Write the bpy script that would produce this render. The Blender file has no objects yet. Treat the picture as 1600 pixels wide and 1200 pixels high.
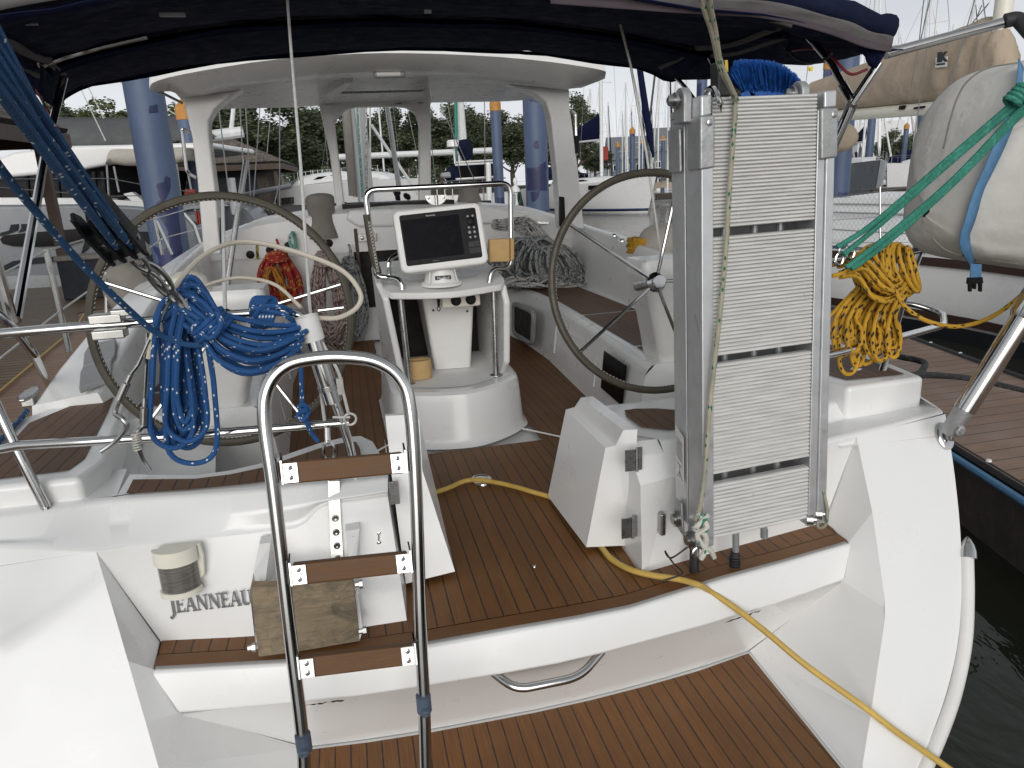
import bpy, math, random
from mathutils import Vector, Matrix, Quaternion, noise
random.seed(11)
SC = bpy.context.scene
COL = SC.collection
PI = math.pi
V = Vector
def R(a): return math.radians(a)

# ------------------------------------------------------------------ camera
F_PX, PITCH, ROLL, YAW, CAM_H = 1110.0, R(15.6), R(2.6), R(12.5), 1.3
FW = V((math.sin(YAW)*math.cos(PITCH), math.cos(YAW)*math.cos(PITCH), -math.sin(PITCH)))
_rt = V((math.cos(YAW), -math.sin(YAW), 0)); _up = _rt.cross(FW)
RT = _rt*math.cos(ROLL) - _up*math.sin(ROLL)
UP = _up*math.cos(ROLL) + _rt*math.sin(ROLL)
CAM = V((0, 0, CAM_H))
# survey helpers: where the sight line through a measured point of the photo meets a known real plane
def _ray(px, py): return FW + RT*((px-800)/F_PX) - UP*((py-600)/F_PX)
def Z(px, py, z): d = _ray(px, py); return CAM + d*((z-CAM_H)/d.z)
def Y(px, py, y): d = _ray(px, py); return CAM + d*(y/d.y)
def X(px, py, x): d = _ray(px, py); return CAM + d*(x/d.x)
def PL(px, py, y0, k):
    d = _ray(px, py); return CAM + d*((y0+k*CAM_H)/(d.y-k*d.z))
cd = bpy.data.cameras.new('camera'); cam = bpy.data.objects.new('camera', cd); COL.objects.link(cam)
cd.sensor_width = 36; cd.lens = 36*F_PX/1600; cd.clip_start = 0.05; cd.clip_end = 2000
cam.matrix_world = Matrix((RT, UP, -FW)).transposed().to_4x4(); cam.location = CAM
SC.camera = cam

WATER, DOCK, CX = -0.9, -0.42, 0.48

# ------------------------------------------------------------------ objects
def tag(o, label=None, cat=None, group=None, kind=None):
    if label: o['label'] = label
    if cat: o['category'] = cat
    if group: o['group'] = group
    if kind: o['kind'] = kind
    return o
def thing(name, label, cat, loc=(0, 0, 0), group=None):
    o = bpy.data.objects.new(name, None); COL.objects.link(o); o.location = loc
    o.empty_display_size = .1
    return tag(o, label, cat, group)
def wloc(o): return V(o.location)      # every parent inverse cancels its parent, so location stays in world units
class MB:
    def __init__(s): s.v = []; s.f = []; s.uv = []; s.m = []
    def add(s, vs, fs, uvs=None, mi=0):
        b = len(s.v); s.v += [tuple(p) for p in vs]
        for i, f in enumerate(fs):
            s.f.append(tuple(b+k for k in f)); s.m.append(mi)
            s.uv.append(uvs[i] if uvs else [(0, 0)]*len(f))
        return s
    def build(s, name, mats, parent=None, smooth=35, bevel=0, seg=3, sub=0, loc=None, solid=0, label=None):
        me = bpy.data.meshes.new(name)
        off = V(loc) if loc is not None else V((0, 0, 0))
        me.from_pydata([V(p)-off for p in s.v], [], s.f)
        for m in (mats if isinstance(mats, (list, tuple)) else [mats]): me.materials.append(m)
        me.polygons.foreach_set('material_index', s.m)
        ul = me.uv_layers.new(name='UVMap')
        ul.data.foreach_set('uv', [c for f in s.uv for p in f for c in p])
        if smooth:
            me.polygons.foreach_set('use_smooth', [True]*len(me.polygons))
            me.set_sharp_from_angle(angle=R(smooth))
        me.validate(); me.update()
        o = bpy.data.objects.new(name, me); COL.objects.link(o); o.location = off
        if parent:
            o.parent = parent; o.matrix_parent_inverse = Matrix.Translation(-wloc(parent))
            # parents carry no rotation while building, so world coordinates stay as written
        if solid:
            md = o.modifiers.new('solid', 'SOLIDIFY'); md.thickness = abs(solid); md.offset = -1 if solid > 0 else 1
        if bevel:
            md = o.modifiers.new('bevel', 'BEVEL'); md.width = bevel; md.segments = seg; md.limit_method = 'ANGLE'; md.angle_limit = R(28)
            md.harden_normals = True
        if sub:
            md = o.modifiers.new('sub', 'SUBSURF'); md.levels = sub; md.render_levels = sub
        if label: o['label'] = label
        return o

def orient(axis):
    a = V(axis).normalized()
    t = V((0, 0, 1)) if abs(a.z) < .9 else V((1, 0, 0))
    u = a.cross(t).normalized(); w = a.cross(u).normalized()
    return u, w, a
def spl(pts, n=8, closed=False):
    P = [V(p) for p in pts]; out = []; N = len(P)
    rng = range(N) if closed else range(N-1)
    for i in rng:
        if closed: a, b, c, d = P[(i-1) % N], P[i], P[(i+1) % N], P[(i+2) % N]
        else:
            b, c = P[i], P[i+1]
            a = P[i-1] if i > 0 else b*2-c
            d = P[i+2] if i+2 < N else c*2-b
        for k in range(n):
            t = k/n
            out.append(.5*((2*b)+(c-a)*t+(2*a-5*b+4*c-d)*t*t+(3*b-a-3*c+d)*t**3))
    if not closed: out.append(P[-1].copy())
    return out
def fillet(pts, r, n=6):
    P = [V(p) for p in pts]; out = [P[0]]
    for i in range(1, len(P)-1):
        a, b, c = P[i-1], P[i], P[i+1]
        u = (a-b); w = (c-b); rr = min(r, u.length*.48, w.length*.48)
        p0 = b+u.normalized()*rr; p1 = b+w.normalized()*rr
        for k in range(n+1):
            t = k/n; out.append(p0*(1-t)**2+b*2*t*(1-t)+p1*t*t)
    out.append(P[-1]); return out
def tube(mb, path, r, seg=10, closed=False, mi=0, cap=True, flat=None):
    P = [V(p) for p in path]
    Q = [P[0]]
    for p in P[1:]:
        if (p-Q[-1]).length > 1e-5: Q.append(p)
    P = Q; n = len(P)
    if n < 2: return mb
    T = []
    for i in range(n):
        if closed: t = P[(i+1) % n]-P[i-1]
        else: t = P[min(i+1, n-1)]-P[max(i-1, 0)]
        if t.length < 1e-9: t = T[-1] if T else V((0, 0, 1))
        T.append(t.normalized())
    u, w, _ = orient(T[0]); fr = [(u, w)]
    for i in range(1, n):
        q = T[i-1].rotation_difference(T[i]); u = q @ fr[-1][0]
        u = (u-T[i]*u.dot(T[i])).normalized(); fr.append((u, T[i].cross(u)))
    vs = []; L = [0]
    for i in range(1, n): L.append(L[-1]+(P[i]-P[i-1]).length)
    for i in range(n):
        ri = r[i] if isinstance(r, (list, tuple)) else (r(i/(n-1)) if callable(r) else r)
        for k in range(seg):
            a = 2*PI*k/seg
            e1, e2 = fr[i]
            vs.append(P[i]+e1*(math.cos(a)*ri)+e2*(math.sin(a)*ri*(flat or 1)))
    fs = []; uv = []
    m = n if closed else n-1
    tot = L[-1]+((P[0]-P[-1]).length if closed else 0)
    for i in range(m):
        j = (i+1) % n; l0 = L[i]; l1 = L[i+1] if i+1 < n else tot
        for k in range(seg):
            k2 = (k+1) % seg
            fs.append((i*seg+k, i*seg+k2, j*seg+k2, j*seg+k))
            uv.append([(l0, k/seg), (l0, (k+1)/seg), (l1, (k+1)/seg), (l1, k/seg)])
    if cap and not closed:
        fs.append(tuple(range(seg-1, -1, -1))); uv.append([(0, 0)]*seg)
        fs.append(tuple((n-1)*seg+k for k in range(seg))); uv.append([(0, 0)]*seg)
    return mb.add(vs, fs, uv, mi)
def lathe(mb, base, axis, prof, seg=24, mi=0, cap=True, sx=1, sy=1):
    """prof: list of (distance along axis, radius)"""
    u, w, a = orient(axis); b = V(base); vs = []
    for h, r in prof:
        for k in range(seg):
            t = 2*PI*k/seg; vs.append(b+a*h+u*(math.cos(t)*r*sx)+w*(math.sin(t)*r*sy))
    fs = []
    for i in range(len(prof)-1):
        for k in range(seg):
            k2 = (k+1) % seg; fs.append((i*seg+k, i*seg+k2, (i+1)*seg+k2, (i+1)*seg+k))
    if cap:
        fs.append(tuple(range(seg-1, -1, -1))); fs.append(tuple((len(prof)-1)*seg+k for k in range(seg)))
    # u x w = direction check: make normals point outwards
    if u.cross(w).dot(a) < 0: fs = [tuple(reversed(f)) for f in fs]
    return mb.add(vs, fs, None, mi)
def prism(mb, outline, ext, mi=0):
    """outline: planar loop of 3D points, ext: extrusion vector"""
    P = [V(p) for p in outline]; e = V(ext); n = len(P)
    nrm = V((0, 0, 0))
    for i in range(n): nrm += P[i].cross(P[(i+1) % n])
    vs = P+[p+e for p in P]
    fs = [tuple(range(n)), tuple(range(2*n-1, n-1, -1))]+[(i, i+n, (i+1) % n+n, (i+1) % n) for i in range(n)]
    if nrm.dot(e) > 0: fs = [tuple(reversed(f)) for f in fs]
    return mb.add(vs, fs, None, mi)
def box(mb, c, s, rz=0, mi=0, axes=None):
    c = V(c); a = axes or (V((math.cos(rz), math.sin(rz), 0)), V((-math.sin(rz), math.cos(rz), 0)), V((0, 0, 1)))
    h = [a[i]*(s[i]/2) for i in range(3)]
    vs = [c+h[0]*x+h[1]*y+h[2]*z for z in (-1, 1) for y in (-1, 1) for x in (-1, 1)]
    fs = [(0, 2, 3, 1), (4, 5, 7, 6), (0, 1, 5, 4), (2, 6, 7, 3), (0, 4, 6, 2), (1, 3, 7, 5)]
    return mb.add(vs, fs, None, mi)
def grid(mb, rows, mi=0, closed=False, uvs=None, flip=False):
    nr, nc = len(rows), len(rows[0]); vs = [p for r in rows for p in r]; fs = []; uv = []
    for i in range(nr-1):
        for j in range(nc if closed else nc-1):
            j2 = (j+1) % nc
            f = [i*nc+j, i*nc+j2, (i+1)*nc+j2, (i+1)*nc+j]; t = [(i/(nr-1), j/nc), (i/(nr-1), (j+1)/nc), ((i+1)/(nr-1), (j+1)/nc), ((i+1)/(nr-1), j/nc)]
            if flip: f.reverse(); t.reverse()
            fs.append(tuple(f)); uv.append(t)
    return mb.add(vs, fs, uv, mi)
def poly(mb, pts, mi=0): return mb.add(pts, [tuple(range(len(pts)))], None, mi)
def up_poly(mb, pts, mi=0):
    P = [V(p) for p in pts]; n = sum((P[i].cross(P[(i+1) % len(P)]) for i in range(len(P))), V())
    if n.z < 0: P.reverse()
    return poly(mb, P, mi)
def rrect(w, h, r, n=5):
    out = []
    for cx, cy, a0 in ((w/2-r, h/2-r, 0), (-w/2+r, h/2-r, 90), (-w/2+r, -h/2+r, 180), (w/2-r, -h/2+r, 270)):
        for k in range(n+1):
            a = R(a0+90*k/n); out.append((cx+r*math.cos(a), cy+r*math.sin(a)))
    return out
def lerp(a, b, t): return V(a)*(1-t)+V(b)*t
def text(name, body, size, loc, axes, mat, parent=None, ext=.001, align='LEFT', sx=1, bold=0):
    cu = bpy.data.curves.new(name, 'FONT'); cu.body = body; cu.size = size; cu.extrude = ext; cu.align_x = align
    cu.space_character = 1.0; cu.offset = bold
    o = bpy.data.objects.new(name, cu); cu.materials.append(mat); COL.objects.link(o)
    x, y, z = [V(a).normalized() for a in axes]
    dg = bpy.context.evaluated_depsgraph_get()
    me = bpy.data.meshes.new_from_object(o.evaluated_get(dg)); bpy.data.objects.remove(o)
    for v in me.vertices: v.co = V(loc)+x*v.co.x*sx+y*v.co.y+z*v.co.z
    if not me.materials: me.materials.append(mat)
    q = bpy.data.objects.new(name, me); COL.objects.link(q)
    if parent: q.parent = parent; q.matrix_parent_inverse = Matrix.Translation(-wloc(parent))
    return q
def copy_tree(o, parent=None):
    c = o.copy(); COL.objects.link(c); c.parent = parent
    for ch in list(o.children): copy_tree(ch, c)
    return c
# ------------------------------------------------------------------ materials
class NT:
    def __init__(s, name):
        s.m = bpy.data.materials.new(name); s.m.use_nodes = True; s.t = s.m.node_tree; s.t.nodes.clear()
        s.out = s.n('ShaderNodeOutputMaterial'); s.b = s.n('ShaderNodeBsdfPrincipled'); s.l(s.b.outputs[0], s.out.inputs[0])
    def n(s, ty, **k):
        nd = s.t.nodes.new(ty)
        for a, b in k.items(): setattr(nd, a, b)
        return nd
    def l(s, a, b): s.t.links.new(a, b)
    def set(s, node, key, val):
        i = node.inputs[key]
        if isinstance(val, bpy.types.NodeSocket): s.l(val, i)
        else: i.default_value = val
    def p(s, **k):
        for a, b in k.items(): s.set(s.b, a.replace('_', ' '), b)
        return s
    def math(s, op, a, b=0.0, c=0.0, clamp=False):
        nd = s.n('ShaderNodeMath', operation=op, use_clamp=clamp); s.set(nd, 0, a); s.set(nd, 1, b); s.set(nd, 2, c); return nd.outputs[0]
    def mix(s, f, a, b):
        nd = s.n('ShaderNodeMix', data_type='RGBA'); s.set(nd, 0, f)
        s.set(nd, 6, c4(a)); s.set(nd, 7, c4(b)); return nd.outputs[2]
    def obj(s): return s.n('ShaderNodeTexCoord').outputs['Object']
    def uvs(s):
        sp = s.n('ShaderNodeSeparateXYZ'); s.l(s.n('ShaderNodeTexCoord').outputs['UV'], sp.inputs[0]); return sp.outputs[0], sp.outputs[1]
    def sep(s, v):
        sp = s.n('ShaderNodeSeparateXYZ'); s.l(v, sp.inputs[0]); return sp.outputs
    def comb(s, x, y, z=0.0):
        c = s.n('ShaderNodeCombineXYZ'); s.set(c, 0, x); s.set(c, 1, y); s.set(c, 2, z); return c.outputs[0]
    def mapping(s, v, scale=(1, 1, 1), rot=(0, 0, 0), loc=(0, 0, 0)):
        mp = s.n('ShaderNodeMapping'); s.l(v, mp.inputs[0]); mp.inputs['Scale'].default_value = scale; mp.inputs['Rotation'].default_value = rot; mp.inputs['Location'].default_value = loc; return mp.outputs[0]
    def noise(s, v, scale, detail=4, rough=.55, dist=0):
        nd = s.n('ShaderNodeTexNoise'); s.l(v, nd.inputs['Vector']); s.set(nd, 'Scale', scale); s.set(nd, 'Detail', detail); s.set(nd, 'Roughness', rough); s.set(nd, 'Distortion', dist); return nd.outputs['Fac']
    def ramp(s, f, stops):
        nd = s.n('ShaderNodeValToRGB'); s.set(nd, 0, f); cr = nd.color_ramp
        while len(cr.elements) > 1: cr.elements.remove(cr.elements[-1])
        cr.elements[0].position = stops[0][0]; cr.elements[0].color = c4(stops[0][1])
        for p_, c in stops[1:]: e = cr.elements.new(p_); e.color = c4(c)
        return nd.outputs[0]
    def white(s, v):
        nd = s.n('ShaderNodeTexWhiteNoise'); s.l(v, nd.inputs['Vector']); return nd.outputs['Value']
    def bump(s, h, dist=.002, strength=1.0):
        nd = s.n('ShaderNodeBump'); s.set(nd, 'Height', h); s.set(nd, 'Distance', dist); s.set(nd, 'Strength', strength); s.l(nd.outputs[0], s.b.inputs['Normal']); return s
def c4(c):
    if isinstance(c, bpy.types.NodeSocket): return c
    if isinstance(c, (int, float)): return (c, c, c, 1)
    return tuple(c)+(1,) if len(c) == 3 else tuple(c)
MAT = {}
def simple(name, col, rough=.5, metal=0., coat=0., var=.12, scale=6., bscale=0, bdist=.001, stain=None, spec=.5):
    """plain surface with mottled colour and optional fine relief"""
    t = NT(name); o = t.obj(); f = t.noise(o, scale, 5, .6)
    c = V(col)
    base = t.ramp(f, [(.3, tuple(c*(1-var))), (.7, tuple(c*(1+var*.6)))])
    if stain:
        g = t.noise(o, stain[1], 6, .7, .6); base = t.mix(t.ramp(g, [(stain[2], 0), (stain[2]+.12, 1)]), base, stain[0])
    t.p(Base_Color=base, Metallic=metal, Roughness=t.ramp(t.noise(o, scale*3, 4), [(.25, rough*.8), (.75, min(1, rough*1.25))]))
    if coat: t.p(Coat_Weight=coat, Coat_Roughness=.08)
    t.p(Specular_IOR_Level=.06 if ('canvas' in name or 'cover' in name or name in ('webbing', 'zip_tape')) else spec)
    if bscale: t.bump(t.noise(o, bscale, 3), bdist)
    MAT[name] = t.m; return t.m
simple('gelcoat', (.78, .785, .775), .30, coat=.25, var=.03, scale=2.2, bscale=1.6, bdist=.0015)
simple('gelcoat_old', (.72, .72, .70), .30, coat=.2, var=.05, scale=4, bscale=3, bdist=.004, stain=((.58, .575, .555), 4, .66))
simple('nonskid', (.74, .745, .735), .6, var=.05, scale=8, bscale=160, bdist=.0012)
simple('steel', (.56, .56, .55), .12, 1, var=.14, scale=9)
simple('steel_dull', (.42, .42, .41), .28, 1, var=.2, scale=14)
simple('wire', (.60, .60, .58), .4, .25, var=.15, scale=60)
simple('cream_plastic', (.74, .72, .62), .4, var=.04)
simple('white_plastic', (.76, .76, .74), .35, var=.05, bscale=2, bdist=.001)
simple('grey_plastic', (.30, .31, .32), .45, var=.08)
simple('black_plastic', (.010, .010, .011), .45, var=.2, spec=.15)
simple('rubber', (.02, .02, .022), .6, var=.3, scale=30)
simple('blue_cap', (.075, .10, .145), .5, var=.2)
simple('smoke_glass', (.006, .006, .007), .10, spec=.07)
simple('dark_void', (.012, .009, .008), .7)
simple('dark_wood', (.062, .036, .022), .5, var=.3, scale=12)
simple('leather', (.060, .052, .036), .5, var=.2, scale=25, bscale=140, bdist=.0006)
simple('stitch', (.72, .70, .62), .7)
simple('tan_foam', (.52, .34, .15), .8, var=.1, scale=18, bscale=200, bdist=.0006)
simple('grey_canvas', (.22, .205, .185), .85, var=.1, scale=12, bscale=500, bdist=.0003)
simple('hypalon', (.62, .61, .575), .75, var=.10, scale=3.5, bscale=7, bdist=.014, stain=((.40, .37, .32), 4, .62), spec=.2)
simple('strap_blue', (.085, .22, .40), .6, var=.15, scale=30, bscale=300, bdist=.0005)
simple('navy_canvas', (.011, .0145, .035), .8, var=.25, scale=5, bscale=9, bdist=.012)
simple('navy_cover', (.010, .013, .042), .8, var=.25, scale=5, bscale=7, bdist=.02)
simple('webbing', (.125, .12, .12), .8, var=.12, scale=16, bscale=300, bdist=.0006)
simple('zip_tape', (.085, .07, .08), .8, var=.15)
simple('tan_canvas', (.42, .345, .265), .8, var=.06, scale=3, bscale=4.5, bdist=.03)
simple('beige_canvas', (.47, .44, .39), .8, var=.06, scale=3, bscale=5, bdist=.02)
simple('awning_grey', (.085, .088, .09), .75, var=.1, scale=1.5, bscale=2, bdist=.03)
simple('hull_white', (.78, .78, .77), .25, coat=.3, var=.03, scale=1.2)
simple('hull_grey', (.165, .18, .20), .3, coat=.15, var=.04, scale=1)
simple('hull_dark', (.028, .032, .038), .5, spec=.1)
simple('boot_brown', (.05, .028, .022), .35)
simple('boot_black', (.012, .013, .016), .4)
simple('boot_navy', (.02, .035, .10), .35)
simple('teak_cap', (.24, .125, .06), .5, var=.2, scale=14)
simple('patch_blue', (.020, .026, .085), .5, var=.25, scale=5)
simple('yellow_plastic', (.65, .42, .06), .4)
simple('orange_cap', (.50, .23, .05), .6, var=.2)
simple('red_plastic', (.30, .06, .05), .7, spec=.1)
simple('mast_alu', (.55, .56, .56), .4, .6, var=.06)
simple('mast_white', (.72, .73, .73), .4)
simple('rig', (.25, .25, .25), .5, .4)
simple('ink', (.03, .03, .035), .5)
simple('chrome_letter', (.30, .30, .31), .25, .9)
simple('label_white', (.75, .75, .74), .5)
simple('yellow_flag', (.75, .62, .05), .7)
simple('green_grass', (.06, .10, .025), .9, var=.4, scale=3, bscale=30, bdist=.05)
simple('tarmac', (.06, .06, .062), .9, var=.2, scale=2)
simple('bark', (.075, .055, .04), .9, var=.3, scale=8, bscale=12, bdist=.03)
simple('timber_dark', (.055, .045, .038), .85, var=.35, scale=3, bscale=10, bdist=.01)
simple('hut_board', (.075, .06, .05), .8, var=.3, scale=4)
simple('hut_panel', (.035, .038, .045), .7, var=.15, spec=.1)
simple('house_blue', (.42, .47, .52), .7, var=.05)
simple('house_grey', (.17, .18, .19), .8, var=.1)
simple('car_paint', (.03, .035, .045), .2, coat=.6)
simple('car_silver', (.40, .41, .43), .25, .3, coat=.6)
simple('alu_plate', (.56, .57, .58), .36, .6, var=.12, scale=11, bscale=30, bdist=.0006, stain=((.34, .345, .35), 8, .60))
simple('alu_cast', (.40, .405, .41), .5, .7, var=.18, scale=20, bscale=90, bdist=.0012)
simple('grey_paint', (.28, .29, .30), .4, .3, var=.12, scale=9, stain=((.42, .44, .46), 5, .63))
def mk_slat():
    t = NT('alu_slat'); o = t.obj(); s = t.mapping(o, (3, 30, 60)); f = t.noise(s, 3, 4, .6)
    c = t.ramp(f, [(.25, (.50, .50, .485)), (.6, (.68, .68, .66)), (.8, (.76, .76, .74))])
    g = t.noise(o, 26, 5, .7); c = t.mix(t.ramp(g, [(.66, 0), (.75, .8)]), c, (.34, .33, .30))
    t.p(Base_Color=c, Metallic=.15, Roughness=.42); MAT['alu_slat'] = t.m
mk_slat()

def mk_teak(name, w=.052, tone=(1, 1, 1), ang=0., seam=.055, light=1.0, seam_col=(.012, .010, .009), offs=0.):
    """laid planks running along +y turned by ang; caulked seams, grain, a tint for each plank"""
    t = NT(name); o = t.mapping(t.obj(), rot=(0, 0, ang), loc=(offs, 0, 0)); x, y, z = t.sep(o)
    q = t.math('DIVIDE', x, w); i = t.math('FLOOR', q); fr = t.math('FRACT', q)
    tint = t.white(t.comb(i, 3.7))
    g = t.noise(t.mapping(o, (38, 1.6, 20)), 4, 6, .65, .35)
    g2 = t.noise(t.mapping(o, (170, 5, 60)), 3, 3, .6)
    big = t.noise(o, 2.6, 4)
    T = V(tone)*light
    def k(a): return (a[0]*T.x, a[1]*T.y, a[2]*T.z)
    c = t.ramp(g, [(.25, k((.070, .029, .011))), (.5, k((.120, .052, .020))), (.75, k((.175, .082, .034)))])
    c = t.mix(t.math('MULTIPLY', g2, .35), c, k((.045, .021, .011)))
    c = t.mix(t.math('MULTIPLY', tint, .42), c, k((.060, .030, .016)))
    c = t.mix(t.ramp(big, [(.45, 0), (.75, .35)]), c, k((.15, .085, .05)))
    e = t.math('MINIMUM', fr, t.math('SUBTRACT', 1.0, fr))
    sm = t.ramp(e, [(seam*.45, 1), (seam, 0)])
    brk = t.ramp(t.noise(t.mapping(o, (1, 3, 1)), 9, 3), [(.3, .55), (.55, 1)])
    smk = t.math('MULTIPLY', sm, brk)
    c = t.mix(smk, c, seam_col)
    h = t.math('ADD', t.math('MULTIPLY', smk, -1.0), t.math('MULTIPLY', g2, .35))
    t.p(Base_Color=c, Roughness=t.ramp(g, [(.3, .48), (.7, .7)])); t.bump(h, .0018)
    MAT[name] = t.m; return t.m
mk_teak('teak_sole', .052, (1.12, 1.04, .62), light=1.42)
mk_teak('teak_oiled', .052, (1.12, 1.02, .60), light=1.42)
mk_teak('teak_cross', .052, (1.12, 1.02, .62), light=1.42)
mk_teak('teak_bare', .050, (1.0, 1.1, 1.25), light=1.15)
mk_teak('teak_board', 1.0, (1.12, 1.02, .62), ang=R(90), light=1.45, seam=.0, offs=.43)
mk_teak('teak_tread', .30, (1.05, 1.03, .72), ang=R(90), light=1.15, seam=.0)
mk_teak('dock_brown', .135, (1.5, 2.1, 3.3), ang=R(90), light=1.55, seam=.04)
mk_teak('dock_left_far', .15, (1.15, 1.75, 2.4), ang=R(90), light=1.35, seam=.16)
mk_teak('dock_weathered', .14, (1.1, 1.7, 2.5), ang=R(90), light=.75, seam=.10)

def mk_rope(name, col, fleck, pf=.16, d=.011, second=None, fsz=.5):
    """braided rope: diagonal strands in relief and coloured flecks; u = metres along, v = round"""
    t = NT(name); u, v = t.uvs()
    a = t.math('ADD', t.math('MULTIPLY', u, 1/(d*2.2)), t.math('MULTIPLY', v, 5.0))
    b = t.math('SUBTRACT', t.math('MULTIPLY', u, 1/(d*2.2)), t.math('MULTIPLY', v, 5.0))
    ca = t.math('FLOOR', a); cb = t.math('FLOOR', b)
    wn = t.white(t.comb(ca, cb)); m0 = t.math('LESS_THAN', wn, pf)
    ha = t.math('ABSOLUTE', t.math('SUBTRACT', t.math('FRACT', a), .5)); hb = t.math('ABSOLUTE', t.math('SUBTRACT', t.math('FRACT', b), .5))
    h = t.math('SUBTRACT', 1.0, t.math('MAXIMUM', ha, hb)); m = t.math('MULTIPLY', m0, t.math('GREATER_THAN', h, fsz))
    dirt = t.noise(t.obj(), 14, 4)
    C = V(col)
    c = t.ramp(dirt, [(.3, tuple(C*.72)), (.7, tuple(C*1.08))])
    if second:
        m2 = t.math('LESS_THAN', t.white(t.comb(ca, cb, 5.0)), second[1]); c = t.mix(m2, c, second[0])
    c = t.mix(m, c, fleck)
    t.p(Base_Color=c, Roughness=.75); t.bump(h, .0016); MAT[name] = t.m; return t.m
mk_rope('rope_blue', (.011, .080, .25), (.66, .70, .74), .085, .0062, fsz=.68)
mk_rope('rope_tackle', (.013, .082, .215), (.62, .66, .70), .07, .0052, fsz=.66)
mk_rope('rope_yellow', (.56, .31, .02), (.03, .02, .012), .14, .0085)
mk_rope('rope_green', (.035, .235, .17), (.05, .27, .20), .3, .005)
mk_rope('rope_olive', (.36, .34, .26), (.02, .13, .07), .09, .0065)
mk_rope('rope_cream', (.62, .60, .54), (.03, .20, .12), .07, .0075)
mk_rope('rope_grey', (.46, .45, .43), (.06, .06, .065), .26)
mk_rope('rope_pink', (.36, .29, .27), (.09, .045, .045), .34)
mk_rope('rope_dark', (.32, .33, .325), (.06, .07, .08), .30)
mk_rope('rope_red', (.36, .022, .022), (.55, .28, .05), .12)
mk_rope('rope_orange', (.50, .20, .02), (.08, .03, .02), .2)
mk_rope('rope_black', (.018, .018, .019), (.05, .05, .05), .2, .016)
mk_rope('rope_teal', (.12, .36, .30), (.5, .55, .5), .2)
mk_rope('rope_white', (.60, .59, .55), (.4, .4, .38), .2)
mk_rope('rope_yellowgreen', (.38, .33, .05), (.05, .05, .04), .2)
simple('cord_yellow', (.55, .37, .085), .5, var=.18, scale=12, stain=((.25, .17, .07), 26, .64))
simple('cord_white', (.58, .53, .44), .5, var=.1)
simple('cord_black', (.012, .012, .013), .5)
simple('cord_red', (.14, .012, .02), .5)
def mk_brush():
    t = NT('bristle_blue'); o = t.obj(); f = t.noise(o, 70, 3)
    t.p(Base_Color=t.ramp(f, [(.3, (.004, .045, .20)), (.7, (.012, .115, .46))]), Roughness=.55); MAT['bristle_blue'] = t.m
mk_brush()
def mk_ply():
    t = NT('old_ply'); o = t.obj(); s = t.mapping(o, (1.2, 3, 9)); g = t.noise(s, 9, 6, .7, .4); b = t.noise(o, 11, 6, .75, .8)
    x, y, z = t.sep(o)
    c = t.ramp(g, [(.3, (.20, .155, .10)), (.6, (.31, .245, .16)), (.8, (.38, .32, .23))])
    c = t.mix(t.ramp(b, [(.44, 0), (.66, .85)]), c, (.10, .09, .072))
    c = t.mix(t.ramp(t.noise(o, 4, 3), [(.5, 0), (.7, .7)]), c, (.19, .165, .115))
    t.p(Base_Color=c, Roughness=.9); t.bump(g, .003); MAT['old_ply'] = t.m
mk_ply()
def mk_pile():
    t = NT('pile_blue'); o = t.obj(); s = t.mapping(o, (1, 1, .35)); f = t.noise(s, 3, 5)
    base = t.ramp(f, [(.3, (.062, .092, .165)), (.7, (.085, .122, .205))])
    vo = t.n('ShaderNodeTexVoronoi', distance='CHEBYCHEV'); t.l(t.mapping(o, (2.0, 2.0, 1.3), loc=(.3, .2, .45)), vo.inputs['Vector']); t.set(vo, 'Scale', 1.0)
    sp = t.n('ShaderNodeSeparateColor'); t.l(vo.outputs['Color'], sp.inputs[0])
    pt = t.math('MULTIPLY', t.math('LESS_THAN', sp.outputs[0], .33), t.math('LESS_THAN', t.math('ADD', vo.outputs['Distance'], t.math('MULTIPLY', t.noise(o, 9, 3), .25)), .44))
    c = t.mix(pt, base, (.022, .028, .10))
    t.p(Base_Color=c, Roughness=.5); t.bump(t.noise(o, 14, 3), .004); MAT['pile_blue'] = t.m
mk_pile()
def mk_water():
    t = NT('water'); o = t.obj()
    a = t.noise(t.mapping(o, (1, .6, 1)), 2.2, 4, .55, .6); b = t.noise(o, .5, 3); f = t.noise(o, 9, 2)
    h = t.math('ADD', t.math('MULTIPLY', a, .7), t.math('ADD', t.math('MULTIPLY', b, 1.1), t.math('MULTIPLY', f, .06)))
    t.p(Base_Color=t.ramp(t.noise(o, .2, 3), [(.3, (.016, .018, .012)), (.7, (.024, .026, .018))]), Roughness=.045, IOR=1.333); t.bump(h, .03); MAT['water'] = t.m
mk_water()
def mk_shingle():
    t = NT('shingle'); u, v = t.uvs(); o = t.obj()
    row = t.math('FLOOR', t.math('DIVIDE', v, .13)); wob = t.math('MULTIPLY', t.white(t.comb(row, 1.0)), .3)
    uu = t.math('ADD', t.math('DIVIDE', u, .16), wob); cell = t.math('FLOOR', uu)
    r = t.white(t.comb(cell, row)); fr = t.math('FRACT', t.math('DIVIDE', v, .13))
    c = t.ramp(r, [(0, (.095, .075, .06)), (.5, (.15, .125, .105)), (1, (.21, .18, .155))])
    e = t.math('LESS_THAN', fr, .16); g = t.math('LESS_THAN', t.math('FRACT', uu), .07)
    c = t.mix(t.math('MAXIMUM', e, g), c, (.02, .016, .014)); c = t.mix(t.ramp(t.noise(o, 3, 4), [(.5, 0), (.8, .4)]), c, (.10, .09, .08))
    t.p(Base_Color=c, Roughness=.9); t.bump(t.math('ADD', fr, t.math('MULTIPLY', r, .6)), .03); MAT['shingle'] = t.m
mk_shingle()
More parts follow.
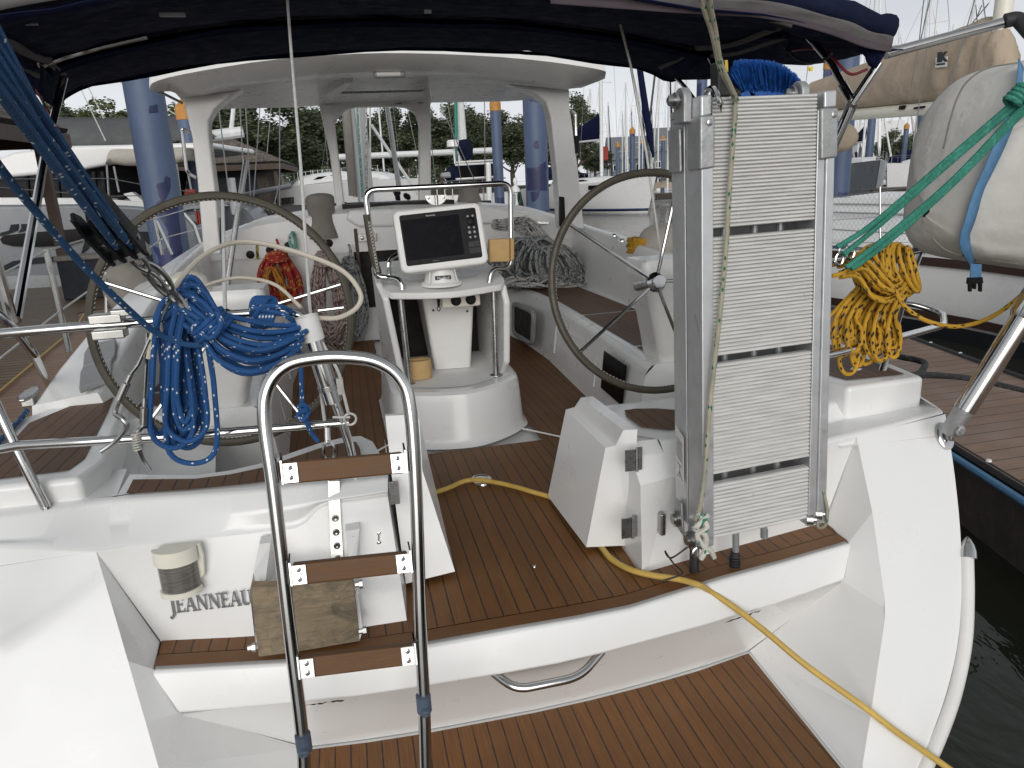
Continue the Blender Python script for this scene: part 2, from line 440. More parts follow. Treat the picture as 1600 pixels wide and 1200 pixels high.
def mk_leaf(name, a, b, c):
    t = NT(name); o = t.obj(); oi = t.n('ShaderNodeObjectInfo').outputs['Random']
    f = t.noise(o, .9, 3); g = t.noise(o, 14, 2)
    col = t.mix(t.math('MULTIPLY', g, .8), t.ramp(f, [(.3, a), (.55, b), (.75, c)]), a)
    t.p(Base_Color=col, Roughness=.6); t.b.inputs['Subsurface Weight'].default_value = 0; MAT[name] = t.m
mk_leaf('leaf', (.036, .050, .024), (.072, .092, .042), (.13, .145, .065))
mk_leaf('leaf_pale', (.05, .07, .02), (.10, .13, .035), (.17, .18, .055))
def mk_screen():
    t = NT('screen_glass'); o = t.obj(); f = t.noise(o, 22, 5, .7, 1.0)
    t.p(Base_Color=t.ramp(f, [(.5, (.004, .004, .006)), (.8, (.012, .013, .016))]), Roughness=.2, Specular_IOR_Level=.03); MAT['screen_glass'] = t.m
mk_screen()
def mk_net():
    t = NT('clear_lens'); o = t.obj(); f = t.noise(t.mapping(o, (3, 3, 60)), 9, 4)
    t.p(Base_Color=t.ramp(f, [(.3, (.07, .065, .055)), (.6, (.16, .155, .14)), (.8, (.30, .29, .27))]), Roughness=.22, Coat_Weight=.4); MAT['clear_lens'] = t.m
mk_net()
# ------------------------------------------------------------------ light and sky (overcast)
SC.view_settings.view_transform = 'Standard'; SC.view_settings.look = 'None'
SC.view_settings.exposure = 0.76; SC.view_settings.gamma = 1.0; SC.view_settings.use_curve_mapping = False
W = bpy.data.worlds.new('World'); SC.world = W; W.use_nodes = True
wt = W.node_tree; wt.nodes.clear()
wo = wt.nodes.new('ShaderNodeOutputWorld'); bg = wt.nodes.new('ShaderNodeBackground'); wt.links.new(bg.outputs[0], wo.inputs[0])
SC.cycles.diffuse_bounces = 8; SC.cycles.max_bounces = 14
SUN_EL, SUN_AZ = R(15), R(194)       # azimuth from +y towards +x
sky = wt.nodes.new('ShaderNodeTexSky'); sky.sky_type = 'NISHITA'; sky.sun_disc = False; sky.sun_elevation = SUN_EL; sky.sun_rotation = SUN_AZ
sky.air_density = 1.0; sky.dust_density = 3.0
sm = wt.nodes.new('ShaderNodeVectorMath'); sm.operation = 'SCALE'; sm.inputs['Scale'].default_value = .09; wt.links.new(sky.outputs[0], sm.inputs[0])
tc = wt.nodes.new('ShaderNodeTexCoord'); mp = wt.nodes.new('ShaderNodeMapping'); mp.inputs['Scale'].default_value = (1.4, 1.4, 5.0); wt.links.new(tc.outputs['Generated'], mp.inputs[0])
nz = wt.nodes.new('ShaderNodeTexNoise'); nz.inputs['Scale'].default_value = 1.6; nz.inputs['Detail'].default_value = 7; nz.inputs['Roughness'].default_value = .52; nz.inputs['Distortion'].default_value = .5
wt.links.new(mp.outputs[0], nz.inputs['Vector'])
rp = wt.nodes.new('ShaderNodeValToRGB'); wt.links.new(nz.outputs['Fac'], rp.inputs[0])
rp.color_ramp.elements[0].position = .28; rp.color_ramp.elements[0].color = (.545, .56, .59, 1)
rp.color_ramp.elements[1].position = .70; rp.color_ramp.elements[1].color = (.66, .68, .705, 1)
mxs = wt.nodes.new('ShaderNodeMix'); mxs.data_type = 'RGBA'; mxs.inputs[0].default_value = .90
wt.links.new(sm.outputs[0], mxs.inputs[6]); wt.links.new(rp.outputs[0], mxs.inputs[7])
sx = wt.nodes.new('ShaderNodeSeparateXYZ'); wt.links.new(tc.outputs['Generated'], sx.inputs[0])
zr = wt.nodes.new('ShaderNodeValToRGB'); wt.links.new(sx.outputs[2], zr.inputs[0]); zr.color_ramp.elements[0].position = .0; zr.color_ramp.elements[0].color = (.85, .85, .855, 1); zr.color_ramp.elements[1].position = .85; zr.color_ramp.elements[1].color = (.34, .34, .34, 1)
zm = wt.nodes.new('ShaderNodeMix'); zm.data_type = 'RGBA'; zm.blend_type = 'MULTIPLY'; zm.inputs[0].default_value = 1.0; wt.links.new(mxs.outputs[2], zm.inputs[6]); wt.links.new(zr.outputs[0], zm.inputs[7])
wt.links.new(zm.outputs[2], bg.inputs[0]); bg.inputs[1].default_value = 1.0
sl = bpy.data.lights.new('sun', 'SUN'); sl.energy = 1.25; sl.angle = R(50); sl.color = (1, .985, .965)
so = bpy.data.objects.new('sun', sl); COL.objects.link(so)
sd = V((math.sin(SUN_AZ)*math.cos(SUN_EL), math.cos(SUN_AZ)*math.cos(SUN_EL), math.sin(SUN_EL)))
so.rotation_euler = (-sd).to_track_quat('-Z', 'Y').to_euler(); so.location = sd*60

# ------------------------------------------------------------------ water
mb = MB(); poly(mb, [(-900, -300, WATER), (900, -300, WATER), (900, 1200, WATER), (-900, 1200, WATER)])
tag(mb.build('water', MAT['water'], smooth=0), kind='structure')
# ------------------------------------------------------------------ the yacht we look into (one thing, many parts)
M = MAT
yacht = thing('sailing_yacht', 'white sailing yacht seen over its open stern with teak cockpit, two wheels and hardtop', 'sailboat', (CX, 6, WATER))
def mir(p): return V((2*CX-p[0], p[1], p[2]))
TR = (1.9, .6)                                                     # raked transom plane y = 1.9 + .6 z
# -- hull skin, stern to bow
stat = [(1.55, 1.15, -.58), (1.75, 1.50, -.25), (2.09, 1.70, .32), (3.2, 1.86, .34), (5, 2.02, .38), (7.5, 2.05, .45), (10, 1.75, .53), (12, 1.2, .60), (13.3, .6, .66), (14.2, .05, .70)]
RO = [PL(*p, .0+1.9, .6) for p in ((1477, 647), (1492, 745), (1502, 860), (1499, 985), (1478, 1085), (1438, 1200))]; RO.append(RO[-1]+V((-.12, -.10, -.16)))
ROs = spl(RO, 4)+[RO[-1]+V((-.3, -.1, -.5))]
bz = [((p.x-CX)/(RO[0].x-CX), p.z-RO[0].z) for p in ROs]
rows = [[(p.y, p.x-CX, p.z) for p in ROs]]
rows.append([(p.y+.05, p.x-CX+.030*max(0, min(1, (p.z+.35)/.3)), p.z) for p in ROs]); rows.append([(p.y+.16, p.x-CX+.052*max(0, min(1, (p.z+.35)/.3)), p.z) for p in ROs])
for y, b, zs in stat[3:]:
    rows.append([(y, b*(f+(1-f)*.35), zs+dz) for f, dz in bz])
mb = MB()
for s in (1, -1):
    grid(mb, [[V((CX+s*x, y, z)) for y, x, z in r] for r in rows], flip=(s < 0))
hull = mb.build('hull', M['hull_white'], yacht, 60)
# -- side decks and foredeck
mb = MB()
def bw(y):
    for (a, b, c), (d, e, f) in zip(stat[2:-1], stat[3:]):
        if a <= y <= d: t = (y-a)/(d-a); return b+(e-b)*t, c+(f-c)*t
    return stat[-1][1], stat[-1][2]
ys = [2.35, 3, 3.6, 4.5, 5.5, 6.5, 7.5, 8.5, 10, 11, 12, 13.3, 14.2]
for s in (1, -1):
    grid(mb, [[V((CX+s*(bw(y)[0]+.005), y, bw(y)[1]+.004)), V((CX+s*max(.0, bw(y)[0]-.75), y, bw(y)[1]+.02))] for y in ys], flip=(s < 0))
poly(mb, [(CX-.75, 10.4, .6), (CX+.75, 10.4, .6), (CX+.4, 12.6, .66), (CX-.4, 12.6, .66)])
for s in (1, -1): up_poly(mb, [V((CX+s*1.20, 2.12, .318)), V((CX+s*1.698, 2.095, .318)), V((CX+s*1.86, 3.2, .345)), V((CX+s*1.4, 3.2, .345))]) if 0 else None
mb.build('side_deck', M['nonskid'], yacht, 30)
mb = MB()
for s in (1, -1):
    tube(mb, [V((CX+s*(bw(y)[0]-.01), y, bw(y)[1]+.02)) for y in [2.5]+ys[1:]], .022, 8)
mb.build('toe_rail', M['teak_cap'], yacht)

for s in (1, -1):
    m_ = MB(); up_poly(m_, [V((CX+s*1.20, 2.10, .33)), V((CX+s*1.698, 2.085, .325)), V((CX+s*1.865, 3.2, .36)), V((CX+s*1.4, 3.2, .36))]); m_.build('deck_corner', M['gelcoat'], yacht, 0)
# -- transom: wings, recess, boarding step and platform walls
RR = [PL(*p, *TR) for p in ((1338, 682), (1363, 800), (1385, 952), (1360, 1120), (1347, 1200))]; RR.append(RR[-1]+V((-.05, -.10, -.16)))
RO = [PL(*p, *TR) for p in ((1477, 647), (1492, 745), (1502, 860), (1499, 985), (1478, 1085), (1438, 1200))]; RO.append(RO[-1]+V((-.12, -.10, -.16)))
LR = [PL(*p, *TR) for p in ((150, 862), (173, 940), (200, 1033), (228, 1130), (248, 1200))]; LR.append(V((2*CX-RR[4].x, RR[4].y, RR[4].z)))
LO = [mir(p) for p in RO]
stepL, stepR = Z(240, 1046, 0), Z(1326, 848, 0)
teakL, teakR = Z(250, 1003, 0), Z(1287, 817, 0)
fasL, fasR = Z(283, 1113, -.13), Z(1315, 907, -.13)
PZ = -.52
plR, plL = Z(1171, 1017, PZ), Z(478, 1168, PZ)
plR2 = plR+(Z(1320, 1200, PZ)-plR)*1.6; plL2 = V((plL.x+.05, plR2.y, PZ))
mb = MB()
def wing(rid, out, fl):
    a = [rid[0], rid[1], rid[2], rid[3], rid[4], rid[5]]; n = 24
    A = a; B = spl(out, 6)
    def samp(L, t): x = t*(len(L)-1); i = min(int(x), len(L)-2); return lerp(L[i], L[i+1], x-i)
    grid(mb, [[samp(A, i/n)*(1-j/6)+samp(B, i/n)*(j/6)+V((0, -.012*math.sin(PI*j/6)*min(1, i/6), 0)) for j in range(7)] for i in range(n+1)], flip=fl)
wing(RR, RO, True)
# inner walls right
quads = [(RR[0], RR[1], stepR, teakR), (RR[1], RR[2], stepR), (stepR, RR[2], fasR), (fasR, RR[2], RR[3], plR), (plR, RR[3], RR[4], plR2), (RR[4], RR[5], plR2)]
for q in quads: poly(mb, list(reversed(q)))
topface = Y(165, 861, 2.1)
mb.build('transom', M['gelcoat'], yacht, 30, bevel=.012, seg=4); mb = MB(); wing(LR, LO, False)
quads = [(LR[0], LR[1], LR[2], stepL, teakL), (LR[2], fasL, stepL), (LR[2], LR[3], fasL), (LR[3], LR[4], plL, fasL), (LR[4], LR[5], plL2, plL)]
for q in quads: poly(mb, q)
mb.build('transom', M['gelcoat'], yacht, 30, bevel=.012, seg=4)

edge_px = [(240, 1046), (330, 1041), (440, 1035), (560, 1022), (671, 1006), (800, 983), (900, 966), (985, 949), (1127, 904), (1230, 876), (1326, 848)]
AE = [Z(*p, 0) for p in edge_px]
fas_px = [(283, 1113), (350, 1108), (440, 1100), (560, 1088), (660, 1073), (800, 1050), (870, 1037), (935, 1022), (1092, 980), (1210, 944), (1315, 907)]
FB = [Z(*p, -.13) for p in fas_px]
mb = MB()
rows = [[V((a.x, a.y+.03, -.004)) for a in AE], [V((a.x, a.y-.004, -.003)) for a in AE], [V((a.x, a.y-.010, -.012)) for a in AE]]
rows += [[lerp(a, b, .96)+V((0, -.008, 0)) for a, b in zip(AE, FB)], [b for b in FB], [b+V((0, .035 if 0 < i < len(FB)-1 else .0, -.012)) for i, b in enumerate(FB)]]
ril = [lerp(plL, plR, i/10)+V((0, .004, 0)) for i in range(11)]
plat_px = [(485, 1167), (575, 1156), (665, 1142), (750, 1126), (834, 1110), (920, 1091), (1002, 1070), (1090, 1045), (1171, 1017)]
PF = [Z(*p, PZ) for p in plat_px]
n = len(AE); pf = []
for i in range(n):
    t = i/(n-1)*(len(PF)-1); k = min(int(t), len(PF)-2); pf.append(lerp(PF[k], PF[k+1], t-k))
pf[0], pf[-1] = plL.copy(), plR.copy(); midr = [lerp(b, q, .5)+V((0, .03 if 0 < i < len(FB)-1 else 0., 0)) for i, (b, q) in enumerate(zip(FB, pf))]; rows.append(midr); rows.append([q+V((0, .004, 0)) for q in pf])
grid(mb, rows, flip=True)
mb.build('boarding_step', M['gelcoat'], yacht, 40, bevel=.010, seg=4)
mb = MB()
up_poly(mb, [plL+V((-.03, .03, -.004)), plR+V((.01, .03, -.004)), plR2+V((.02, 0, -.004)), plL2+V((-.05, 0, -.004))])
mb.build('platform_tray', M['gelcoat'], yacht, 0)
mb = MB(); P = [p+V((0, -.012, 0)) for p in PF]; P[-1].x -= .012
bk = lerp(plR, plR2, 1)+V((-.012, 0, 0)); up_poly(mb, P+[bk, V((plL2.x, bk.y, PZ))])
mb.build('platform_teak', M['teak_oiled'], yacht, 0)
# scuff marks of bare laminate below the step edge
mb = MB()
for (x0, y0, x1, y1, w) in ((478, 1100, 538, 1092, .006), (1128, 973, 1186, 953, .009)):
    a, b = Z(x0, y0, -.13), Z(x1, y1, -.13); r0 = []; r1 = []
    for k in range(15):
        p = lerp(a, b, k/14)+V((0, -.012, .000)); r0.append(p+V((0, 0, w*random.uniform(.1, 1.1)))); r1.append(p-V((0, -.012, w*random.uniform(.1, .8))))
    grid(mb, [r0, r1], flip=True); mb.build('scuff_mark', M['timber_dark'], yacht, 0); mb = MB()

# -- teak on the boarding step: margin board + short cross planks each side + cockpit sole planking
def off(L, d): return [V((p.x, p.y+d, p.z)) for p in L]
mb = MB(); grid(mb, [[p+V((0, .006, .006)) for p in AE], [p+V((0, .062, .006)) for p in AE]], flip=False)
mb.build('margin_board', M['teak_board'], yacht, 0)
mb = MB()
bf = [Z(*p, 0) for p in ((252, 1003), (388, 997), (565, 983), (636, 972))]
up_poly(mb, [p+V((0, .066, .005)) for p in AE[:5]]+[V((.10, 2.2, .005)), V((-.1, 2.2, .005)), V((bf[0].x, 2.12, .005))])
mb.build('step_teak', M['teak_cross'], yacht, 0); mb = MB()
br = [Z(*p, 0) for p in ((1012, 896), (1287, 818))]
up_poly(mb, [p+V((0, .066, .005)) for p in AE[-4:]]+[V((br[1].x+.02, 2.15, .005)), V((br[0].x, 2.2, .005))])
mb.build('step_teak', M['teak_cross'], yacht, 0)
mb = MB()
_ae = [p+V((0, .064, .007)) for p in AE if .06 < p.x < 1.0]
up_poly(mb, _ae+[V((_ae[-1].x+.1, 2.1, .007)), V((1.05, 2.5, .007)), V((1.05, 3.4, .007)), V((-.1, 3.4, .007)), V((-.1, 2.5, .007)), V((_ae[0].x, 2.3, .007))])
up_poly(mb, [V((1.05, 2.5, .007)), V((1.46, 2.9, .007)), V((1.46, 6.9, .007)), V((.9, 6.9, .007)), V((.9, 3.4, .007)), V((1.05, 3.4, .007))])
up_poly(mb, [V((-.1, 2.5, .007)), V((-.1, 3.4, .007)), V((.16, 3.4, .007)), V((.16, 6.9, .007)), V((-.5, 6.9, .007)), V((-.5, 2.6, .007))])
mb.build('cockpit_sole', M['teak_sole'], yacht, 0)
mb = MB()       # white moulded ribs between sole panels
for s in (1, -1):
    a = V((CX+s*.36, 3.6, .011)); b = V((CX+s*.62, 3.3, .011)); c = V((CX+s*.98, 3.05, .011))
    path = spl([a, b, c], 8)
    grid(mb, [[p+V((0, -.012, 0)) for p in path], [p+V((0, 0, .006)) for p in path], [p+V((0, .012, 0)) for p in path]], flip=(s < 0)); mb.build('sole_rib', M['gelcoat'], yacht); mb = MB()
mb = MB(); poly(mb, [(-.7, 2.12, -.02), (1.66, 2.12, -.02), (1.9, 7.2, -.02), (-1.0, 7.2, -.02)]); mb.build('cockpit_pan', M['gelcoat'], yacht, 0)
mb = MB(); cc = Z(752, 751, .008)
lathe(mb, cc+V((0, 0, 0)), (0, 0, 1), [(0, .062), (.006, .06), (.007, .054), (.004, .050), (.004, .012), (.006, .0)], 28, sy=.8)
mb.build('deck_plate', M['steel'], yacht)
mb = MB(); cc = Z(835, 885, .008); lathe(mb, cc, (0, 0, 1), [(0, .008), (.003, .007), (.0, .004)], 14); mb.build('deck_fitting', M['steel'], yacht)

# -- aft coaming mouldings with teak quarter seats (left full, right cut by the gangway)
def moulding(l1, l2, l3, inner, y_in):
    m = MB(); grid(m, [l1, [p+V((0, .035, .012)) for p in l1], l2, [lerp(a, b, .8)+V((0, -.012, .012)) for a, b in zip(l2, l3)], l3], flip=True)
    up_poly(m, l3+list(reversed(inner)))
    n = len(inner); grid(m, [inner, [p+V((0, .02, -.03)) for p in inner], [V((p.x, p.y+y_in, .02)) for p in inner]], flip=True)
    return m
L1 = [lerp(LR[0], LO[0], .9), lerp(LR[0], LO[0], .4), LR[0], Y(220, 852, 2.10), Y(416, 831, 2.10), Y(470, 822, 2.10), Y(505, 792, 2.10), Y(560, 783, 2.1), Y(606, 776, 2.1)]
L2 = [V((-1.10, 2.16, .37)), V((-.95, 2.15, .37)), Z(150, 822, .37), Z(220, 815, .37), Z(395, 801, .375), Z(462, 792, .38), Z(505, 785, .39), Z(560, 777, .40), Z(606, 770, .40)]
L3 = [V((-1.10, 2.25, .43)), V((-.95, 2.25, .43)), Z(150, 778, .43), Z(220, 773, .43), Z(390, 761, .43), Z(460, 755, .43), Z(505, 751, .43), Z(560, 747, .43), Z(606, 742, .43)]
INL = [Z(*p, .43) for p in ((182, 776), (203, 741), (304, 743), (360, 735), (412, 723), (465, 704), (500, 692), (535, 684), (563, 681), (582, 690), (592, 706), (600, 725))]
S1, S2, S3 = spl(L1, 5), spl(L2, 5), spl(L3, 5)
m = MB(); grid(m, [S1, [p+V((0, .012, .012)) for p in S1], S2, [lerp(a, b, .8)+V((0, -.010, .008)) for a, b in zip(S2, S3)], S3], flip=True)
up_poly(m, S3[10:]+list(reversed(INL)))
up_poly(m, [L3[0], L3[1], L3[2], INL[0], V((-.8, 2.5, .43)), V((-1.1, 2.5, .43))])
grid(m, [INL, [p+V((0, .015, -.02)) for p in INL], [V((p.x, p.y+.08, .02)) for p in INL]], flip=True)
# aft vertical face below the moulding
bfz = [V((p.x, p.y, .0)) for p in bf]; bt = [Z(252, 1003, 0), Z(388, 997, 0), Z(500, 988, 0), Z(565, 983, 0), Z(636, 972, 0)]
tp = S1[10:]; bs_ = []
for p in tp:
    t = (p.x-tp[0].x)/(tp[-1].x-tp[0].x); xx = bt[0].x+(bt[-1].x-bt[0].x)*t
    for a, b in zip(bt, bt[1:]):
        if a.x-1e-6 <= xx <= b.x+1e-6: bs_.append(lerp(a, b, (xx-a.x)/(b.x-a.x))); break
    else: bs_.append(bt[-1].copy())
grid(m, [tp, [lerp(a, b, .5) for a, b in zip(tp, bs_)], bs_], flip=False)
def face_y(x, z):
    t = min(1, max(0, (x-bt[0].x)/(bt[-1].x-bt[0].x)))*(len(bt)-1)
    for a, b in zip(bt, bt[1:]):
        if a.x <= x <= b.x: yb = a.y+(b.y-a.y)*(x-a.x)/(b.x-a.x); return yb+(2.10-yb)*max(0, z)/.335
    return 2.06
# inboard cheek of the quarter seat
poly(m, [L1[8], L2[8], L3[8], V((L3[8].x+.01, 2.5, .43)), V((bt[-1].x+.04, 2.5, .0)), bt[-1]])
m.build('quarter_seat', M['gelcoat'], yacht, 30, bevel=.012, seg=4)
m = MB(); up_poly(m, [Z(*p, .437) for p in ((197, 771), (208, 749), (304, 748), (360, 741), (412, 730), (465, 712), (500, 700), (535, 692), (556, 690), (562, 700), (566, 720), (530, 735), (480, 743), (390, 755), (290, 765))])
m.build('seat_teak', M['teak_bare'], yacht, 0)
# right
L1r = [V((.985, 2.05, .33)), V((1.15, 2.06, .33)), V((1.45, 2.10, .33)), RR[0], lerp(RR[0], RO[0], .4), RO[0]+V((0, .003, .003)), RO[0]+V((.05, .25, .02))]
L2r = [V((.985, 2.10, .40)), V((1.15, 2.12, .39)), V((1.45, 2.17, .375)), Z(1300, 659, .37), Z(1370, 645, .37), Z(1440, 627, .37), V((2.34, 2.5, .37))]
L3r = [V((.985, 2.16, .43)), V((1.15, 2.18, .43)), V((1.45, 2.25, .43)), Z(1300, 624, .43), Z(1355, 616, .43), Z(1436, 593, .43), V((2.34, 2.6, .43))]
m = MB(); grid(m, [L1r, [p+V((0, .012, .012)) for p in L1r], L2r, [lerp(a, b, .8)+V((0, -.01, .008)) for a, b in zip(L2r, L3r)], L3r], flip=True)
INR = [mir(p) for p in INL]
up_poly(m, L3r[:4]+[V((1.78, 2.55, .43))]+INR[1:])
up_poly(m, [L3r[3], L3r[4], L3r[5], L3r[6], V((2.34, 2.9, .43)), V((1.78, 2.9, .43))])
grid(m, [INR, [p+V((0, .015, -.02)) for p in INR], [V((p.x, p.y+.08, .02)) for p in INR]])
brt = [Z(1012, 895, 0), Z(1120, 864, 0), Z(1200, 842, 0), Z(1287, 818, 0)]
grid(m, [[L1r[0], L1r[1], L1r[2], L1r[3]], brt])
# inboard cheek: tall bevelled end post beside the gate
hx = brt[0].x-.03
up_poly(m, [V((hx+.002, 2.17, .424)), V((1.3, 2.19, .424)), V((1.3, 2.6, .424)), V((hx+.02, 2.6, .424))]); poly(m, [V((hx+.02, 2.6, .424)), V((1.3, 2.6, .424)), V((1.3, 2.6, .0)), V((hx+.02, 2.6, .0))][::-1])
poly(m, [V((hx+.0, 2.02, .33)), L1r[0], brt[0], V((hx, 2.0, 0))])
poly(m, [V((hx, 2.02, .33)), V((hx, 2.0, 0)), V((hx+.02, 2.5, 0)), V((hx+.02, 2.5, .43)), V((hx, 2.16, .43)), V((hx, 2.1, .40))])
poly(m, [V((hx, 2.02, .33)), V((hx, 2.1, .40)), L2r[0], L1r[0]]); poly(m, [V((hx, 2.1, .40)), V((hx, 2.16, .43)), L3r[0], L2r[0]])
m.build('quarter_seat', M['gelcoat'], yacht, 30, bevel=.012, seg=4)
m = MB(); up_poly(m, [mir(Z(*p, .437)) for p in ((260, 765), (304, 748), (360, 741), (412, 730), (465, 712), (500, 700), (535, 692), (556, 690), (566, 700), (566, 720), (530, 735), (480, 743), (390, 755))])
m.build('seat_teak', M['teak_bare'], yacht, 0)

# -- outboard helm seats with teak tops; coamings running forward
def helm_seat(s, full):
    m = MB(); f = (lambda p: V(p)) if s < 0 else mir
    zt = .50
    P = [f(p) for p in ((-1.22, 2.28, zt), (-.86, 2.26, zt), (-.83, 2.42, zt), (-1.00, 3.32, zt), (-1.12, 3.42, zt), (-1.34, 3.0, zt))]
    prism(m, P, (0, 0, -.5))
    m.build('helm_seat', M['gelcoat'], yacht, 30, bevel=.02, seg=4)
    m = MB(); up_poly(m, [f(p)+V((0, 0, .004)) for p in ((-1.17, 2.33, zt), (-.915, 2.34, zt), (-.90, 2.44, zt), (-.985, 2.98, zt), (-1.035, 3.26, zt), (-1.12, 3.28, zt), (-1.25, 2.95, zt))])
    m.build('seat_teak', M['teak_bare'], yacht, 0)
helm_seat(-1, 1); helm_seat(1, 0)
# coaming: rows of cross sections (outer bottom, outer top, inner top, inner bottom at seat height)
def coaming(s):
    f = (lambda x, y, z: V((2*CX-x, y, z))) if s > 0 else (lambda x, y, z: V((x, y, z)))
    S = [  # y, x_out_bottom, x_out_top, z_out, x_in_top, z_in, x_in_bot, z_bot
        (3.15, -1.36, -1.31, .52, -1.06, .55, -1.00, .42),
        (3.45, -1.38, -1.30, .60, -1.03, .66, -.98, .42),
        (3.9, -1.40, -1.28, .70, -1.02, .76, -.97, .42),
        (4.5, -1.42, -1.28, .78, -1.04, .84, -.97, .42),
        (5.2, -1.44, -1.28, .84, -1.10, .885, -1.02, .42),
        (6.0, -1.44, -1.28, .88, -1.14, .92, -1.06, .42),
        (6.6, -1.42, -1.24, .93, -1.14, .96, -1.08, .42)]
    m = MB()
    rows = [[f(a, y, .36), f(lerp((a, 0, 0), (b, 0, 0), .8)[0], y, z-.06), f(b, y, z), f(c, y, zi), f(c+(d-c)*.25, y, zi-.05), f(d, y, zb), f(d, y, 0)] for y, a, b, z, c, zi, d, zb in S]
    grid(m, rows, flip=(s > 0)); poly(m, rows[0] if s < 0 else list(reversed(rows[0])))
    m.build('coaming', M['gelcoat'], yacht, 40, bevel=.02, seg=4)
coaming(-1); coaming(1)
# -- benches along both sides of the cockpit
def bench(s):
    f = (lambda x, y, z: V((x, y, z))) if s > 0 else (lambda x, y, z: V((2*CX-x, y, z)))
    inner = [(1.37, 3.14), (1.40, 3.6), (1.43, 4.3), (1.47, 5.1), (1.45, 5.8), (1.36, 6.35)]
    m = MB()
    rows = [[f(x-.05, y, 0) for x, y in inner], [f(x-.035, y, .05) for x, y in inner], [f(x-.005, y, .37) for x, y in inner], [f(x+.02, y, .415) for x, y in inner], [f(x+.05, y, .425) for x, y in inner], [f(2.06, y, .425) for x, y in inner]]
    grid(m, rows, flip=(s < 0))
    e = [f(1.32, 3.14, 0), f(1.365, 3.14, .37), f(1.42, 3.14, .425), f(2.06, 3.14, .425), f(2.06, 3.14, 0)]
    poly(m, e if s < 0 else e[::-1])
    m.build('bench', M['gelcoat'], yacht, 40, bevel=.018, seg=4)
    m = MB()
    for y0, y1 in ((3.30, 3.52), (3.56, 4.55), (4.59, 6.3)):
        def xin(y):
            for (a, b), (c, d) in zip(inner, inner[1:]):
                if b <= y <= d: return a+(c-a)*(y-b)/(d-b)
            return 1.4
        A = [f(xin(y0+(y1-y0)*k/6)+.085, y0+(y1-y0)*k/6, .4295) for k in range(7)]; B = [f(1.93, y0+(y1-y0)*k/6, .4295) for k in range(7)]
        grid(m, [A, B], flip=(s < 0))
    m.build('bench_teak', M['teak_bare'], yacht, 0)
    m = MB()     # recessed locker panel ribs
    for y0 in (3.95, 4.9):
        tube(m, [f(1.40+(y0-3.6)*.03, y0, .30), f(1.375+(y0-3.6)*.03, y0, .10)], .008, 8)
    tube(m, [f(1.415, 3.98, .31), f(1.44, 4.88, .31)], .006, 6)
    m.build('locker_rib', M['gelcoat'], yacht)
bench(1); bench(-1)
def wall_panel(name, px, yx, mat, frame=None, fw=.02):
    """flush panel on the inner face of the starboard bench; px traced corners, yx = x of the face"""
    P = [X(a, b, yx) for a, b in px]; m = MB(); c = sum(P, V())/len(P)
    if frame:
        Q = [c+(p-c)*1.0 for p in P]
        m2 = MB(); tube(m2, spl([lerp(P[i], P[(i+1) % 4], t) for i in range(4) for t in (.12, .5, .88)], 5, True), fw, 8, True); m2.build(frame, M['grey_plastic'], yacht)
    prism(m, P, (.01, 0, 0)); return m.build(name, M[mat], yacht, 30, bevel=.004)
wall_panel('opening_port', ((803, 474), (834, 488), (832, 538), (803, 520)), 1.365, 'dark_void', 'port_frame')
wall_panel('locker_hatch', ((943, 548), (977, 571), (970, 634), (938, 606)), 1.345, 'smoke_glass')

# -- helm pods: leaning consoles that carry the wheels
def pod(s):
    f = (lambda x, y, z: V((x, y, z))) if s > 0 else (lambda x, y, z: V((2*CX-x, y, z)))
    m = MB()
    sec = [(.40, 1.47, 1.74, 3.18, 3.42), (.55, 1.42, 1.72, 3.12, 3.36), (.80, 1.33, 1.68, 3.02, 3.26), (.90, 1.29, 1.67, 2.99, 3.24), (.945, 1.30, 1.66, 3.01, 3.23)]
    rows = []
    for z, x0, x1, y0, y1 in sec: rows.append([f(x0, y0, z), f(x1, y0+.03, z), f(x1, y1, z), f(x0, y1, z)])
    grid(m, rows, closed=True, flip=(s < 0)); poly(m, rows[-1] if s > 0 else rows[-1][::-1])
    m.build('helm_pod', M['gelcoat_old'], yacht, 40, bevel=.035, seg=5)
    m = MB(); lathe(m, f(1.60, 3.14, .93), (0, 0, 1), [(0, .085), (.03, .085), (.07, .068), (.09, .035), (.095, .0)], 24); m.build('compass', M['cream_plastic'], yacht)
pod(1); pod(-1)
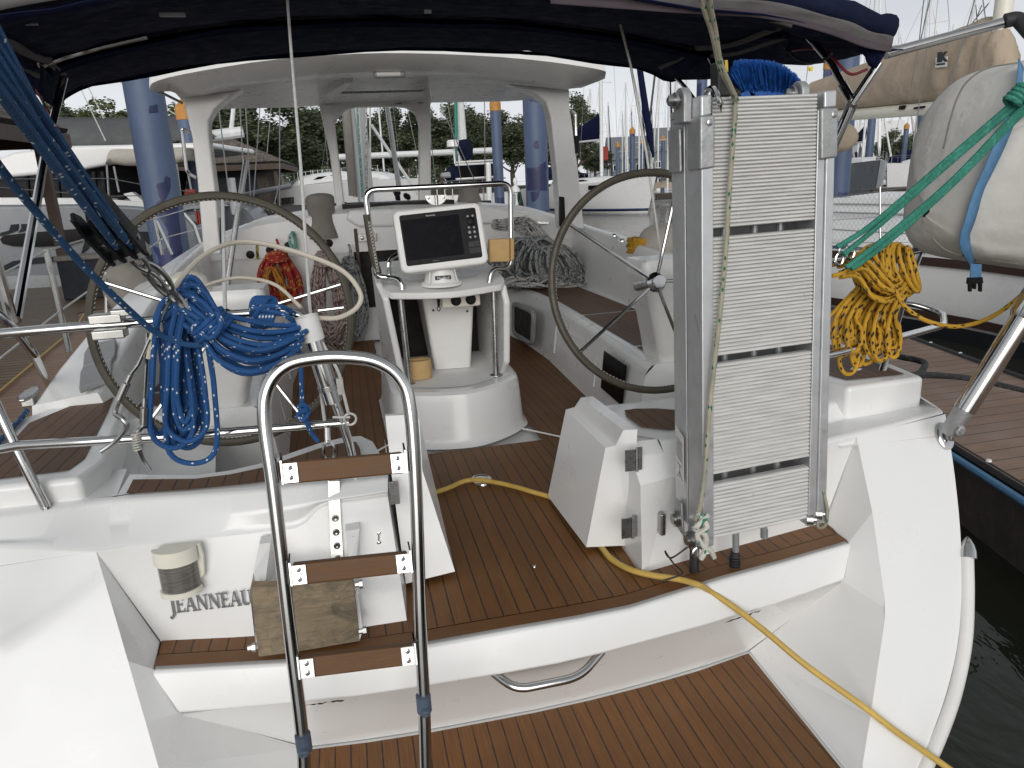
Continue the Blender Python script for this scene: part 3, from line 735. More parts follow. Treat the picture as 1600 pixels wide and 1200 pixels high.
def wheel(c, tilt, spin=0., label=None):
    """steering wheel: leather rim, stitched inner seam, five spokes, chrome hub"""
    ax = V((0, -math.cos(tilt), math.sin(tilt))); u = V((1, 0, 0)); w = ax.cross(u).normalized()
    if w.z < 0: w = -w
    r = .458
    g = bpy.data.objects.new('steering_wheel', None); COL.objects.link(g); g.location = c; g.empty_display_size = .1
    g.parent = yacht; g.matrix_parent_inverse = Matrix.Translation(-wloc(yacht))
    m = MB(); tube(m, [c+u*(math.cos(2*PI*k/72)*r)+w*(math.sin(2*PI*k/72)*r) for k in range(72)], .0165, 10, True); m.build('rim', M['leather'], g)
    m = MB(); N = 170
    for k in range(N):
        a = 2*PI*k/N; d = u*math.cos(a)+w*math.sin(a); tq = -u*math.sin(a)+w*math.cos(a)
        p = c+d*(r-.0158)+ax*.006
        tube(m, [p-tq*.003-ax*.004, p+tq*.003+ax*.004], .0013, 4, cap=False)
    m.build('stitching', M['stitch'], g)
    for k in range(5):
        a = R(spin+72*k); d = u*math.cos(a)+w*math.sin(a)
        m = MB(); tube(m, [c+d*.03, c+d*(r-.01)], .0075, 8); m.build('spoke', M['steel'], g)
    m = MB(); lathe(m, c-ax*.03, ax, [(0, .03), (.02, .042), (.035, .043), (.045, .036), (.052, .030), (.066, .030), (.07, .026), (.07, .0)], 28); m.build('hub', M['steel'], g)
    m = MB(); tube(m, [c-ax*.03, c-ax*.20], .022, 12); m.build('shaft', M['steel_dull'], g)
    if label: g['label'] = label
wheel(Y(1025, 441, 2.80), R(12)); wheel(Y(352, 500, 2.80), R(12), 13.)
# -- transom gates
def gate(name, base, top, flip):
    """base: 4 points round the foot, top: 6 points (aft-left, aft-right, fwd-right, fwd-left...)"""
# starboard gate stands open: traced corners at their heights
m = MB()
A0, A1 = Z(916, 855, .03), Z(986, 852, .03)                       # foot, aft face
B0 = Z(856, 775, .03)                                             # foot, forward-inboard corner
T0, T1 = Z(978, 700, .44), Z(995, 697, .47)
shoulder = [Z(884, 640, .42), Z(946, 700, .40), Z(962, 697, .43), Z(972, 678, .47), Z(994, 671, .50), Z(928, 620, .52), Z(908, 622, .52), Z(898, 638, .46)]
fwdA = A1+V((.02, .34, 0))
# faces: long inboard face, aft face, stepped top
H0, H1, H2, H3, H4 = Z(884, 640, .42), Z(946, 700, .41), Z(962, 696, .425), Z(974, 672, .50), Z(996, 671, .50)
K0, K3, K4 = H0, Z(908, 621, .50), Z(926, 619, .50)
K2 = Z(898, 636, .43)
poly(m, [A0, H1, H0, B0])
poly(m, [A0, A1, H4, H3, H2, H1])
poly(m, [H1, H2, K2, H0]); poly(m, [H2, H3, K3, K2]); poly(m, [H3, H4, K4, K3])
FA, FB_ = V((A1.x+.01, A1.y+.02, A1.z)), V((B0.x+.09, B0.y+.02, B0.z))
poly(m, [A1, FB_, K4, H4]); poly(m, [B0, H0, K2, K3, K4, FB_]); poly(m, [A0, B0, FB_, A1])
g = m.build('transom_gate', M['gelcoat'], yacht, 30, bevel=.014, seg=4)
for (px, py, s) in ((988, 715, 1), (982, 820, 1)):
    h = MB(); c = Y(px, py, 2.06)+V((0, -.0, 0)); d = (H4-A1).normalized()
    box(h, c+V((-.012, -.02, 0)), (.042, .006, .075)); box(h, c+V((.018, -.014, 0)), (.022, .006, .08)); tube(h, [c+V((.006, -.024, -.04)), c+V((.006, -.024, .04))], .006, 8)
    h.build('hinge', M['steel_dull'], g, bevel=.001, seg=1)
m = MB()
a0, a1 = Z(634, 912, .03), Z(711, 893, .03); c1 = V((a1.x-.01, a1.y+.30, .03))
q = [Z(601, 648, .50), Z(634, 645, .50), Z(648, 720, .45), Z(664, 752, .40), Z(685, 742, .38)]
top0 = V((.075, 2.06, .46)); 
S0, S1 = Y(612, 742, 2.10), Y(652, 738, 2.10)
poly(m, [a0, a1, Y(660, 735, 2.06), Y(655, 655, 2.35), Y(640, 648, 2.38), Y(602, 650, 2.38), S0])
g1, g2, g3 = Y(660, 735, 2.06), Y(655, 655, 2.35), a1+V((-.012, .34, 0))
poly(m, [a1, g3, g2]); poly(m, [a1, g2, g1]); poly(m, [g3, a0+V((0, .36, 0)), Y(602, 647, 2.40), g2]); poly(m, [a0, S0, Y(602, 647, 2.40), a0+V((0, .36, 0))])
poly(m, [Y(602, 650, 2.38), Y(602, 647, 2.40), Y(634, 645, 2.40), Y(640, 648, 2.38)])
g = m.build('transom_gate', M['gelcoat'], yacht, 25, bevel=.010, seg=3)
h = MB(); c = Y(616, 770, 2.05); box(h, c, (.03, .006, .075)); h.build('hinge', M['steel_dull'], g, bevel=.001, seg=1)

# -- console in the middle of the cockpit: curved foot, side cheeks, table top
m = MB()
def arc(pts, z, n=8): return [V((p.x, p.y, z)) for p in spl([Z(a, b, z) for a, b in pts], n)]
foot0 = spl([V((.13, 4.45, .0)), V((.135, 3.95, 0)), V((.145, 3.62, 0)), V((.22, 3.54, 0)), V((.40, 3.47, 0)), V((.56, 3.455, 0)), V((.70, 3.52, 0)), V((.83, 3.64, 0)), V((.89, 3.80, 0)), V((.90, 4.45, 0))], 4)
ctr = V((.51, 4.05, 0))
def sc_(L, k, z): return [V((ctr.x+(p.x-ctr.x)*k, ctr.y+(p.y-ctr.y)*k, z)) for p in L]
grid(m, [sc_(foot0, 1.06, .006), sc_(foot0, 1.02, .022), sc_(foot0, 1.0, .05), sc_(foot0, .965, .24), sc_(foot0, .945, .275), sc_(foot0, .90, .287)], flip=False)
up_poly(m, sc_(foot0, .90, .287)+[])
m.build('console_foot', M['gelcoat'], yacht, 40)
m = MB(); up_poly(m, sc_(foot0, .78, .292)); m.build('console_shelf', M['nonskid'], yacht, 0)
for s, (x0, x1, xb0, xb1) in ((-1, (.150, .195, .165, .245)), (1, (.775, .835, .80, .865))):
    m = MB()
    if s < 0: O = [V((x0, 4.4, .285)), V((xb1-.02, 3.80, .285)), V((xb1-.05, 3.73, .42)), V((x1-.035, 3.70, .77)), V((x0-.02, 3.80, .84)), V((x0-.01, 4.4, .87))]
    else: O = [V((xb0, 4.4, .285)), V((xb0+.01, 3.80, .285)), V((xb0+.02, 3.71, .36)), V((xb0+.03, 3.68, .70)), V((xb0+.02, 3.72, .79)), V((xb0, 3.85, .815)), V((xb0, 4.4, .85))]
    prism(m, O, (-.035*s if s > 0 else .035, 0, 0)); m.build('console_cheek', M['gelcoat'], yacht, 30, bevel=.014, seg=4)
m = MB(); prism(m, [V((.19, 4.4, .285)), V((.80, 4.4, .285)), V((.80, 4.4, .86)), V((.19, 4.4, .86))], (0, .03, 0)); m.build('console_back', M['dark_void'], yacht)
# table top
TZ = lambda y: .792+(y-3.62)*.125
tv = lambda x, y, d=0.: V((x, y, TZ(y)+d))
m = MB(); tt = spl([tv(.150, 4.42), tv(.155, 3.98), tv(.185, 3.72), tv(.25, 3.66), tv(.50, 3.61), tv(.72, 3.66), tv(.80, 3.71), tv(.83, 3.90), tv(.80, 4.42)], 5)
prism(m, tt, (0, 0, -.036)); table = m.build('table_top', M['white_plastic'], yacht, 30, bevel=.010, seg=3)
m = MB(); up_poly(m, [tv(.24, 4.34, .002), tv(.245, 4.0, .002), tv(.29, 3.88, .002), tv(.68, 3.88, .002), tv(.73, 4.0, .002), tv(.72, 4.34, .002)]); m.build('table_recess', M['gelcoat_old'], yacht, 0)
for (xb, xt) in ((.262, .253), (.742, .752)):
    m = MB(); tube(m, [V((xb, 3.745, .29)), V((xt, 3.745, .78))], .0165, 14); lathe(m, V((xb, 3.745, .288)), (0, 0, 1), [(0, .036), (.006, .034), (.010, .02)], 20); m.build('console_leg', M['steel_dull'], yacht)
# grab rail over the console
yg = 3.80
pts = [Y(630, 468, 3.72), Y(628, 440, 3.74), Y(600, 432, yg), Y(590, 420, yg), Y(572, 320, yg), Y(576, 300, yg), Y(592, 299, yg), Y(780, 289, yg), Y(791, 290, yg), Y(796, 306, yg), Y(797, 405, yg), Y(790, 420, yg), Y(768, 424, 3.76), Y(764, 446, 3.74)]
m = MB(); tube(m, fillet([pts[0], pts[1]+V((0, 0, .01)), Y(606, 434, yg), Y(588, 432, yg), Y(570, 297, yg), Y(798, 286, yg), Y(799, 420, yg), Y(768, 420, 3.76), pts[-1]], .06, 7), .0155, 12); grab = m.build('grab_rail', M['steel'], yacht)
m = MB(); tube(m, [Y(573, 335, yg), Y(582, 395, yg), Y(591, 428, yg)], .0195, 12); m.build('leather_sleeve', M['leather'], grab)
m = MB()
for k in range(16):
    a = Y(577+k*.9, 348+k*5, yg-.02); tube(m, [a+V((-.006, 0, -.006)), a+V((.006, -.002, .006))], .0014, 4); tube(m, [a+V((.006, 0, -.006)), a+V((-.006, -.002, .006))], .0014, 4)
m.build('stitching', M['stitch'], grab)
m = MB(); c = Y(681, 305, yg); 
O = [c+V((.056*math.cos(R(180+180*k/16)), -.004, .05*math.sin(R(180+180*k/16)))) for k in range(17)]
prism(m, O, (0, .008, 0)); tube(m, [c+V((0, -.012, -.05)), c+V((0, -.012, 0))], .009, 10)
for dx in (-.04, .04): lathe(m, c+V((dx, -.004, -.012)), (0, -1, 0), [(0, .008), (.004, .007), (.005, 0)], 10)
m.build('rail_bracket', M['steel_dull'], grab)
# small grab loop port side of the table
m = MB(); tube(m, fillet([V((.225, 4.05, .845)), V((.225, 4.05, .93)), V((.34, 4.15, .98)), V((.42, 4.2, .98))], .06), .013, 10); lathe(m, V((.225, 4.05, .846)), (0, 0, 1), [(0, .03), (.005, .03), (.008, .014)], 18); m.build('grab_loop', M['steel'], yacht)
# chartplotter pod
pc = [Y(611, 331, 3.74), Y(746, 319, 3.74), Y(765, 409, 3.66), Y(632, 428, 3.66)]
ux = ((pc[1]-pc[0])+(pc[2]-pc[3])).normalized(); uy = (pc[0]-pc[3]); uy = (uy-ux*uy.dot(ux)).normalized(); un = ux.cross(uy)
cen = sum(pc, V())/4; Wd = ((pc[1]-pc[0]).length+(pc[2]-pc[3]).length)/2; Hd = ((pc[0]-pc[3]).length+(pc[1]-pc[2]).length)/2
g = bpy.data.objects.new('chartplotter', None); COL.objects.link(g); g.location = cen; g.parent = yacht; g.matrix_parent_inverse = Matrix.Translation(-wloc(yacht)); g.empty_display_size = .1
def face(w, h, r, d0, d1, cx=0, cy=0, mat='white_plastic', name='housing', bev=.0, n=6):
    m = MB(); prism(m, [cen+ux*(x+cx)+uy*(y+cy)+un*d0 for x, y in rrect(w, h, r, n)], un*(d1-d0)); return m.build(name, M[mat], g, 30, bevel=bev, seg=4)
face(Wd*1.02, Hd*1.03, .035, -.075, .012, bev=.014)
face(Wd*.885, Hd*.83, .012, .004, .0145, cy=.004, mat='black_plastic', name='bezel', bev=.002)
face(Wd*.66, Hd*.66, .004, .014, .0155, cx=-.042, cy=.004, mat='screen_glass', name='screen')
m = MB()
bx = Wd*.365
for (a, b, r) in ((-.012, .088, .006), (.014, .088, .006), (-.014, .03, .006), (.012, .028, .006), (-.014, .005, .008), (.012, .005, .007), (-.014, -.02, .006), (.012, -.02, .006)):
    lathe(m, cen+ux*(bx+a)+uy*(b+.004)+un*.0145, un, [(0, r), (.002, r*.9), (.0025, 0)], 12); m.build('button', M['grey_plastic'], g); m = MB()
m = MB(); lathe(m, cen+ux*bx+uy*.064+un*.0145, un, [(0, .021), (.006, .021), (.009, .017), (.010, .009), (.012, .008), (.012, 0)], 24); m.build('knob', M['black_plastic'], g)
m = MB()
for dy in (-.052, -.085): prism(m, [cen+ux*(bx+x)+uy*(dy+y)+un*.0145 for x, y in rrect(.058, .028, .002, 2)], un*.001); m.build('card_slot_cover', M['rubber'], g); m = MB()
text('brand_lettering', 'Raymarine', .011, cen+ux*(-.062)+uy*(Hd*.365)+un*.0155, (ux, uy, un), M['label_white'], g, .0004)
text('brand_lettering', 'HybridTouch', .006, cen+ux*(-.062)+uy*(-Hd*.372)+un*.0155, (ux, uy, un), M['grey_plastic'], g, .0003)
pb = tv(.475, 3.76, .0)
m = MB(); lathe(m, pb, (0, 0, 1), [(0, .120), (.010, .120), (.018, .112), (.022, .100), (.075, .084), (.12, .076)], 36, sy=.9); ped = m.build('mount', M['white_plastic'], g)
m = MB(); 
for k in (-1, 1): m = MB(); prism(m, [pb+V((k*.080, -.094, .02)), pb+V((k*.070, -.102, .02)), pb+V((k*.060, -.084, .09)), pb+V((k*.066, -.078, .09))], (0, .02, 0)); m.build('mount_rib', M['white_plastic'], g, bevel=.003)
m = MB(); prism(m, [pb+V((x, -.093, .048+y)) for x, y in rrect(.082, .020, .003, 3)], (0, .010, 0)); m.build('badge', M['ink'], g)
text('badge_lettering', 'NavPod', .0175, pb+V((.0, -.0945, .0415)), (V((1, 0, 0)), V((0, 0, 1)), V((0, -1, 0))), M['label_white'], g, .0006, 'CENTER', 1.12)

# -- cabin bulkhead with companionway, cabin top
yb = 6.45
m = MB()
def P(px, py): return Y(px, py, yb)
LBX, CWL, CWR = -1.12, .07, .95
zt = 1.06
def pr(x0, x1, z0, z1, d=.04): prism(m, [V((x0, yb, z0)), V((x1, yb, z0)), V((x1, yb, z1)), V((x0, yb, z1))], (0, d, 0))
pr(-1.15, CWL, 0, 1.0); pr(CWR, 2.1, 0, .98); pr(CWL-.0, CWR+.0, 0, .30, .05)
m.build('bulkhead', M['gelcoat_old'], yacht, 30, bevel=.01)
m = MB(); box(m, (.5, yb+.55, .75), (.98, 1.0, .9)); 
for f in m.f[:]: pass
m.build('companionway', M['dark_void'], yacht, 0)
m = MB(); box(m, ((CWL+CWR)/2, yb+.02, 1.0), (CWR-CWL, .05, .035)); box(m, (CWL+.03, yb+.0, .75), (.03, .05, .5)); m.build('companionway_trim', M['dark_wood'], yacht, bevel=.003)
m = MB(); box(m, Y(574, 371, yb-.03), (.16, .03, .07)); lathe(m, Y(566, 372, yb-.05), (0, -1, 0), [(0, .016), (.01, .016), (.012, 0)], 16); m.build('hatch_lock', M['steel_dull'], yacht, bevel=.004)
# sliding hatch garage and cabin top
m = MB()
prof = lambda y: [(-1.24, .90), (-1.14, .97), (-.72, 1.10), (-.15, 1.16), (.48, 1.18), (1.11, 1.16), (1.68, 1.10), (2.10, .97), (2.20, .90)]
rows = []
for y, k, dz in ((6.43, 1.0, -.035), (6.5, 1, 0), (7.2, .99, .02), (8.2, .94, .02), (9.5, .84, .0), (10.6, .70, -.06), (11.4, .55, -.2), (11.6, .52, -.36)):
    rows.append([V((CX+(x-CX)*k, y, z+dz)) for x, z in prof(y)])
grid(m, rows, flip=False)
for r in rows[:1]: poly(m, r+[V((2.2, 6.43, .80)), V((-1.24, 6.43, .80))])
for i in range(len(rows)-1):
    a, b = rows[i], rows[i+1]
    poly(m, [a[0], b[0], V((b[0].x-.06, b[0].y, .40)), V((a[0].x-.06, a[0].y, .40))]); poly(m, [a[-1], V((a[-1].x+.06, a[-1].y, .40)), V((b[-1].x+.06, b[-1].y, .40)), b[-1]])
m.build('cabin_top', M['gelcoat'], yacht, 35)
m = MB(); prism(m, [Y(540, 343, 6.40), Y(560, 356, 6.40), Y(800, 350, 6.40), Y(830, 335, 6.40), Y(760, 322, 6.40), Y(545, 328, 6.40)], (0, .5, .03)); m.build('hatch_garage', M['gelcoat'], yacht, 30, bevel=.03, seg=4)
for s in (1, -1):      # dark coachroof window strip and handrail
    m = MB(); tube(m, [V((CX+s*1.30, 6.9, 1.075)), V((CX+s*1.28, 8.0, 1.085)), V((CX+s*1.15, 9.2, 1.05))], .014, 8); m.build('cabin_handrail', M['teak_cap'], yacht)
m = MB(); prism(m, [Y(430, 322, 7.6), Y(560, 316, 7.6), Y(768, 313, 7.6), Y(768, 326, 7.6), Y(560, 330, 7.6), Y(430, 334, 7.6)], (0, .12, 0)); m.build('halyard_trough', M['boot_black'], yacht, bevel=.01)
m = MB()
for k in range(9):
    a = Y(500+k*8, 322+2*math.sin(k*2.1), 7.55); lathe(m, a+V((-.02, 0, 0)), (1, 0, 0), [(0, .015), (.01, .03), (.03, .03), (.04, .015)], 10)
m.build('rope_clutch', M['black_plastic'], yacht)

# -- hardtop
m = MB()
def pxcurve(pts, y, n=24, bow=0.):
    S = spl([Y(a, b, y) for a, b in pts], 10); out = []
    for i in range(n+1):
        t = i/n*(len(S)-1); k = min(int(t), len(S)-2); p = lerp(S[k], S[k+1], t-k); out.append(p)
    return out
ra = pxcurve([(233, 131), (238, 122), (270, 112), (340, 99), (420, 87), (520, 79), (600, 76), (700, 78), (800, 84), (880, 93), (935, 102), (946, 106)], 5.45)
rb = pxcurve([(240, 140), (262, 141), (310, 150), (345, 142), (420, 132), (520, 123), (600, 120), (700, 120), (780, 126), (850, 136), (905, 138), (944, 120)], 5.85)
rc = [p+V((0, .10, .035)) for p in rb]
rd = pxcurve([(300, 172), (320, 170), (345, 169), (380, 168), (440, 167), (500, 164), (560, 162), (620, 160), (680, 159), (740, 158), (800, 157), (850, 153), (880, 148)], 7.35)
top = [p+V((0, .05, .06)) for p in ra]; tf = [p+V((0, .25, .10)) for p in rd]
ra2 = [p+V((0, -.012, -.03)) for p in ra]
mid = [lerp(a, b, .5)+V((0, 0, .05)) for a, b in zip(rc, rd)]
fr = [p+V((0, .25, .02)) for p in rd]
grid(m, [tf, top, ra, ra2, [lerp(a, b, .5)+V((0, .0, -.03)) for a, b in zip(ra2, rb)], rb, [lerp(p, q, .3)+V((0, .02, .0)) for p, q in zip(rb, rc)], rc, mid, rd, fr, tf], flip=True)
roof = m.build('hardtop_roof', M['gelcoat_old'], yacht, 50)
def post(name, sec0, sec1, y, dpt, mat='gelcoat_old'):
    pass
def ppost(px_list, y, depth, name='hardtop_post'):
    m = MB(); prism(m, [Y(a, b, y) for a, b in px_list], (0, depth, 0)); return m.build(name, M['gelcoat_old'], yacht, 30, bevel=.018, seg=3)
ppost([(285, 152), (300, 215), (308, 280), (318, 397), (346, 398), (338, 300), (327, 215), (326, 190), (336, 172), (352, 158), (380, 138)], 5.98, .16)
ppost([(790, 130), (838, 148), (853, 160), (860, 182), (870, 270), (876, 358), (913, 358), (903, 260), (894, 190), (890, 165), (891, 140)], 5.98, .16)
ppost([(497, 158), (515, 240), (527, 334), (541, 334), (529, 240), (523, 190), (540, 172), (560, 166), (500, 150)], 7.3, .10)
ppost([(600, 164), (636, 168), (650, 178), (655, 196), (655, 330), (674, 330), (673, 160), (640, 152)], 7.3, .10)
ppost([(497, 150), (500, 168), (560, 167), (640, 166), (674, 163), (674, 148)], 7.3, .10, 'windshield_head')
# overhead beams inside, grab handle, light
for px in (((505, 140), (540, 122), (552, 122), (520, 150)), ((655, 123), (668, 123), (675, 150), (664, 150))):
    m = MB(); prism(m, [Y(px[0][0], px[0][1]+8, 6.9), Y(px[1][0], px[1][1]+8, 6.1), Y(px[2][0], px[2][1]+8, 6.1), Y(px[3][0], px[3][1]+8, 6.9)], (0, 0, .06)); m.build('roof_beam', M['gelcoat_old'], yacht, bevel=.01)
m = MB(); tube(m, [Y(528, 145, 6.8), Y(660, 142, 6.8)], .010, 8); m.build('overhead_rail', M['steel_dull'], yacht)
m = MB(); c0, c1 = Y(583, 116, 5.72), Y(633, 115, 5.72); tube(m, [c0, lerp(c0, c1, .05), lerp(c0, c1, .95), c1], [.016, .030, .030, .016], 12); lt = m.build('strip_light', M['grey_plastic'], yacht)
m = MB(); tube(m, [lerp(c0, c1, .1)+V((0, -.018, -.004)), lerp(c0, c1, .84)+V((0, -.018, -.004))], .018, 10); m.build('diffuser', M['gelcoat_old'], lt)
m = MB(); prism(m, [Y(875, 307, 5.95), Y(882, 308, 5.95), Y(884, 354, 5.95), Y(876, 354, 5.95)], (0, .05, 0)); m.build('switch_panel', M['black_plastic'], yacht, bevel=.003)
m = MB(); prism(m, [Y(343, 340, 5.96), Y(346, 340, 5.96), Y(351, 388, 5.96), Y(345, 390, 5.96)], (0, .05, 0)); m.build('switch_panel', M['black_plastic'], yacht, bevel=.003)
# side grab handles on the hardtop posts
m = MB(); tube(m, fillet([Y(297, 207, 6.0), Y(284, 200, 6.0), Y(292, 270, 6.0), Y(306, 278, 6.0)], .07), .014, 10); m.build('post_handle', M['steel'], yacht)
m = MB(); tube(m, fillet([Y(893, 174, 6.0), Y(899, 178, 6.0), Y(901, 240, 6.0), Y(897, 246, 6.0)], .03), .013, 10); m.build('post_handle', M['steel'], yacht)
m = MB(); tube(m, [Y(901, 212, 6.0), Y(900, 240, 6.0)], .024, 10); m.build('handle_sleeve', M['black_plastic'], yacht)
for (a, b) in (((247, 142), (285, 161)), ((893, 136), (930, 119))):
    m = MB(); tube(m, [Y(*a, 5.8), Y(*b, 5.9)], .010, 8); m.build('gutter_rail', M['steel_dull'], yacht)
# -- mast, rig and winches on deck
m = MB(); mx = Y(566, 250, 9.3).x
def mpole(p0, p1, r): tube(m, [p0, p1], r, 16)
mpole(V((mx, 9.3, 1.15)), V((mx-.05, 9.5, 16)), .10); m.build('mast', M['mast_alu'], yacht)
for px0, px1, mat, r in ((546, 557, 'rope_orange', .013), (558, 566, 'rope_teal', .012), (572, 573, 'rope_grey', .013), (578, 579, 'rope_white', .011), (541, 553, 'rope_grey', .012)):
    m = MB(); tube(m, [Y(px1, 308, 9.05), Y((px0+px1)/2, 230, 9.1), Y(px0, 165, 9.15), Y(px0-6, 120, 9.2)], r, 8); m.build('halyard', M[mat], yacht)
m = MB(); tube(m, [Y(552, 306, 8.9), Y(540, 160, 8.9), Y(534, 90, 9.0)], .055, 10); m.build('sail_stack', M['grey_canvas'], yacht)
m = MB(); tube(m, [Y(624, 296, 8.6), Y(604, 160, 9.2), Y(590, 60, 9.8)], .03, 10); m.build('rigid_vang', M['steel_dull'], yacht)
m = MB(); c = Y(627, 308, 8.5)
for k in range(7):
    a = c+V((random.uniform(-.10, .10), random.uniform(-.05, .05), random.uniform(-.03, .05))); lathe(m, a, (1, .2, .3), [(0, .02), (.01, .035), (.04, .035), (.05, .02)], 10)
m.build('block_cluster', M['black_plastic'], yacht)
m = MB(); tube(m, [Y(660, 312, 9.5), Y(580, 195, 9.7)], .02, 8); m.build('shroud', M['mast_white'], yacht)
for px, y0 in (((318, 165), 8.8), ((352, 400), 8.2)):
    pass
# -- pushpit rails, port and starboard
def on_face(px, py, lift=.010):
    p = Y(px, py, 2.06)
    for _ in range(5): p = Y(px, py, face_y(p.x, p.z)-lift)
    return p
def rail(name, paths, r=.0135, mat='steel', feet=(), parent=yacht):
    m = MB()
    for p in paths: tube(m, p, r, 12)
    for f, ax in feet: lathe(m, f, ax, [(0, .033), (.006, .032), (.010, .018), (.03, .0165)], 18)
    return m.build(name, M[mat], parent)
pb0, pb1 = V((-.955, 2.24, .415)), V((-.035, 2.20, .355))
top0, top1 = Y(20, 690, 2.22), Y(484, 505, 2.2)
rail('pushpit', [fillet([Z(78, 606, .45), Y(52, 552, 2.6), Y(25, 516, 2.48), Y(-20, 476, 2.45), V((-1.21, 2.36, .965)), Y(-60, 527, 2.28), Y(60, 516, 2.25), Y(300, 497, 2.2), Y(445, 486, 2.2), Y(474, 494, 2.2), Y(500, 560, 2.2), Y(545, 690, 2.2), pb1], .05, 6),
                 [Y(-40, 712, 2.30), Y(0, 702, 2.25), Y(30, 696, 2.22), Y(300, 680, 2.2), Y(545, 660, 2.2)],
                 fillet([pb0, Y(20, 690, 2.24), Y(-25, 590, 2.3), Y(-60, 520, 2.32)], .1, 6)], .0145, feet=[(pb0+V((0, 0, -.012)), (0, 0, 1)), (pb1+V((0, 0, -.012)), (0, 0, 1))])
# port guard stanchions and bimini leg going forward along the deck edge
def stanch(px0, px1, y0, y1, r=.0125, name='stanchion'):
    m = MB(); tube(m, [Y(*px0, y0), Y(*px1, y1)], r, 10); return m.build(name, M['steel'], yacht)
stanch((108, 550), (72, 390), 3.45, 3.45)
stanch((166, 400+90), (166, 425), 4.9, 4.9, .010)
stanch((20, 505), (-10, 400), 2.6, 2.6, .018)
stanch((25, 500), (70, 245), 2.6, 3.6, .017, 'bimini_leg')
m = MB(); tube(m, [Y(70, 245, 3.6), Y(88, 170, 3.75), Y(100, 120, 3.8)], .017, 10); m.build('bimini_leg', M['steel'], yacht)
m = MB(); tube(m, [Y(268, 490, 4.6), Y(352, 465, 4.6), Y(372, 330, 4.7), Y(385, 250, 4.75)][1:], .017, 10); m.build('bimini_leg', M['steel_dull'], yacht)
for px0, px1, y in (((244, 345), (268, 398), 5.6), ((241, 338), (254, 398), 5.6), ):
    m = MB(); tube(m, [Y(*px0, y), Y(*px1, y)], .013, 8); m.build('stanchion', M['steel'], yacht)
for pts in ([Y(0, 430, 3.0), Y(72, 392, 3.45), Y(240, 342, 5.6), Y(330, 316, 7.5)], [Y(0, 560, 3.0), Y(95, 485, 3.45), Y(166, 435, 4.9), Y(255, 372, 5.6), Y(330, 352, 7.5)]):
    m = MB(); tube(m, pts, .004, 6); m.build('lifeline', M['wire'], yacht)
# clamp on the top rail
m = MB(); c = Y(172, 508, 2.2)
for dz in (.022, -.022): box(m, c+V((0, -.012, dz)), (.085, .05, .026))
box(m, c+V((.04, -.02, .036)), (.05, .03, .02)); m.build('rail_clamp', M['steel_dull'], yacht, bevel=.004)
# starboard pushpit
s0 = Z(1364, 629, .40)
rail('pushpit', [fillet([s0, Y(1420, 440, s0.y+.35), Y(1462, 330, s0.y+.6), Y(1500, 240, s0.y+.8)], .1, 5),
                 fillet([Y(1200, 572, 2.25), Y(1290, 556, 2.28), Y(1395, 530, 2.4), Y(1475, 508, 2.75), Y(1474, 490, 3.1), Y(1425, 474, 3.2), Y(1350, 470, 3.2)], .09, 7),
                 fillet([Y(1180, 415, 2.25), Y(1290, 412, 2.28), Y(1400, 398, 2.5), Y(1490, 380, 3.0), Y(1560, 372, 3.4)], .1, 7),
                 [Y(1372, 540, 3.2), Y(1398, 500, 3.2), Y(1450, 350, 3.3)]], .0155, feet=[(s0+V((0, 0, -.006)), (0, 0, 1))])
m = MB(); tube(m, [Y(1372, 520, 2.9), Y(1420, 420, 2.95), Y(1458, 330, 3.0), Y(1490, 240, 3.1)], .026, 12); m.build('davit_post', M['steel'], yacht)
# chain plates, shackles at the rail end where the lashing leads
m = MB(); c = Y(1306, 404, 2.3)
for dx, dz in ((0, 0), (.012, .035), (.045, .02)):
    p = c+V((dx, -.02, dz)); tube(m, [p+V((.016*math.cos(2*PI*k/14), 0, .022*math.sin(2*PI*k/14))) for k in range(14)], .005, 6, True)
m.build('shackle', M['steel'], yacht)
# lower bimini/rail drop post with white-capped holder (flag or rod socket)
a0, a1 = Y(478, 492, 2.13), Y(520, 628, 2.13); dv = (a1-a0).normalized()
m = MB(); tube(m, [a0+dv*.05, a1], .028, 20); holder = m.build('rod_holder', M['steel'], yacht)
m = MB(); tube(m, [lerp(a0, a1, .05)-dv*.01, lerp(a0, a1, .28)], .033, 20, cap=False); tube(m, [lerp(a0, a1, .28), lerp(a0, a1, .05)-dv*.01], .027, 20, cap=False); m.build('holder_cap', M['white_plastic'], holder)
m = MB()
for t in (.42, .80): tube(m, [lerp(a0, a1, t), lerp(a0, a1, t+.055)], .031, 20); m.build('holder_clamp', M['steel_dull'], holder); m = MB()
box(m, lerp(a0, a1, .82)+V((.035, -.005, 0)), (.02, .02, .05)); m.build('clamp_screw', M['steel_dull'], holder)
# port backstay: wire, toggle and chain plate on the transom; starboard backstay behind the gangway
cp = Y(520, 752, 2.09)
bs = [Y(512, 694, 2.16), Y(484, 480, 2.4), Y(470, 260, 2.62), Y(455, 80, 2.85), Y(430, -250, 3.3)]
m = MB(); tube(m, bs, .0055, 8); back = m.build('backstay', M['wire'], yacht)
m = MB(); c = Y(514, 706, 2.15)
tube(m, [c+V((.016*math.cos(2*PI*k/16), 0, .034*math.sin(2*PI*k/16))) for k in range(16)], .0055, 6, True)
c2 = c+V((.0, 0, -.055)); tube(m, [c2+V((0, .013*math.cos(2*PI*k/16), .028*math.sin(2*PI*k/16))) for k in range(16)], .0055, 6, True)
for s in (-1, 1): box(m, c+V((s*.018, 0, -.035)), (.006, .022, .012))
tube(m, [Y(511, 668, 2.17), Y(512, 692, 2.16)], .010, 10); m.build('toggle', M['steel'], back)
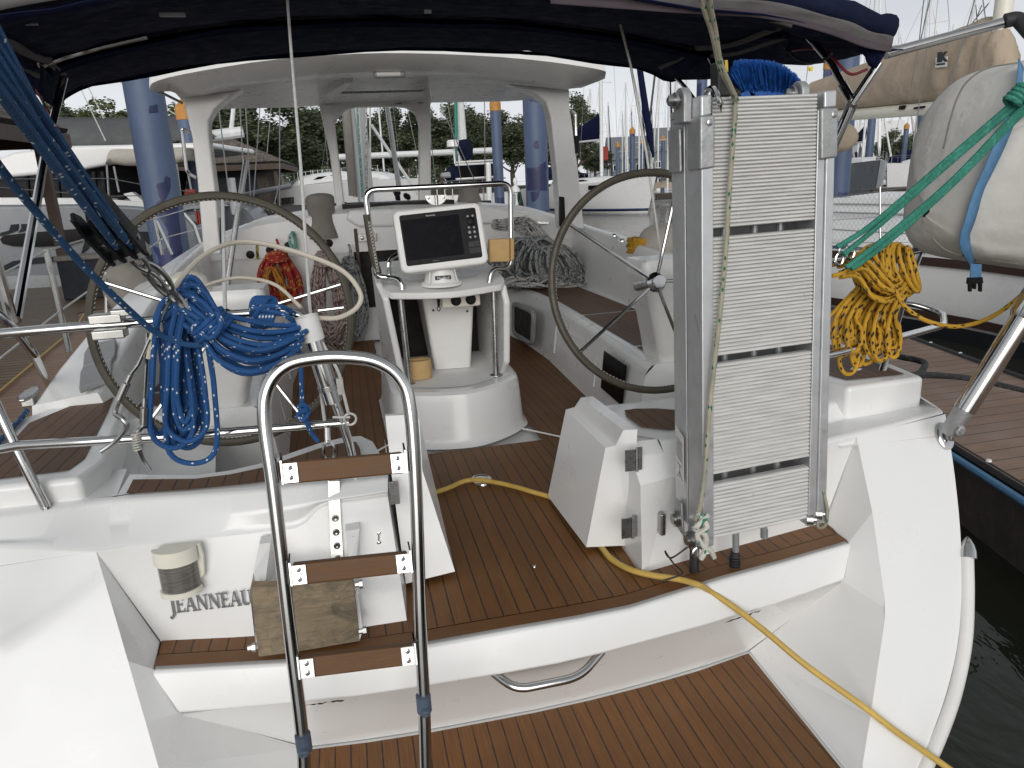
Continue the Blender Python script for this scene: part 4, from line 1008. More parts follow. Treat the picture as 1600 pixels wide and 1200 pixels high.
m = MB(); prism(m, [on_face(512, 765, .024), on_face(531, 765, .024), on_face(537, 880, .020), on_face(517, 880, .020)], (0, .010, 0)); prism(m, [Y(512, 742, 2.12), Y(531, 742, 2.12), on_face(531, 766, .024), on_face(512, 766, .024)], (0, .010, 0)); prism(m, [Y(513, 752, 2.07), Y(531, 752, 2.07), Y(530, 740, 2.2), Y(514, 740, 2.2)], (0, 0, .008))
for py in (810, 832, 853, 873): lathe(m, on_face(524+(py-810)*.06, py, .022), (0, -1, 0), [(0, .011), (.003, .010), (.003, .004), (.001, 0)], 16)
m.build('chain_plate', M['steel_dull'], back, bevel=.001, seg=1)
m = MB(); tube(m, [Y(1060, 560, 3.4), Y(1030, 380, 3.4), Y(1010, 240, 3.4), Y(985, 100, 3.4), Y(960, 0, 3.45), Y(900, -250, 3.6)], .0065, 8); m.build('backstay', M['wire'], yacht)
# signal halyard cable in a cream sheath looping over the wheel + thin loop
m = MB(); tube(m, spl([Y(232, 560, 2.05), Y(240, 520, 2.05), Y(280, 440, 2.1), Y(325, 395, 2.2), Y(380, 378, 2.3), Y(450, 390, 2.3), Y(530, 420, 2.25), Y(562, 456, 2.2), Y(558, 480, 2.18), Y(530, 496, 2.16), Y(498, 497, 2.15)], 8), .0075, 8); m.build('antenna_cable', M['cord_white'], yacht)
m = MB(); tube(m, spl([Y(300, 455, 2.3), Y(340, 440, 2.3), Y(380, 434, 2.3), Y(430, 445, 2.25), Y(470, 480, 2.16)], 8), .0055, 8); m.build('antenna_cable', M['cord_white'], yacht)
m = MB(); tube(m, [Y(497, 486, 2.12), Y(537, 481, 2.12)], .006, 8); m.build('pin', M['steel'], holder)
m = MB(); tube(m, spl([Y(503, 535, 2.12), Y(528, 580, 2.12), Y(536, 612, 2.12), Y(545, 648, 2.12)], 6), .005, 8); c = Y(547, 655, 2.12)
tube(m, [c+V((.018*math.cos(2*PI*k/14), 0, .018*math.sin(2*PI*k/14))) for k in range(14)], .004, 6, True); tube(m, [Y(520, 652, 2.13), Y(547, 652, 2.12)], .004, 6); m.build('lanyard_wire', M['wire'], yacht)

# -- stern light
m = MB(); ya = 2.08
c = Y(282, 886, 2.06)
m = MB(); prism(m, [Y(247, 857, 2.06), Y(312, 850, 2.06), Y(318, 868, 2.06), Y(320, 898, 2.06), Y(302, 918, 2.06), Y(262, 924, 2.06), Y(250, 905, 2.06), Y(245, 875, 2.06)], (0, .02, 0)); light = m.build('stern_light', M['cream_plastic'], yacht, 30, bevel=.004)
m = MB(); cx_ = lerp(Y(248, 868, 2.06), Y(300, 860, 2.06), .5)
def half(z0, z1, r, nm, mat, seg=14, a0=182, a1=350):
    mm = MB(); lo = [cx_+V((r*math.cos(R(a0+(a1-a0)*k/seg)), r*.8*math.sin(R(a0+(a1-a0)*k/seg)), z0)) for k in range(seg+1)]; hi = [p+V((0, 0, z1-z0)) for p in lo]
    grid(mm, [lo, hi], flip=False); up_poly(mm, hi); poly(mm, list(reversed(lo)) if True else lo); return mm.build(nm, M[mat], light, 40, bevel=.002, seg=2)
half(-.112, -.02, .055, 'lens', 'clear_lens'); half(-.024, .022, .062, 'cap', 'cream_plastic'); half(-.128, -.11, .060, 'base_cap', 'cream_plastic')
# maker's name on the transom
p0, p1 = on_face(265, 958), on_face(388, 944); dx = (p1-p0).normalized(); fz = V((0, .06, 1)).normalized(); fnn = dx.cross(fz)
GL = {'J': (.42, [((.20, .80), (.34, .80), (.34, -.12), (.20, -.02)), ((.20, -.02), (.34, -.12), (.14, -.30), (.10, -.24)), ((.10, -.24), (.14, -.30), (.0, -.22), (.03, -.13)), ((.08, .80), (.46, .80), (.46, .86), (.08, .86))]),
      'E': (.50, [((.06, 0), (.18, 0), (.18, .66), (.06, .66)), ((.0, .62), (.46, .62), (.46, .68), (.0, .68)), ((.18, .32), (.38, .32), (.38, .37), (.18, .37)), ((.0, -.02), (.48, -.02), (.48, .04), (.0, .04)), ((.42, .52), (.46, .52), (.46, .62), (.42, .62)), ((.43, .04), (.48, .04), (.50, .16), (.46, .16)), ((.35, .27), (.39, .27), (.39, .42), (.35, .42))]),
      'A': (.66, [((.06, 0), (.12, 0), (.34, .68), (.29, .68)), ((.29, .68), (.37, .70), (.62, 0), (.48, 0)), ((.16, .20), (.52, .20), (.50, .25), (.18, .25)), ((.0, -.02), (.20, -.02), (.20, .02), (.0, .02)), ((.42, -.02), (.68, -.02), (.68, .02), (.42, .02))]),
      'N': (.70, [((.08, 0), (.13, 0), (.13, .66), (.08, .66)), ((.04, .68), (.17, .68), (.62, .0), (.53, -.03)), ((.54, -.02), (.60, -.02), (.60, .66), (.54, .66)), ((.0, -.02), (.22, -.02), (.22, .02), (.0, .02)), ((.45, .64), (.69, .64), (.69, .68), (.45, .68))]),
      'U': (.66, [((.07, .12), (.19, .14), (.19, .66), (.07, .66)), ((.50, .14), (.55, .12), (.55, .66), (.50, .66)), ((.07, .12), (.19, .14), (.26, .06), (.18, -.02)), ((.18, -.02), (.26, .06), (.40, .05), (.42, -.02)), ((.42, -.02), (.40, .05), (.50, .14), (.55, .12)), ((.0, .64), (.27, .64), (.27, .68), (.0, .68)), ((.43, .64), (.63, .64), (.63, .68), (.43, .68))])}
pen = 0.0; H_ = .070; wid = sum(GL[c][0] for c in 'JEANNEAU')+.02*7; kx = (p1-p0).length*1.06/(wid*H_)
m = MB()
for ch in 'JEANNEAU':
    for q in GL[ch][1]: prism(m, [p0+dx*((pen+x)*H_*kx)+fz*(y*H_) for x, y in q], fnn*.003)
    pen += GL[ch][0]+.02
m.build('maker_lettering', M['chrome_letter'], yacht, 0)
# outboard motor bracket with a weathered plywood pad
g = bpy.data.objects.new('outboard_bracket', None); COL.objects.link(g); g.location = Y(490, 900, 2.0); g.parent = yacht; g.matrix_parent_inverse = Matrix.Translation(-wloc(yacht)); g.empty_display_size = .1
m = MB(); prism(m, [Y(392, 918, 1.86), Y(447, 917, 1.86), Y(552, 907, 1.86), Y(558, 960, 1.88), Y(563, 1002, 1.90), Y(470, 1018, 1.90), Y(404, 1027, 1.90), Y(398, 975, 1.88)], (0, .03, .004)); m.build('mounting_pad', M['old_ply'], g, 30, bevel=.002, seg=1)
for px in (((405, 850), (423, 848), (426, 905), (414, 912), (414, 1010), (400, 1015), (390, 925), (396, 895)), ((540, 830), (562, 826), (562, 900), (558, 925), (567, 985), (562, 1000), (552, 912), (546, 880))):
    m = MB(); P_ = [Y(*px[0], 2.03), Y(*px[1], 2.03), Y(*px[2], 1.98), Y(*px[3], 1.895), Y(*px[4], 1.895), Y(*px[5], 1.895), Y(*px[6], 1.895), Y(*px[7], 1.96)]
    ex_ = V((0, .05, .0))
    poly(m, P_); poly(m, [p+ex_ for p in P_][::-1])
    for i in range(8): poly(m, [P_[i], P_[i]+ex_, P_[(i+1) % 8]+ex_, P_[(i+1) % 8]])
    tube(m, [lerp(P_[0], P_[1], .5)+V((0, -.004, -.05)), lerp(P_[7], P_[2], .5)+V((0, -.006, 0)), P_[3]+V((0, -.006, 0))], .006, 6)
    m.build('bracket_arm', M['white_plastic'], g, 0)
    m = MB(); lathe(m, lerp(P_[0], P_[1], .5)+V((.0, -.004, -.022)), (0, -1, 0), [(0, .013), (.004, .013), (.006, .008), (.011, .008), (.011, 0)], 10); m.build('bolt', M['steel_dull'], g)
m = MB()
for px in ((393, 1012), (566, 986), (560, 913)): lathe(m, Y(*px, 1.89)+V((-.01, 0, 0)), (1, 0, 0), [(0, .008), (.012, .008), (.012, .013), (.022, .013), (.022, 0)], 6); m.build('bolt', M['steel_dull'], g); m = MB()
m = MB(); 
for py in (833, 847): lathe(m, on_face(592, py, .004), (0, -1, 0), [(0, .008), (.006, .007), (.008, 0)], 12)
tube(m, [on_face(592, 833), on_face(592, 847)], .003, 6); m.build('latch_stud', M['steel'], yacht)

# -- boarding ladder folded up on the stern
lad = bpy.data.objects.new('boarding_ladder', None); COL.objects.link(lad); lad.location = Y(560, 1190, 1.58); lad.parent = yacht; lad.matrix_parent_inverse = Matrix.Translation(-wloc(yacht)); lad.empty_display_size = .1
yl = lambda py: 1.70-(py-560)/640*.14
path = [Y(472, 1260, 1.55), Y(474, 1170, yl(1170)), Y(452, 980, yl(980)), Y(428, 770, yl(770)), Y(413, 655, yl(655)), Y(420, 602, yl(602)), Y(448, 571, yl(571)), Y(490, 560, yl(560)), Y(540, 558, yl(558)), Y(590, 566, yl(566)), Y(625, 592, yl(592)), Y(641, 640, yl(640)), Y(650, 770, yl(770)), Y(657, 980, yl(980)), Y(663, 1110, yl(1110)), Y(666, 1260, 1.55)]
m = MB(); tube(m, spl(path, 8), .0165, 16); m.build('side_rail', M['steel'], lad)
for pl, pr_ in ((739, 722), (898, 878), (1044, 1022)):
    xl = 428+(pl-770)/(980-770)*24 if pl > 0 else 0
    L_ = Y(442+(pl-739)*.085, pl, yl(pl)-.012); R_ = Y(633+(pl-739)*.050, pr_, yl(pr_)-.012)
    d = (R_-L_).normalized(); upv = V((0, .25, 1)).normalized(); nn = d.cross(upv).normalized()
    def bar(a, b, h0, h1, t, depth=.03):
        mm = MB(); prism(mm, [a+upv*h0, b+upv*h0, b+upv*h1, a+upv*h1], -nn*depth); return mm
    mm = bar(L_+d*.004, R_-d*.004, -.028, .024, 0); mm.build('tread', M['teak_tread'], lad, 30, bevel=.005)
    for e, s in ((L_, 1), (R_, -1)):
        mm = MB(); prism(mm, [e+d*(s*.002)+upv*-.024+nn*.006, e+d*(s*.034)+upv*-.024+nn*.006, e+d*(s*.034)+upv*.022+nn*.006, e+d*(s*.002)+upv*.022+nn*.006], -nn*.006)
        prism(mm, [e+upv*-.026+nn*.006, e+upv*.03+nn*.006, e+upv*.045-nn*.03, e+upv*-.026-nn*.03], d*(-.004*s))
        for dz in (-.012, .012): lathe(mm, e+d*(s*.018)+upv*dz+nn*.006, nn, [(0, .006), (.002, .006), (.003, .003), (.001, 0)], 12)
        mm.build('tread_bracket', M['steel'], lad, 30)
for px, py in ((474, 1165), (663, 1103)):
    mm = MB(); c = Y(px, py, yl(py)-.015); tube(mm, [c+V((0, .012, .024)), c+V((0, .012, -.024))], .0195, 14); lathe(mm, c+V((0, -.004, -.012)), (0, -1, -.2), [(0, .012), (.012, .012), (.014, .007), (.012, 0)], 14); mm.build('hinge_cap', M['blue_cap'], lad)
# handle under the step edge
m = MB(); tube(m, fillet([Y(770, 1050, FB[5].y+.03), Y(806, 1078, FB[5].y-.035), Y(906, 1058, FB[6].y-.035), Y(940, 1018, FB[7].y+.03)], .05, 7), .0135, 14); m.build('grab_handle', M['steel'], yacht)
# rub rail with chrome end cap, starboard and port quarter
ro = [PL(1512, 868, *TR)+V((.0, .0, 0)), PL(1513, 930, *TR), PL(1510, 1000, *TR), PL(1497, 1070, *TR), PL(1478, 1130, *TR), PL(1448, 1200, *TR), PL(1400, 1290, *TR)]
for f in (lambda p: p, mir):
    m = MB(); tube(m, spl([f(p)+V((0, .01, 0)) for p in ro], 8), .027, 14); m.build('rub_rail', M['gelcoat_old'], yacht)
    m = MB(); a = f(ro[0]); d = (f(ro[0])-f(ro[1])).normalized(); tube(m, [a-d*.01, a+d*.015, a+d*.04, a+d*.06, a+d*.068], [.030, .029, .022, .010, .002], 16); m.build('rail_cap', M['steel'], yacht)
# deck cleat and fittings to port; blue mooring tail; grey pads on the coaming
m = MB(); c = Z(48, 629, .51); d = (Z(62, 615, .51)-Z(34, 644, .51)).normalized(); n2 = V((0, 0, 1)).cross(d)
prism(m, [c+d*x+n2*y+V((0, 0, .03)) for x, y in ((-.11, -.012), (-.05, -.03), (.05, -.03), (.11, -.012), (.11, .012), (.05, .03), (-.05, .03), (-.11, .012))], (0, 0, .014)); box(m, c+V((0, 0, .012)), (.09, .05, .04), math.atan2(d.y, d.x)); m.build('cleat', M['steel_dull'], yacht, bevel=.006)
for px in (((133, 560), (141, 546), (183, 537), (182, 562), (176, 570), (131, 580)), ((127, 590), (131, 581), (176, 571), (176, 590), (168, 600), (125, 616))):
    m = MB(); P_ = [PL(a, b, 1.06, 3.7) for a, b in px]; prism(m, P_, (.0, .0, .026)); m.build('coaming_pad', M['grey_plastic'], yacht, 30, bevel=.006)
# mooring line chafe guard and hawse pipe to starboard, round hatch
m = MB(); c = Z(1342, 590, .47); lathe(m, c+V((0, 0, 0)), (.45, -.85, .25), [(-.02, .045), (0, .044), (.012, .036), (.014, .020)], 24); m.build('hawse_fitting', M['gelcoat'], yacht)
m = MB(); c = Y(1292, 592, 2.62); lathe(m, c, (0, -1, .1), [(0, .075), (.012, .075), (.016, .066), (.010, .064), (.010, 0)], 28); m.build('shower_lid', M['gelcoat_old'], yacht)
# forward bulkhead plugs
m = MB()
for px in ((391, 398), (422, 391), (514, 380), (451, 384)): lathe(m, Y(*px, 6.43), (0, -1, 0), [(0, .035), (.012, .03), (.016, .0)], 16)
m.build('bulkhead_plug', M['black_plastic'], yacht)
for (px, y) in (((826, 362), 6.4),):
    m = MB(); lathe(m, Y(*px, y), (0, -1, 0), [(0, .035), (.012, .03), (.016, 0)], 16); m.build('bulkhead_plug', M['black_plastic'], yacht)
m = MB()
for px in ((960, 369), (972, 377)): lathe(m, Z(*px, .885), (0, 0, 1), [(0, .035), (.006, .034), (.012, .012), (.02, .02), (.022, 0)], 16)
m.build('deck_filler', M['steel'], yacht)
m = MB(); prism(m, [Z(802, 343, .98), Z(855, 345, .95), Z(858, 350, .95), Z(802, 349, .97)], (0, 0, .02)); m.build('genoa_track', M['steel_dull'], yacht)

# -- bimini: navy canopy on a stainless frame
bg_ = bpy.data.objects.new('bimini', None); COL.objects.link(bg_); bg_.location = (CX, 3.4, 2.0); bg_.parent = yacht; bg_.matrix_parent_inverse = Matrix.Translation(-wloc(yacht)); bg_.empty_display_size = .2
def pxc(pts, y, n=30):
    S = spl([Y(a, b, (y if not callable(y) else y(a))) for a, b in pts], 8); out = []
    for i in range(n+1):
        t = i/n*(len(S)-1); k = min(int(t), len(S)-2); out.append(lerp(S[k], S[k+1], t-k))
    return out
front = pxc([(92, 168), (104, 146), (135, 133), (200, 120), (300, 102), (420, 87), (560, 77), (700, 75), (800, 79), (880, 87), (960, 98), (1010, 108), (1046, 123), (1075, 118)], 4.9)
bow1 = pxc([(20, 110), (64, 103), (120, 84), (230, 55), (360, 34), (480, 26), (600, 24), (720, 26), (830, 32), (950, 48), (1060, 70), (1130, 84), (1190, 98), (1222, 100)], 3.9)
bow2 = pxc([(-130, 76), (-60, 34), (0, 12), (85, -4), (200, -22), (400, -40), (600, -46), (800, -36), (1000, -14), (1120, 4), (1230, 18), (1310, 40), (1370, 60), (1396, 66)], 2.72)
def wav(L, a, f, ph): return [p+V((0, 0, a*math.sin(i*f+ph))) for i, p in enumerate(L)]
m = MB()
r = []
for (A_, B_) in ((front, bow1), (bow1, bow2)):
    for k in range(6):
        t = k/6; sag = -.035*math.sin(PI*t)
        r.append([lerp(a, b, t)+V((0, 0, sag+.006*math.sin(i*1.7+k*2.3)+.004*math.sin(i*3.1+k))) for i, (a, b) in enumerate(zip(A_, B_))])
r.append(bow2)
grid(m, r); up_ = [[p+V((0, 0, .012)) for p in q] for q in r]; grid(m, up_, flip=True)
canopy = m.build('canopy', M['navy_canvas'], bg_, 60)
def strip(L, w, mat, name, dz=-.008, y0=0., parent=bg_, i0=0, i1=None):
    L = L[i0:i1]; mm = MB(); grid(mm, [[p+V((0, y0-w/2, dz)) for p in L], [p+V((0, y0+w/2, dz)) for p in L]]); return mm.build(name, M[mat], parent, 60, solid=.003)
m = MB(); hb = wav(front, .006, 1.9, 0); grid(m, [[p+V((0, .01, .01)) for p in hb], [p+V((0, .012, -.012)) for p in hb], [p+V((0, .0, -.020)) for p in wav(front, .006, 1.3, 1)]]); m.build('hem', M['navy_canvas'], bg_, 60, solid=.004)
for L, w in ((bow1, .10), (bow2, .12)): strip(wav(L, .005, 1.5, .4), w, 'navy_cover', 'sleeve', -.04)
for L_ in (bow1,):
    m = MB(); tube(m, [p+V((0, .02, -.03)) for p in L_], .022, 10); m.build('pocket_seam', M['navy_canvas'], bg_)
# ------------------------------------------------------------------ folding gangway stowed upright on the stern
gw = thing('gangway', 'folded aluminium gangway with ribbed treads, stowed upright on the stern', 'gangway', Y(1190, 860, 1.85))
def gy(py): return 1.85-(py-160)/680*.07
def G(px, py, d=0.): return Y(px, py, gy(py)) + V((0, d, 0))
# front corners of the near half
FL = lambda t: G(1112+t*2, 152+t*690); FRr = lambda t: G(1276-t*15, 146+t*664)
ext = lambda a, b, t: lerp(a, b, t)
def gpt(u, v, d=0.):     # u across the slats 0..1, v down 0..1
    return lerp(FL(v), FRr(v), u)+V((0, d, 0))
vgap = [(.0, .298), (.318, .588), (.606, .855), (.878, 1.0)]
for (v0, v1), ns in zip(vgap, (34, 31, 29, 14)):
    m = MB(); rows = []
    for k in range(ns):
        for fr_, h in ((0, .006), (.12, -.001), (.35, -.004), (.65, -.004), (.88, -.001), (1, .006)):
            v = v0+(v1-v0)*(k+fr_)/ns; rows.append([gpt(u, v, h) for u in (0, .25, .5, .75, 1)])
    grid(m, rows, flip=True)
    bk = [gpt(0, v0, .022), gpt(1, v0, .022), gpt(1, v1, .022), gpt(0, v1, .022)]; poly(m, bk[::-1])
    for a, b in ((0, 1), (2, 3)):
        pass
    poly(m, [gpt(0, v0, .006), gpt(0, v0, .022), gpt(1, v0, .022), gpt(1, v0, .006)]); poly(m, [gpt(0, v1, .006), gpt(1, v1, .006), gpt(1, v1, .022), gpt(0, v1, .022)])
    m.build('tread_panel', M['alu_slat'], gw, 30)
DEP = .088
def beam(pts_t, pts_b, d0, d1, name, mat='alu_plate'):
    """channel between two px x at top and bottom, from depth d0 to d1"""
    m = MB(); (xa, ya), (xb, yb_) = pts_t; (xc, yc), (xd, yd) = pts_b
    f = [G(xa, ya), G(xb, yb_), G(xd, yd), G(xc, yc)]
    f = [p+V((0, d0, 0)) for p in f]; prism(m, f, (0, d1-d0, 0)); return m.build(name, M[mat], gw, 30, bevel=.003, seg=2)
beam(((1093, 186), (1112, 183)), ((1096, 856), (1113, 850)), -.010, DEP-.004, 'side_beam')
beam(((1276, 172), (1289, 171)), ((1261, 822), (1273, 818)), -.006, DEP-.004, 'side_beam')
beam(((1289, 170), (1302, 169)), ((1273, 818), (1287, 812)), -.012, DEP-.004, 'side_beam', 'alu_plate')
beam(((1093, 178), (1115, 175)), ((1096, 840), (1116, 836)), DEP+.004, 2*DEP, 'side_beam')
beam(((1280, 172), (1302, 169)), ((1265, 822), (1287, 812)), DEP+.004, 2*DEP, 'side_beam')
m = MB(); prism(m, [gpt(0, .01, 2*DEP-.02), gpt(1, .01, 2*DEP-.02), gpt(1, .985, 2*DEP-.02), gpt(0, .985, 2*DEP-.02)], (0, .02, 0)); m.build('rear_panel', M['grey_plastic'], gw)
for u0 in (.22, .52, .78):
    m = MB(); tube(m, [gpt(u0, .02, .06), gpt(u0, .98, .06)], .011, 10); m.build('stiffener', M['grey_paint'], gw)
# cast end sleeves and corner blocks
def cast(px, d0, d1, name, mat='alu_cast', bev=.006):
    m = MB(); prism(m, [G(a, b)+V((0, d0, 0)) for a, b in px], (0, d1-d0, 0)); return m.build(name, M[mat], gw, 30, bevel=bev, seg=3)
cast(((1090, 182), (1113, 180), (1113, 262), (1090, 266)), -.016, .06, 'cast_sleeve')
cast(((1277, 170), (1304, 169), (1303, 246), (1277, 250)), -.018, .05, 'cast_sleeve')
cast(((1092, 150), (1110, 148), (1109, 180), (1092, 184)), -.012, .07, 'end_block', 'alu_plate')
cast(((1284, 143), (1304, 141), (1303, 168), (1284, 170)), -.012, .07, 'end_block', 'alu_plate')
cast(((1092, 165), (1110, 163), (1110, 176), (1092, 178)), .092, .18, 'end_block', 'alu_plate')
cast(((1086, 196), (1090, 195), (1092, 266), (1087, 268)), .095, .17, 'cast_sleeve')
for (px, py) in ((1104, 192), (1297, 180)):
    m = MB(); lathe(m, G(px, py, -.017), (0, -1, 0), [(0, .0085), (.003, .0085), (.004, .006), (.004, 0)], 16); m.build('screw', M['steel_dull'], gw)
# hinge lugs with bolts and the steel hinge rod between them
for px, py, s in ((1079, 152, -1), (1267, 141, 1)):
    m = MB(); c = G(px, py, .07); r_ = .033
    O = [c+V((0, r_*math.cos(R(a)), r_*math.sin(R(a)))) for a in range(0, 181, 15)]+[c+V((0, -r_, -.06)), c+V((0, r_, -.06))]
    prism(m, O, (.024, 0, 0)); m.build('hinge_lug', M['alu_cast'], gw, 30, bevel=.004)
    m = MB(); lathe(m, c+V((-.003, 0, 0)), (-1, 0, 0), [(-.04, .010), (.004, .010), (.004, .021), (.012, .021), (.012, .014), (.026, .014), (.03, .008), (.03, 0)], 12); m.build('hinge_bolt', M['steel_dull'], gw)
m = MB(); tube(m, [G(1108, 154, .075), G(1268, 147, .075)], .0075, 10); m.build('hinge_rod', M['steel_dull'], gw)
# rating plate on the rear beam, foot brackets with rollers
m = MB(); xs = G(1093, 500).x-.006
def side(y_d, py): b = G(1094, py); return V((b.x-.003, b.y+y_d, b.z))
m = MB(); P4 = [side(.10, 700), side(.155, 690), side(.155, 772), side(.10, 782)]; prism(m, P4, (-.002, 0, 0)); m.build('rating_plate', M['alu_slat'], gw, bevel=.0008, seg=1)
m = MB()
for k in range(11):
    a, b = side(.106+random.random()*.004, 712+k*3.2), side(.150-random.random()*.012, 706+k*3.2); tube(m, [a-V((.0022, 0, 0)), b-V((.0022, 0, 0))], .0007, 4)
for a, b in ((side(.11, 752), side(.14, 748)), (side(.125, 750), side(.125, 770)), (side(.125, 760), side(.145, 772)), (side(.125, 760), side(.108, 775))): tube(m, [a-V((.0022, 0, 0)), b-V((.0022, 0, 0))], .0009, 4)
m.build('plate_print', M['ink'], gw)
for d, py in ((.13, 838), (.035, 850)):
    m = MB(); c = side(d, py); O = [c+V((0, .030*math.cos(R(a)), .030*math.sin(R(a)))) for a in range(0, 361, 20)][:-1]
    prism(m, [c+V((0, -.02, .06)), c+V((0, .022, .06)), c+V((0, .030, 0)), c+V((0, .02, -.03)), c+V((0, -.04, -.045)), c+V((0, -.03, 0))], (-.008, 0, 0)); m.build('foot_bracket', M['alu_cast'], gw, bevel=.003)
    m = MB(); lathe(m, c+V((-.008, 0, 0)), (-1, 0, 0), [(0, .026), (.012, .026), (.014, .016), (.02, .016), (.02, 0)], 20); m.build('roller', M['steel_dull'], gw)
m = MB(); c = G(1262, 815, -.01)
for dx, dz in ((.0, .005), (.03, .02)): lathe(m, c+V((dx, .02, dz)), (1, -.5, 0), [(0, .022), (.02, .022), (.022, .012), (.03, .012), (.03, 0)], 18)
m.build('roller', M['steel_dull'], gw)
m = MB(); lathe(m, G(1226, 818, .10), (1, 0, 0), [(0, .03), (.045, .03)], 18); m.build('end_stop', M['rubber'], gw)
m = MB(); c = Y(1034, 818, 2.02); box(m, c, (.02, .03, .08)); m.build('hull_socket', M['steel_dull'], gw, bevel=.006)
# rope that lashes the gangway, tied off at its foot
rp_ = thing('lashing_rope', 'cream rope with green flecks hanging down the front of the gangway', 'rope', G(1090, 830))
q = lambda px, py, d=-.025: G(px, py, d)
m = MB()
main = [Y(1085, -90, 1.60), Y(1097, 0, 1.68), Y(1113, 52, 1.74), Y(1126, 108, 1.79), q(1141, 158, -.022), q(1137, 230), q(1132, 300), q(1127, 390), q(1119, 480), q(1110, 560), q(1102, 640), q(1096, 720), q(1089, 780), q(1082, 805), q(1086, 820, -.03), q(1092, 832, -.03)]
tube(m, spl(main, 8), .0072, 8)
tube(m, spl([Y(1105, -90, 1.58), Y(1109, 0, 1.67), Y(1117, 45, 1.73), Y(1127, 100, 1.78), q(1144, 160, -.026)], 8), .0068, 8)
m.build('line', M['rope_olive'], rp_)
m = MB()
tube(m, spl([q(1083, 795, -.03), q(1092, 812, -.05), q(1080, 826, -.04), q(1086, 840, -.05), q(1098, 848, -.05), q(1104, 860, -.045)], 8), .0085, 8)
tube(m, spl([q(1096, 796, -.04), q(1080, 808, -.05), q(1078, 818, -.03), q(1090, 826, -.05), q(1088, 850, -.05), q(1084, 862, -.045)], 8), .0085, 8)
m.build('knot', M['rope_cream'], rp_)
m = MB(); c = q(1083, 856, -.03); tube(m, [c+V((.017*math.cos(2*PI*k/16), 0, .017*math.sin(2*PI*k/16))) for k in range(16)], .004, 6, True); m.build('ring', M['steel'], rp_)
m = MB(); tube(m, spl([side(.06, 866), G(1072, 885, .06)+V((-.02, 0, 0)), G(1060, 872, .05)-V((.02, 0, 0)), Z(1052, 880, .06), Z(1066, 896, .04), Z(1036, 908, .02)], 8), .003, 6)
tag(m.build('lanyard', M['cord_black']), 'thin black cord dangling from the foot of the gangway', 'cord')
m = MB(); tube(m, spl([q(1283, 765, -.01), q(1286, 790, -.02), q(1284, 815, -.02), q(1278, 822, .0), q(1281, 790, .01), q(1280, 768, .0)], 8), .005, 8)
tag(m.build('rope_loop', M['rope_olive']), 'short rope loop at the lower right corner of the gangway', 'rope')
# deck brush and boat hook standing behind the gangway
db = thing('deck_brush', 'deck scrubbing brush with thick bright blue bristles on top of the gangway', 'brush', Y(1190, 150, 2.04))
yb_ = 2.03
m = MB(); O = [Y(a, b, yb_) for a, b in ((1122, 96), (1137, 92), (1141, 116), (1150, 128), (1165, 129), (1176, 126), (1181, 134), (1184, 152), (1172, 154), (1168, 144), (1158, 150), (1130, 150), (1122, 150))]
prism(m, O, (0, .05, 0)); m.build('clamp', M['rubber'], db, 30, bevel=.006)
m = MB(); prism(m, [Y(1133, 94, yb_-.003), Y(1137, 94, yb_-.003), Y(1138, 112, yb_-.003), Y(1134, 112, yb_-.003)], (0, .02, 0)); m.build('peg', M['yellow_plastic'], db)
m = MB(); random.seed(3)
prof_t = [(1140, 112), (1146, 96), (1160, 93), (1185, 93), (1210, 96), (1228, 104), (1244, 116), (1256, 132), (1261, 148)]
def topy(x):
    for (x0, y0), (x1, y1) in zip(prof_t, prof_t[1:]):
        if x0 <= x <= x1: return y0+(y1-y0)*(x-x0)/(x1-x0)
    return 112
for k in range(5200):
    u = random.random(); dx_ = random.uniform(-.045, .035); bx = 1158+u*92; tx = 1141+u*119+random.uniform(-2, 2)
    b = Y(bx, 142+u*6, 2.055+dx_*.6); e_ = Y(tx, topy(max(1140, min(1261, tx)))+random.uniform(-2, 7)+abs(dx_)*160, 2.055+dx_*1.7)
    d = (e_-b).normalized(); s1 = d.cross(V((random.uniform(-1, 1), random.uniform(-1, 1), random.uniform(-1, 1)))).normalized()*.0012
    b = lerp(b, e_, random.uniform(0, .35)); m.add([b-s1, b+s1, e_+s1*.8, e_-s1*.8], [(0, 1, 2, 3)])
prism(m, [Y(1158, 136, 2.03), Y(1250, 142, 2.03), Y(1252, 152, 2.03), Y(1158, 150, 2.03)], (0, .06, 0))
m.build('bristles', M['bristle_blue'], db, 0)
m = MB(); tube(m, [Y(1150, 900, 1.97), Y(1147, 500, 2.0), Y(1140, 130, 2.05)], .0115, 12); m.build('handle', M['grey_paint'], db)
m = MB(); tube(m, [Y(1150, 921, 1.965), Y(1149, 915, 1.965), Y(1148, 868, 1.972), Y(1148, 862, 1.972)], [.018, .0195, .0175, .015], 14)
for k in range(9): tube(m, [Y(1148, 872+k*4, 1.965)+V((0, 0, -.001)), Y(1148, 872+k*4, 1.965)+V((0, 0, .002))], .0187, 14)
m.build('grip', M['rubber'], db)
bh = thing('boat_hook', 'steel boat hook with a sharp curved point over the gangway top', 'boat hook', Y(1084, 900, 2.0))
m = MB(); tube(m, [Y(1086, 880, 1.98), Y(1100, 500, 2.02), Y(1103, 150, 2.04)], .011, 10); m.build('shaft', M['grey_paint'], bh)
m = MB(); tube(m, [Y(1084, 906, 1.975), Y(1085, 868, 1.98), Y(1085, 855, 1.98)], .0165, 14); m.build('grip', M['rubber'], bh)
m = MB(); hp = spl([Y(1102, 160, 2.03), Y(1103, 146, 1.98), Y(1109, 138, 1.92), Y(1116, 139, 1.86), Y(1121, 150, 1.82), Y(1125, 163, 1.815), Y(1127, 176, 1.815)], 6); n_ = len(hp)
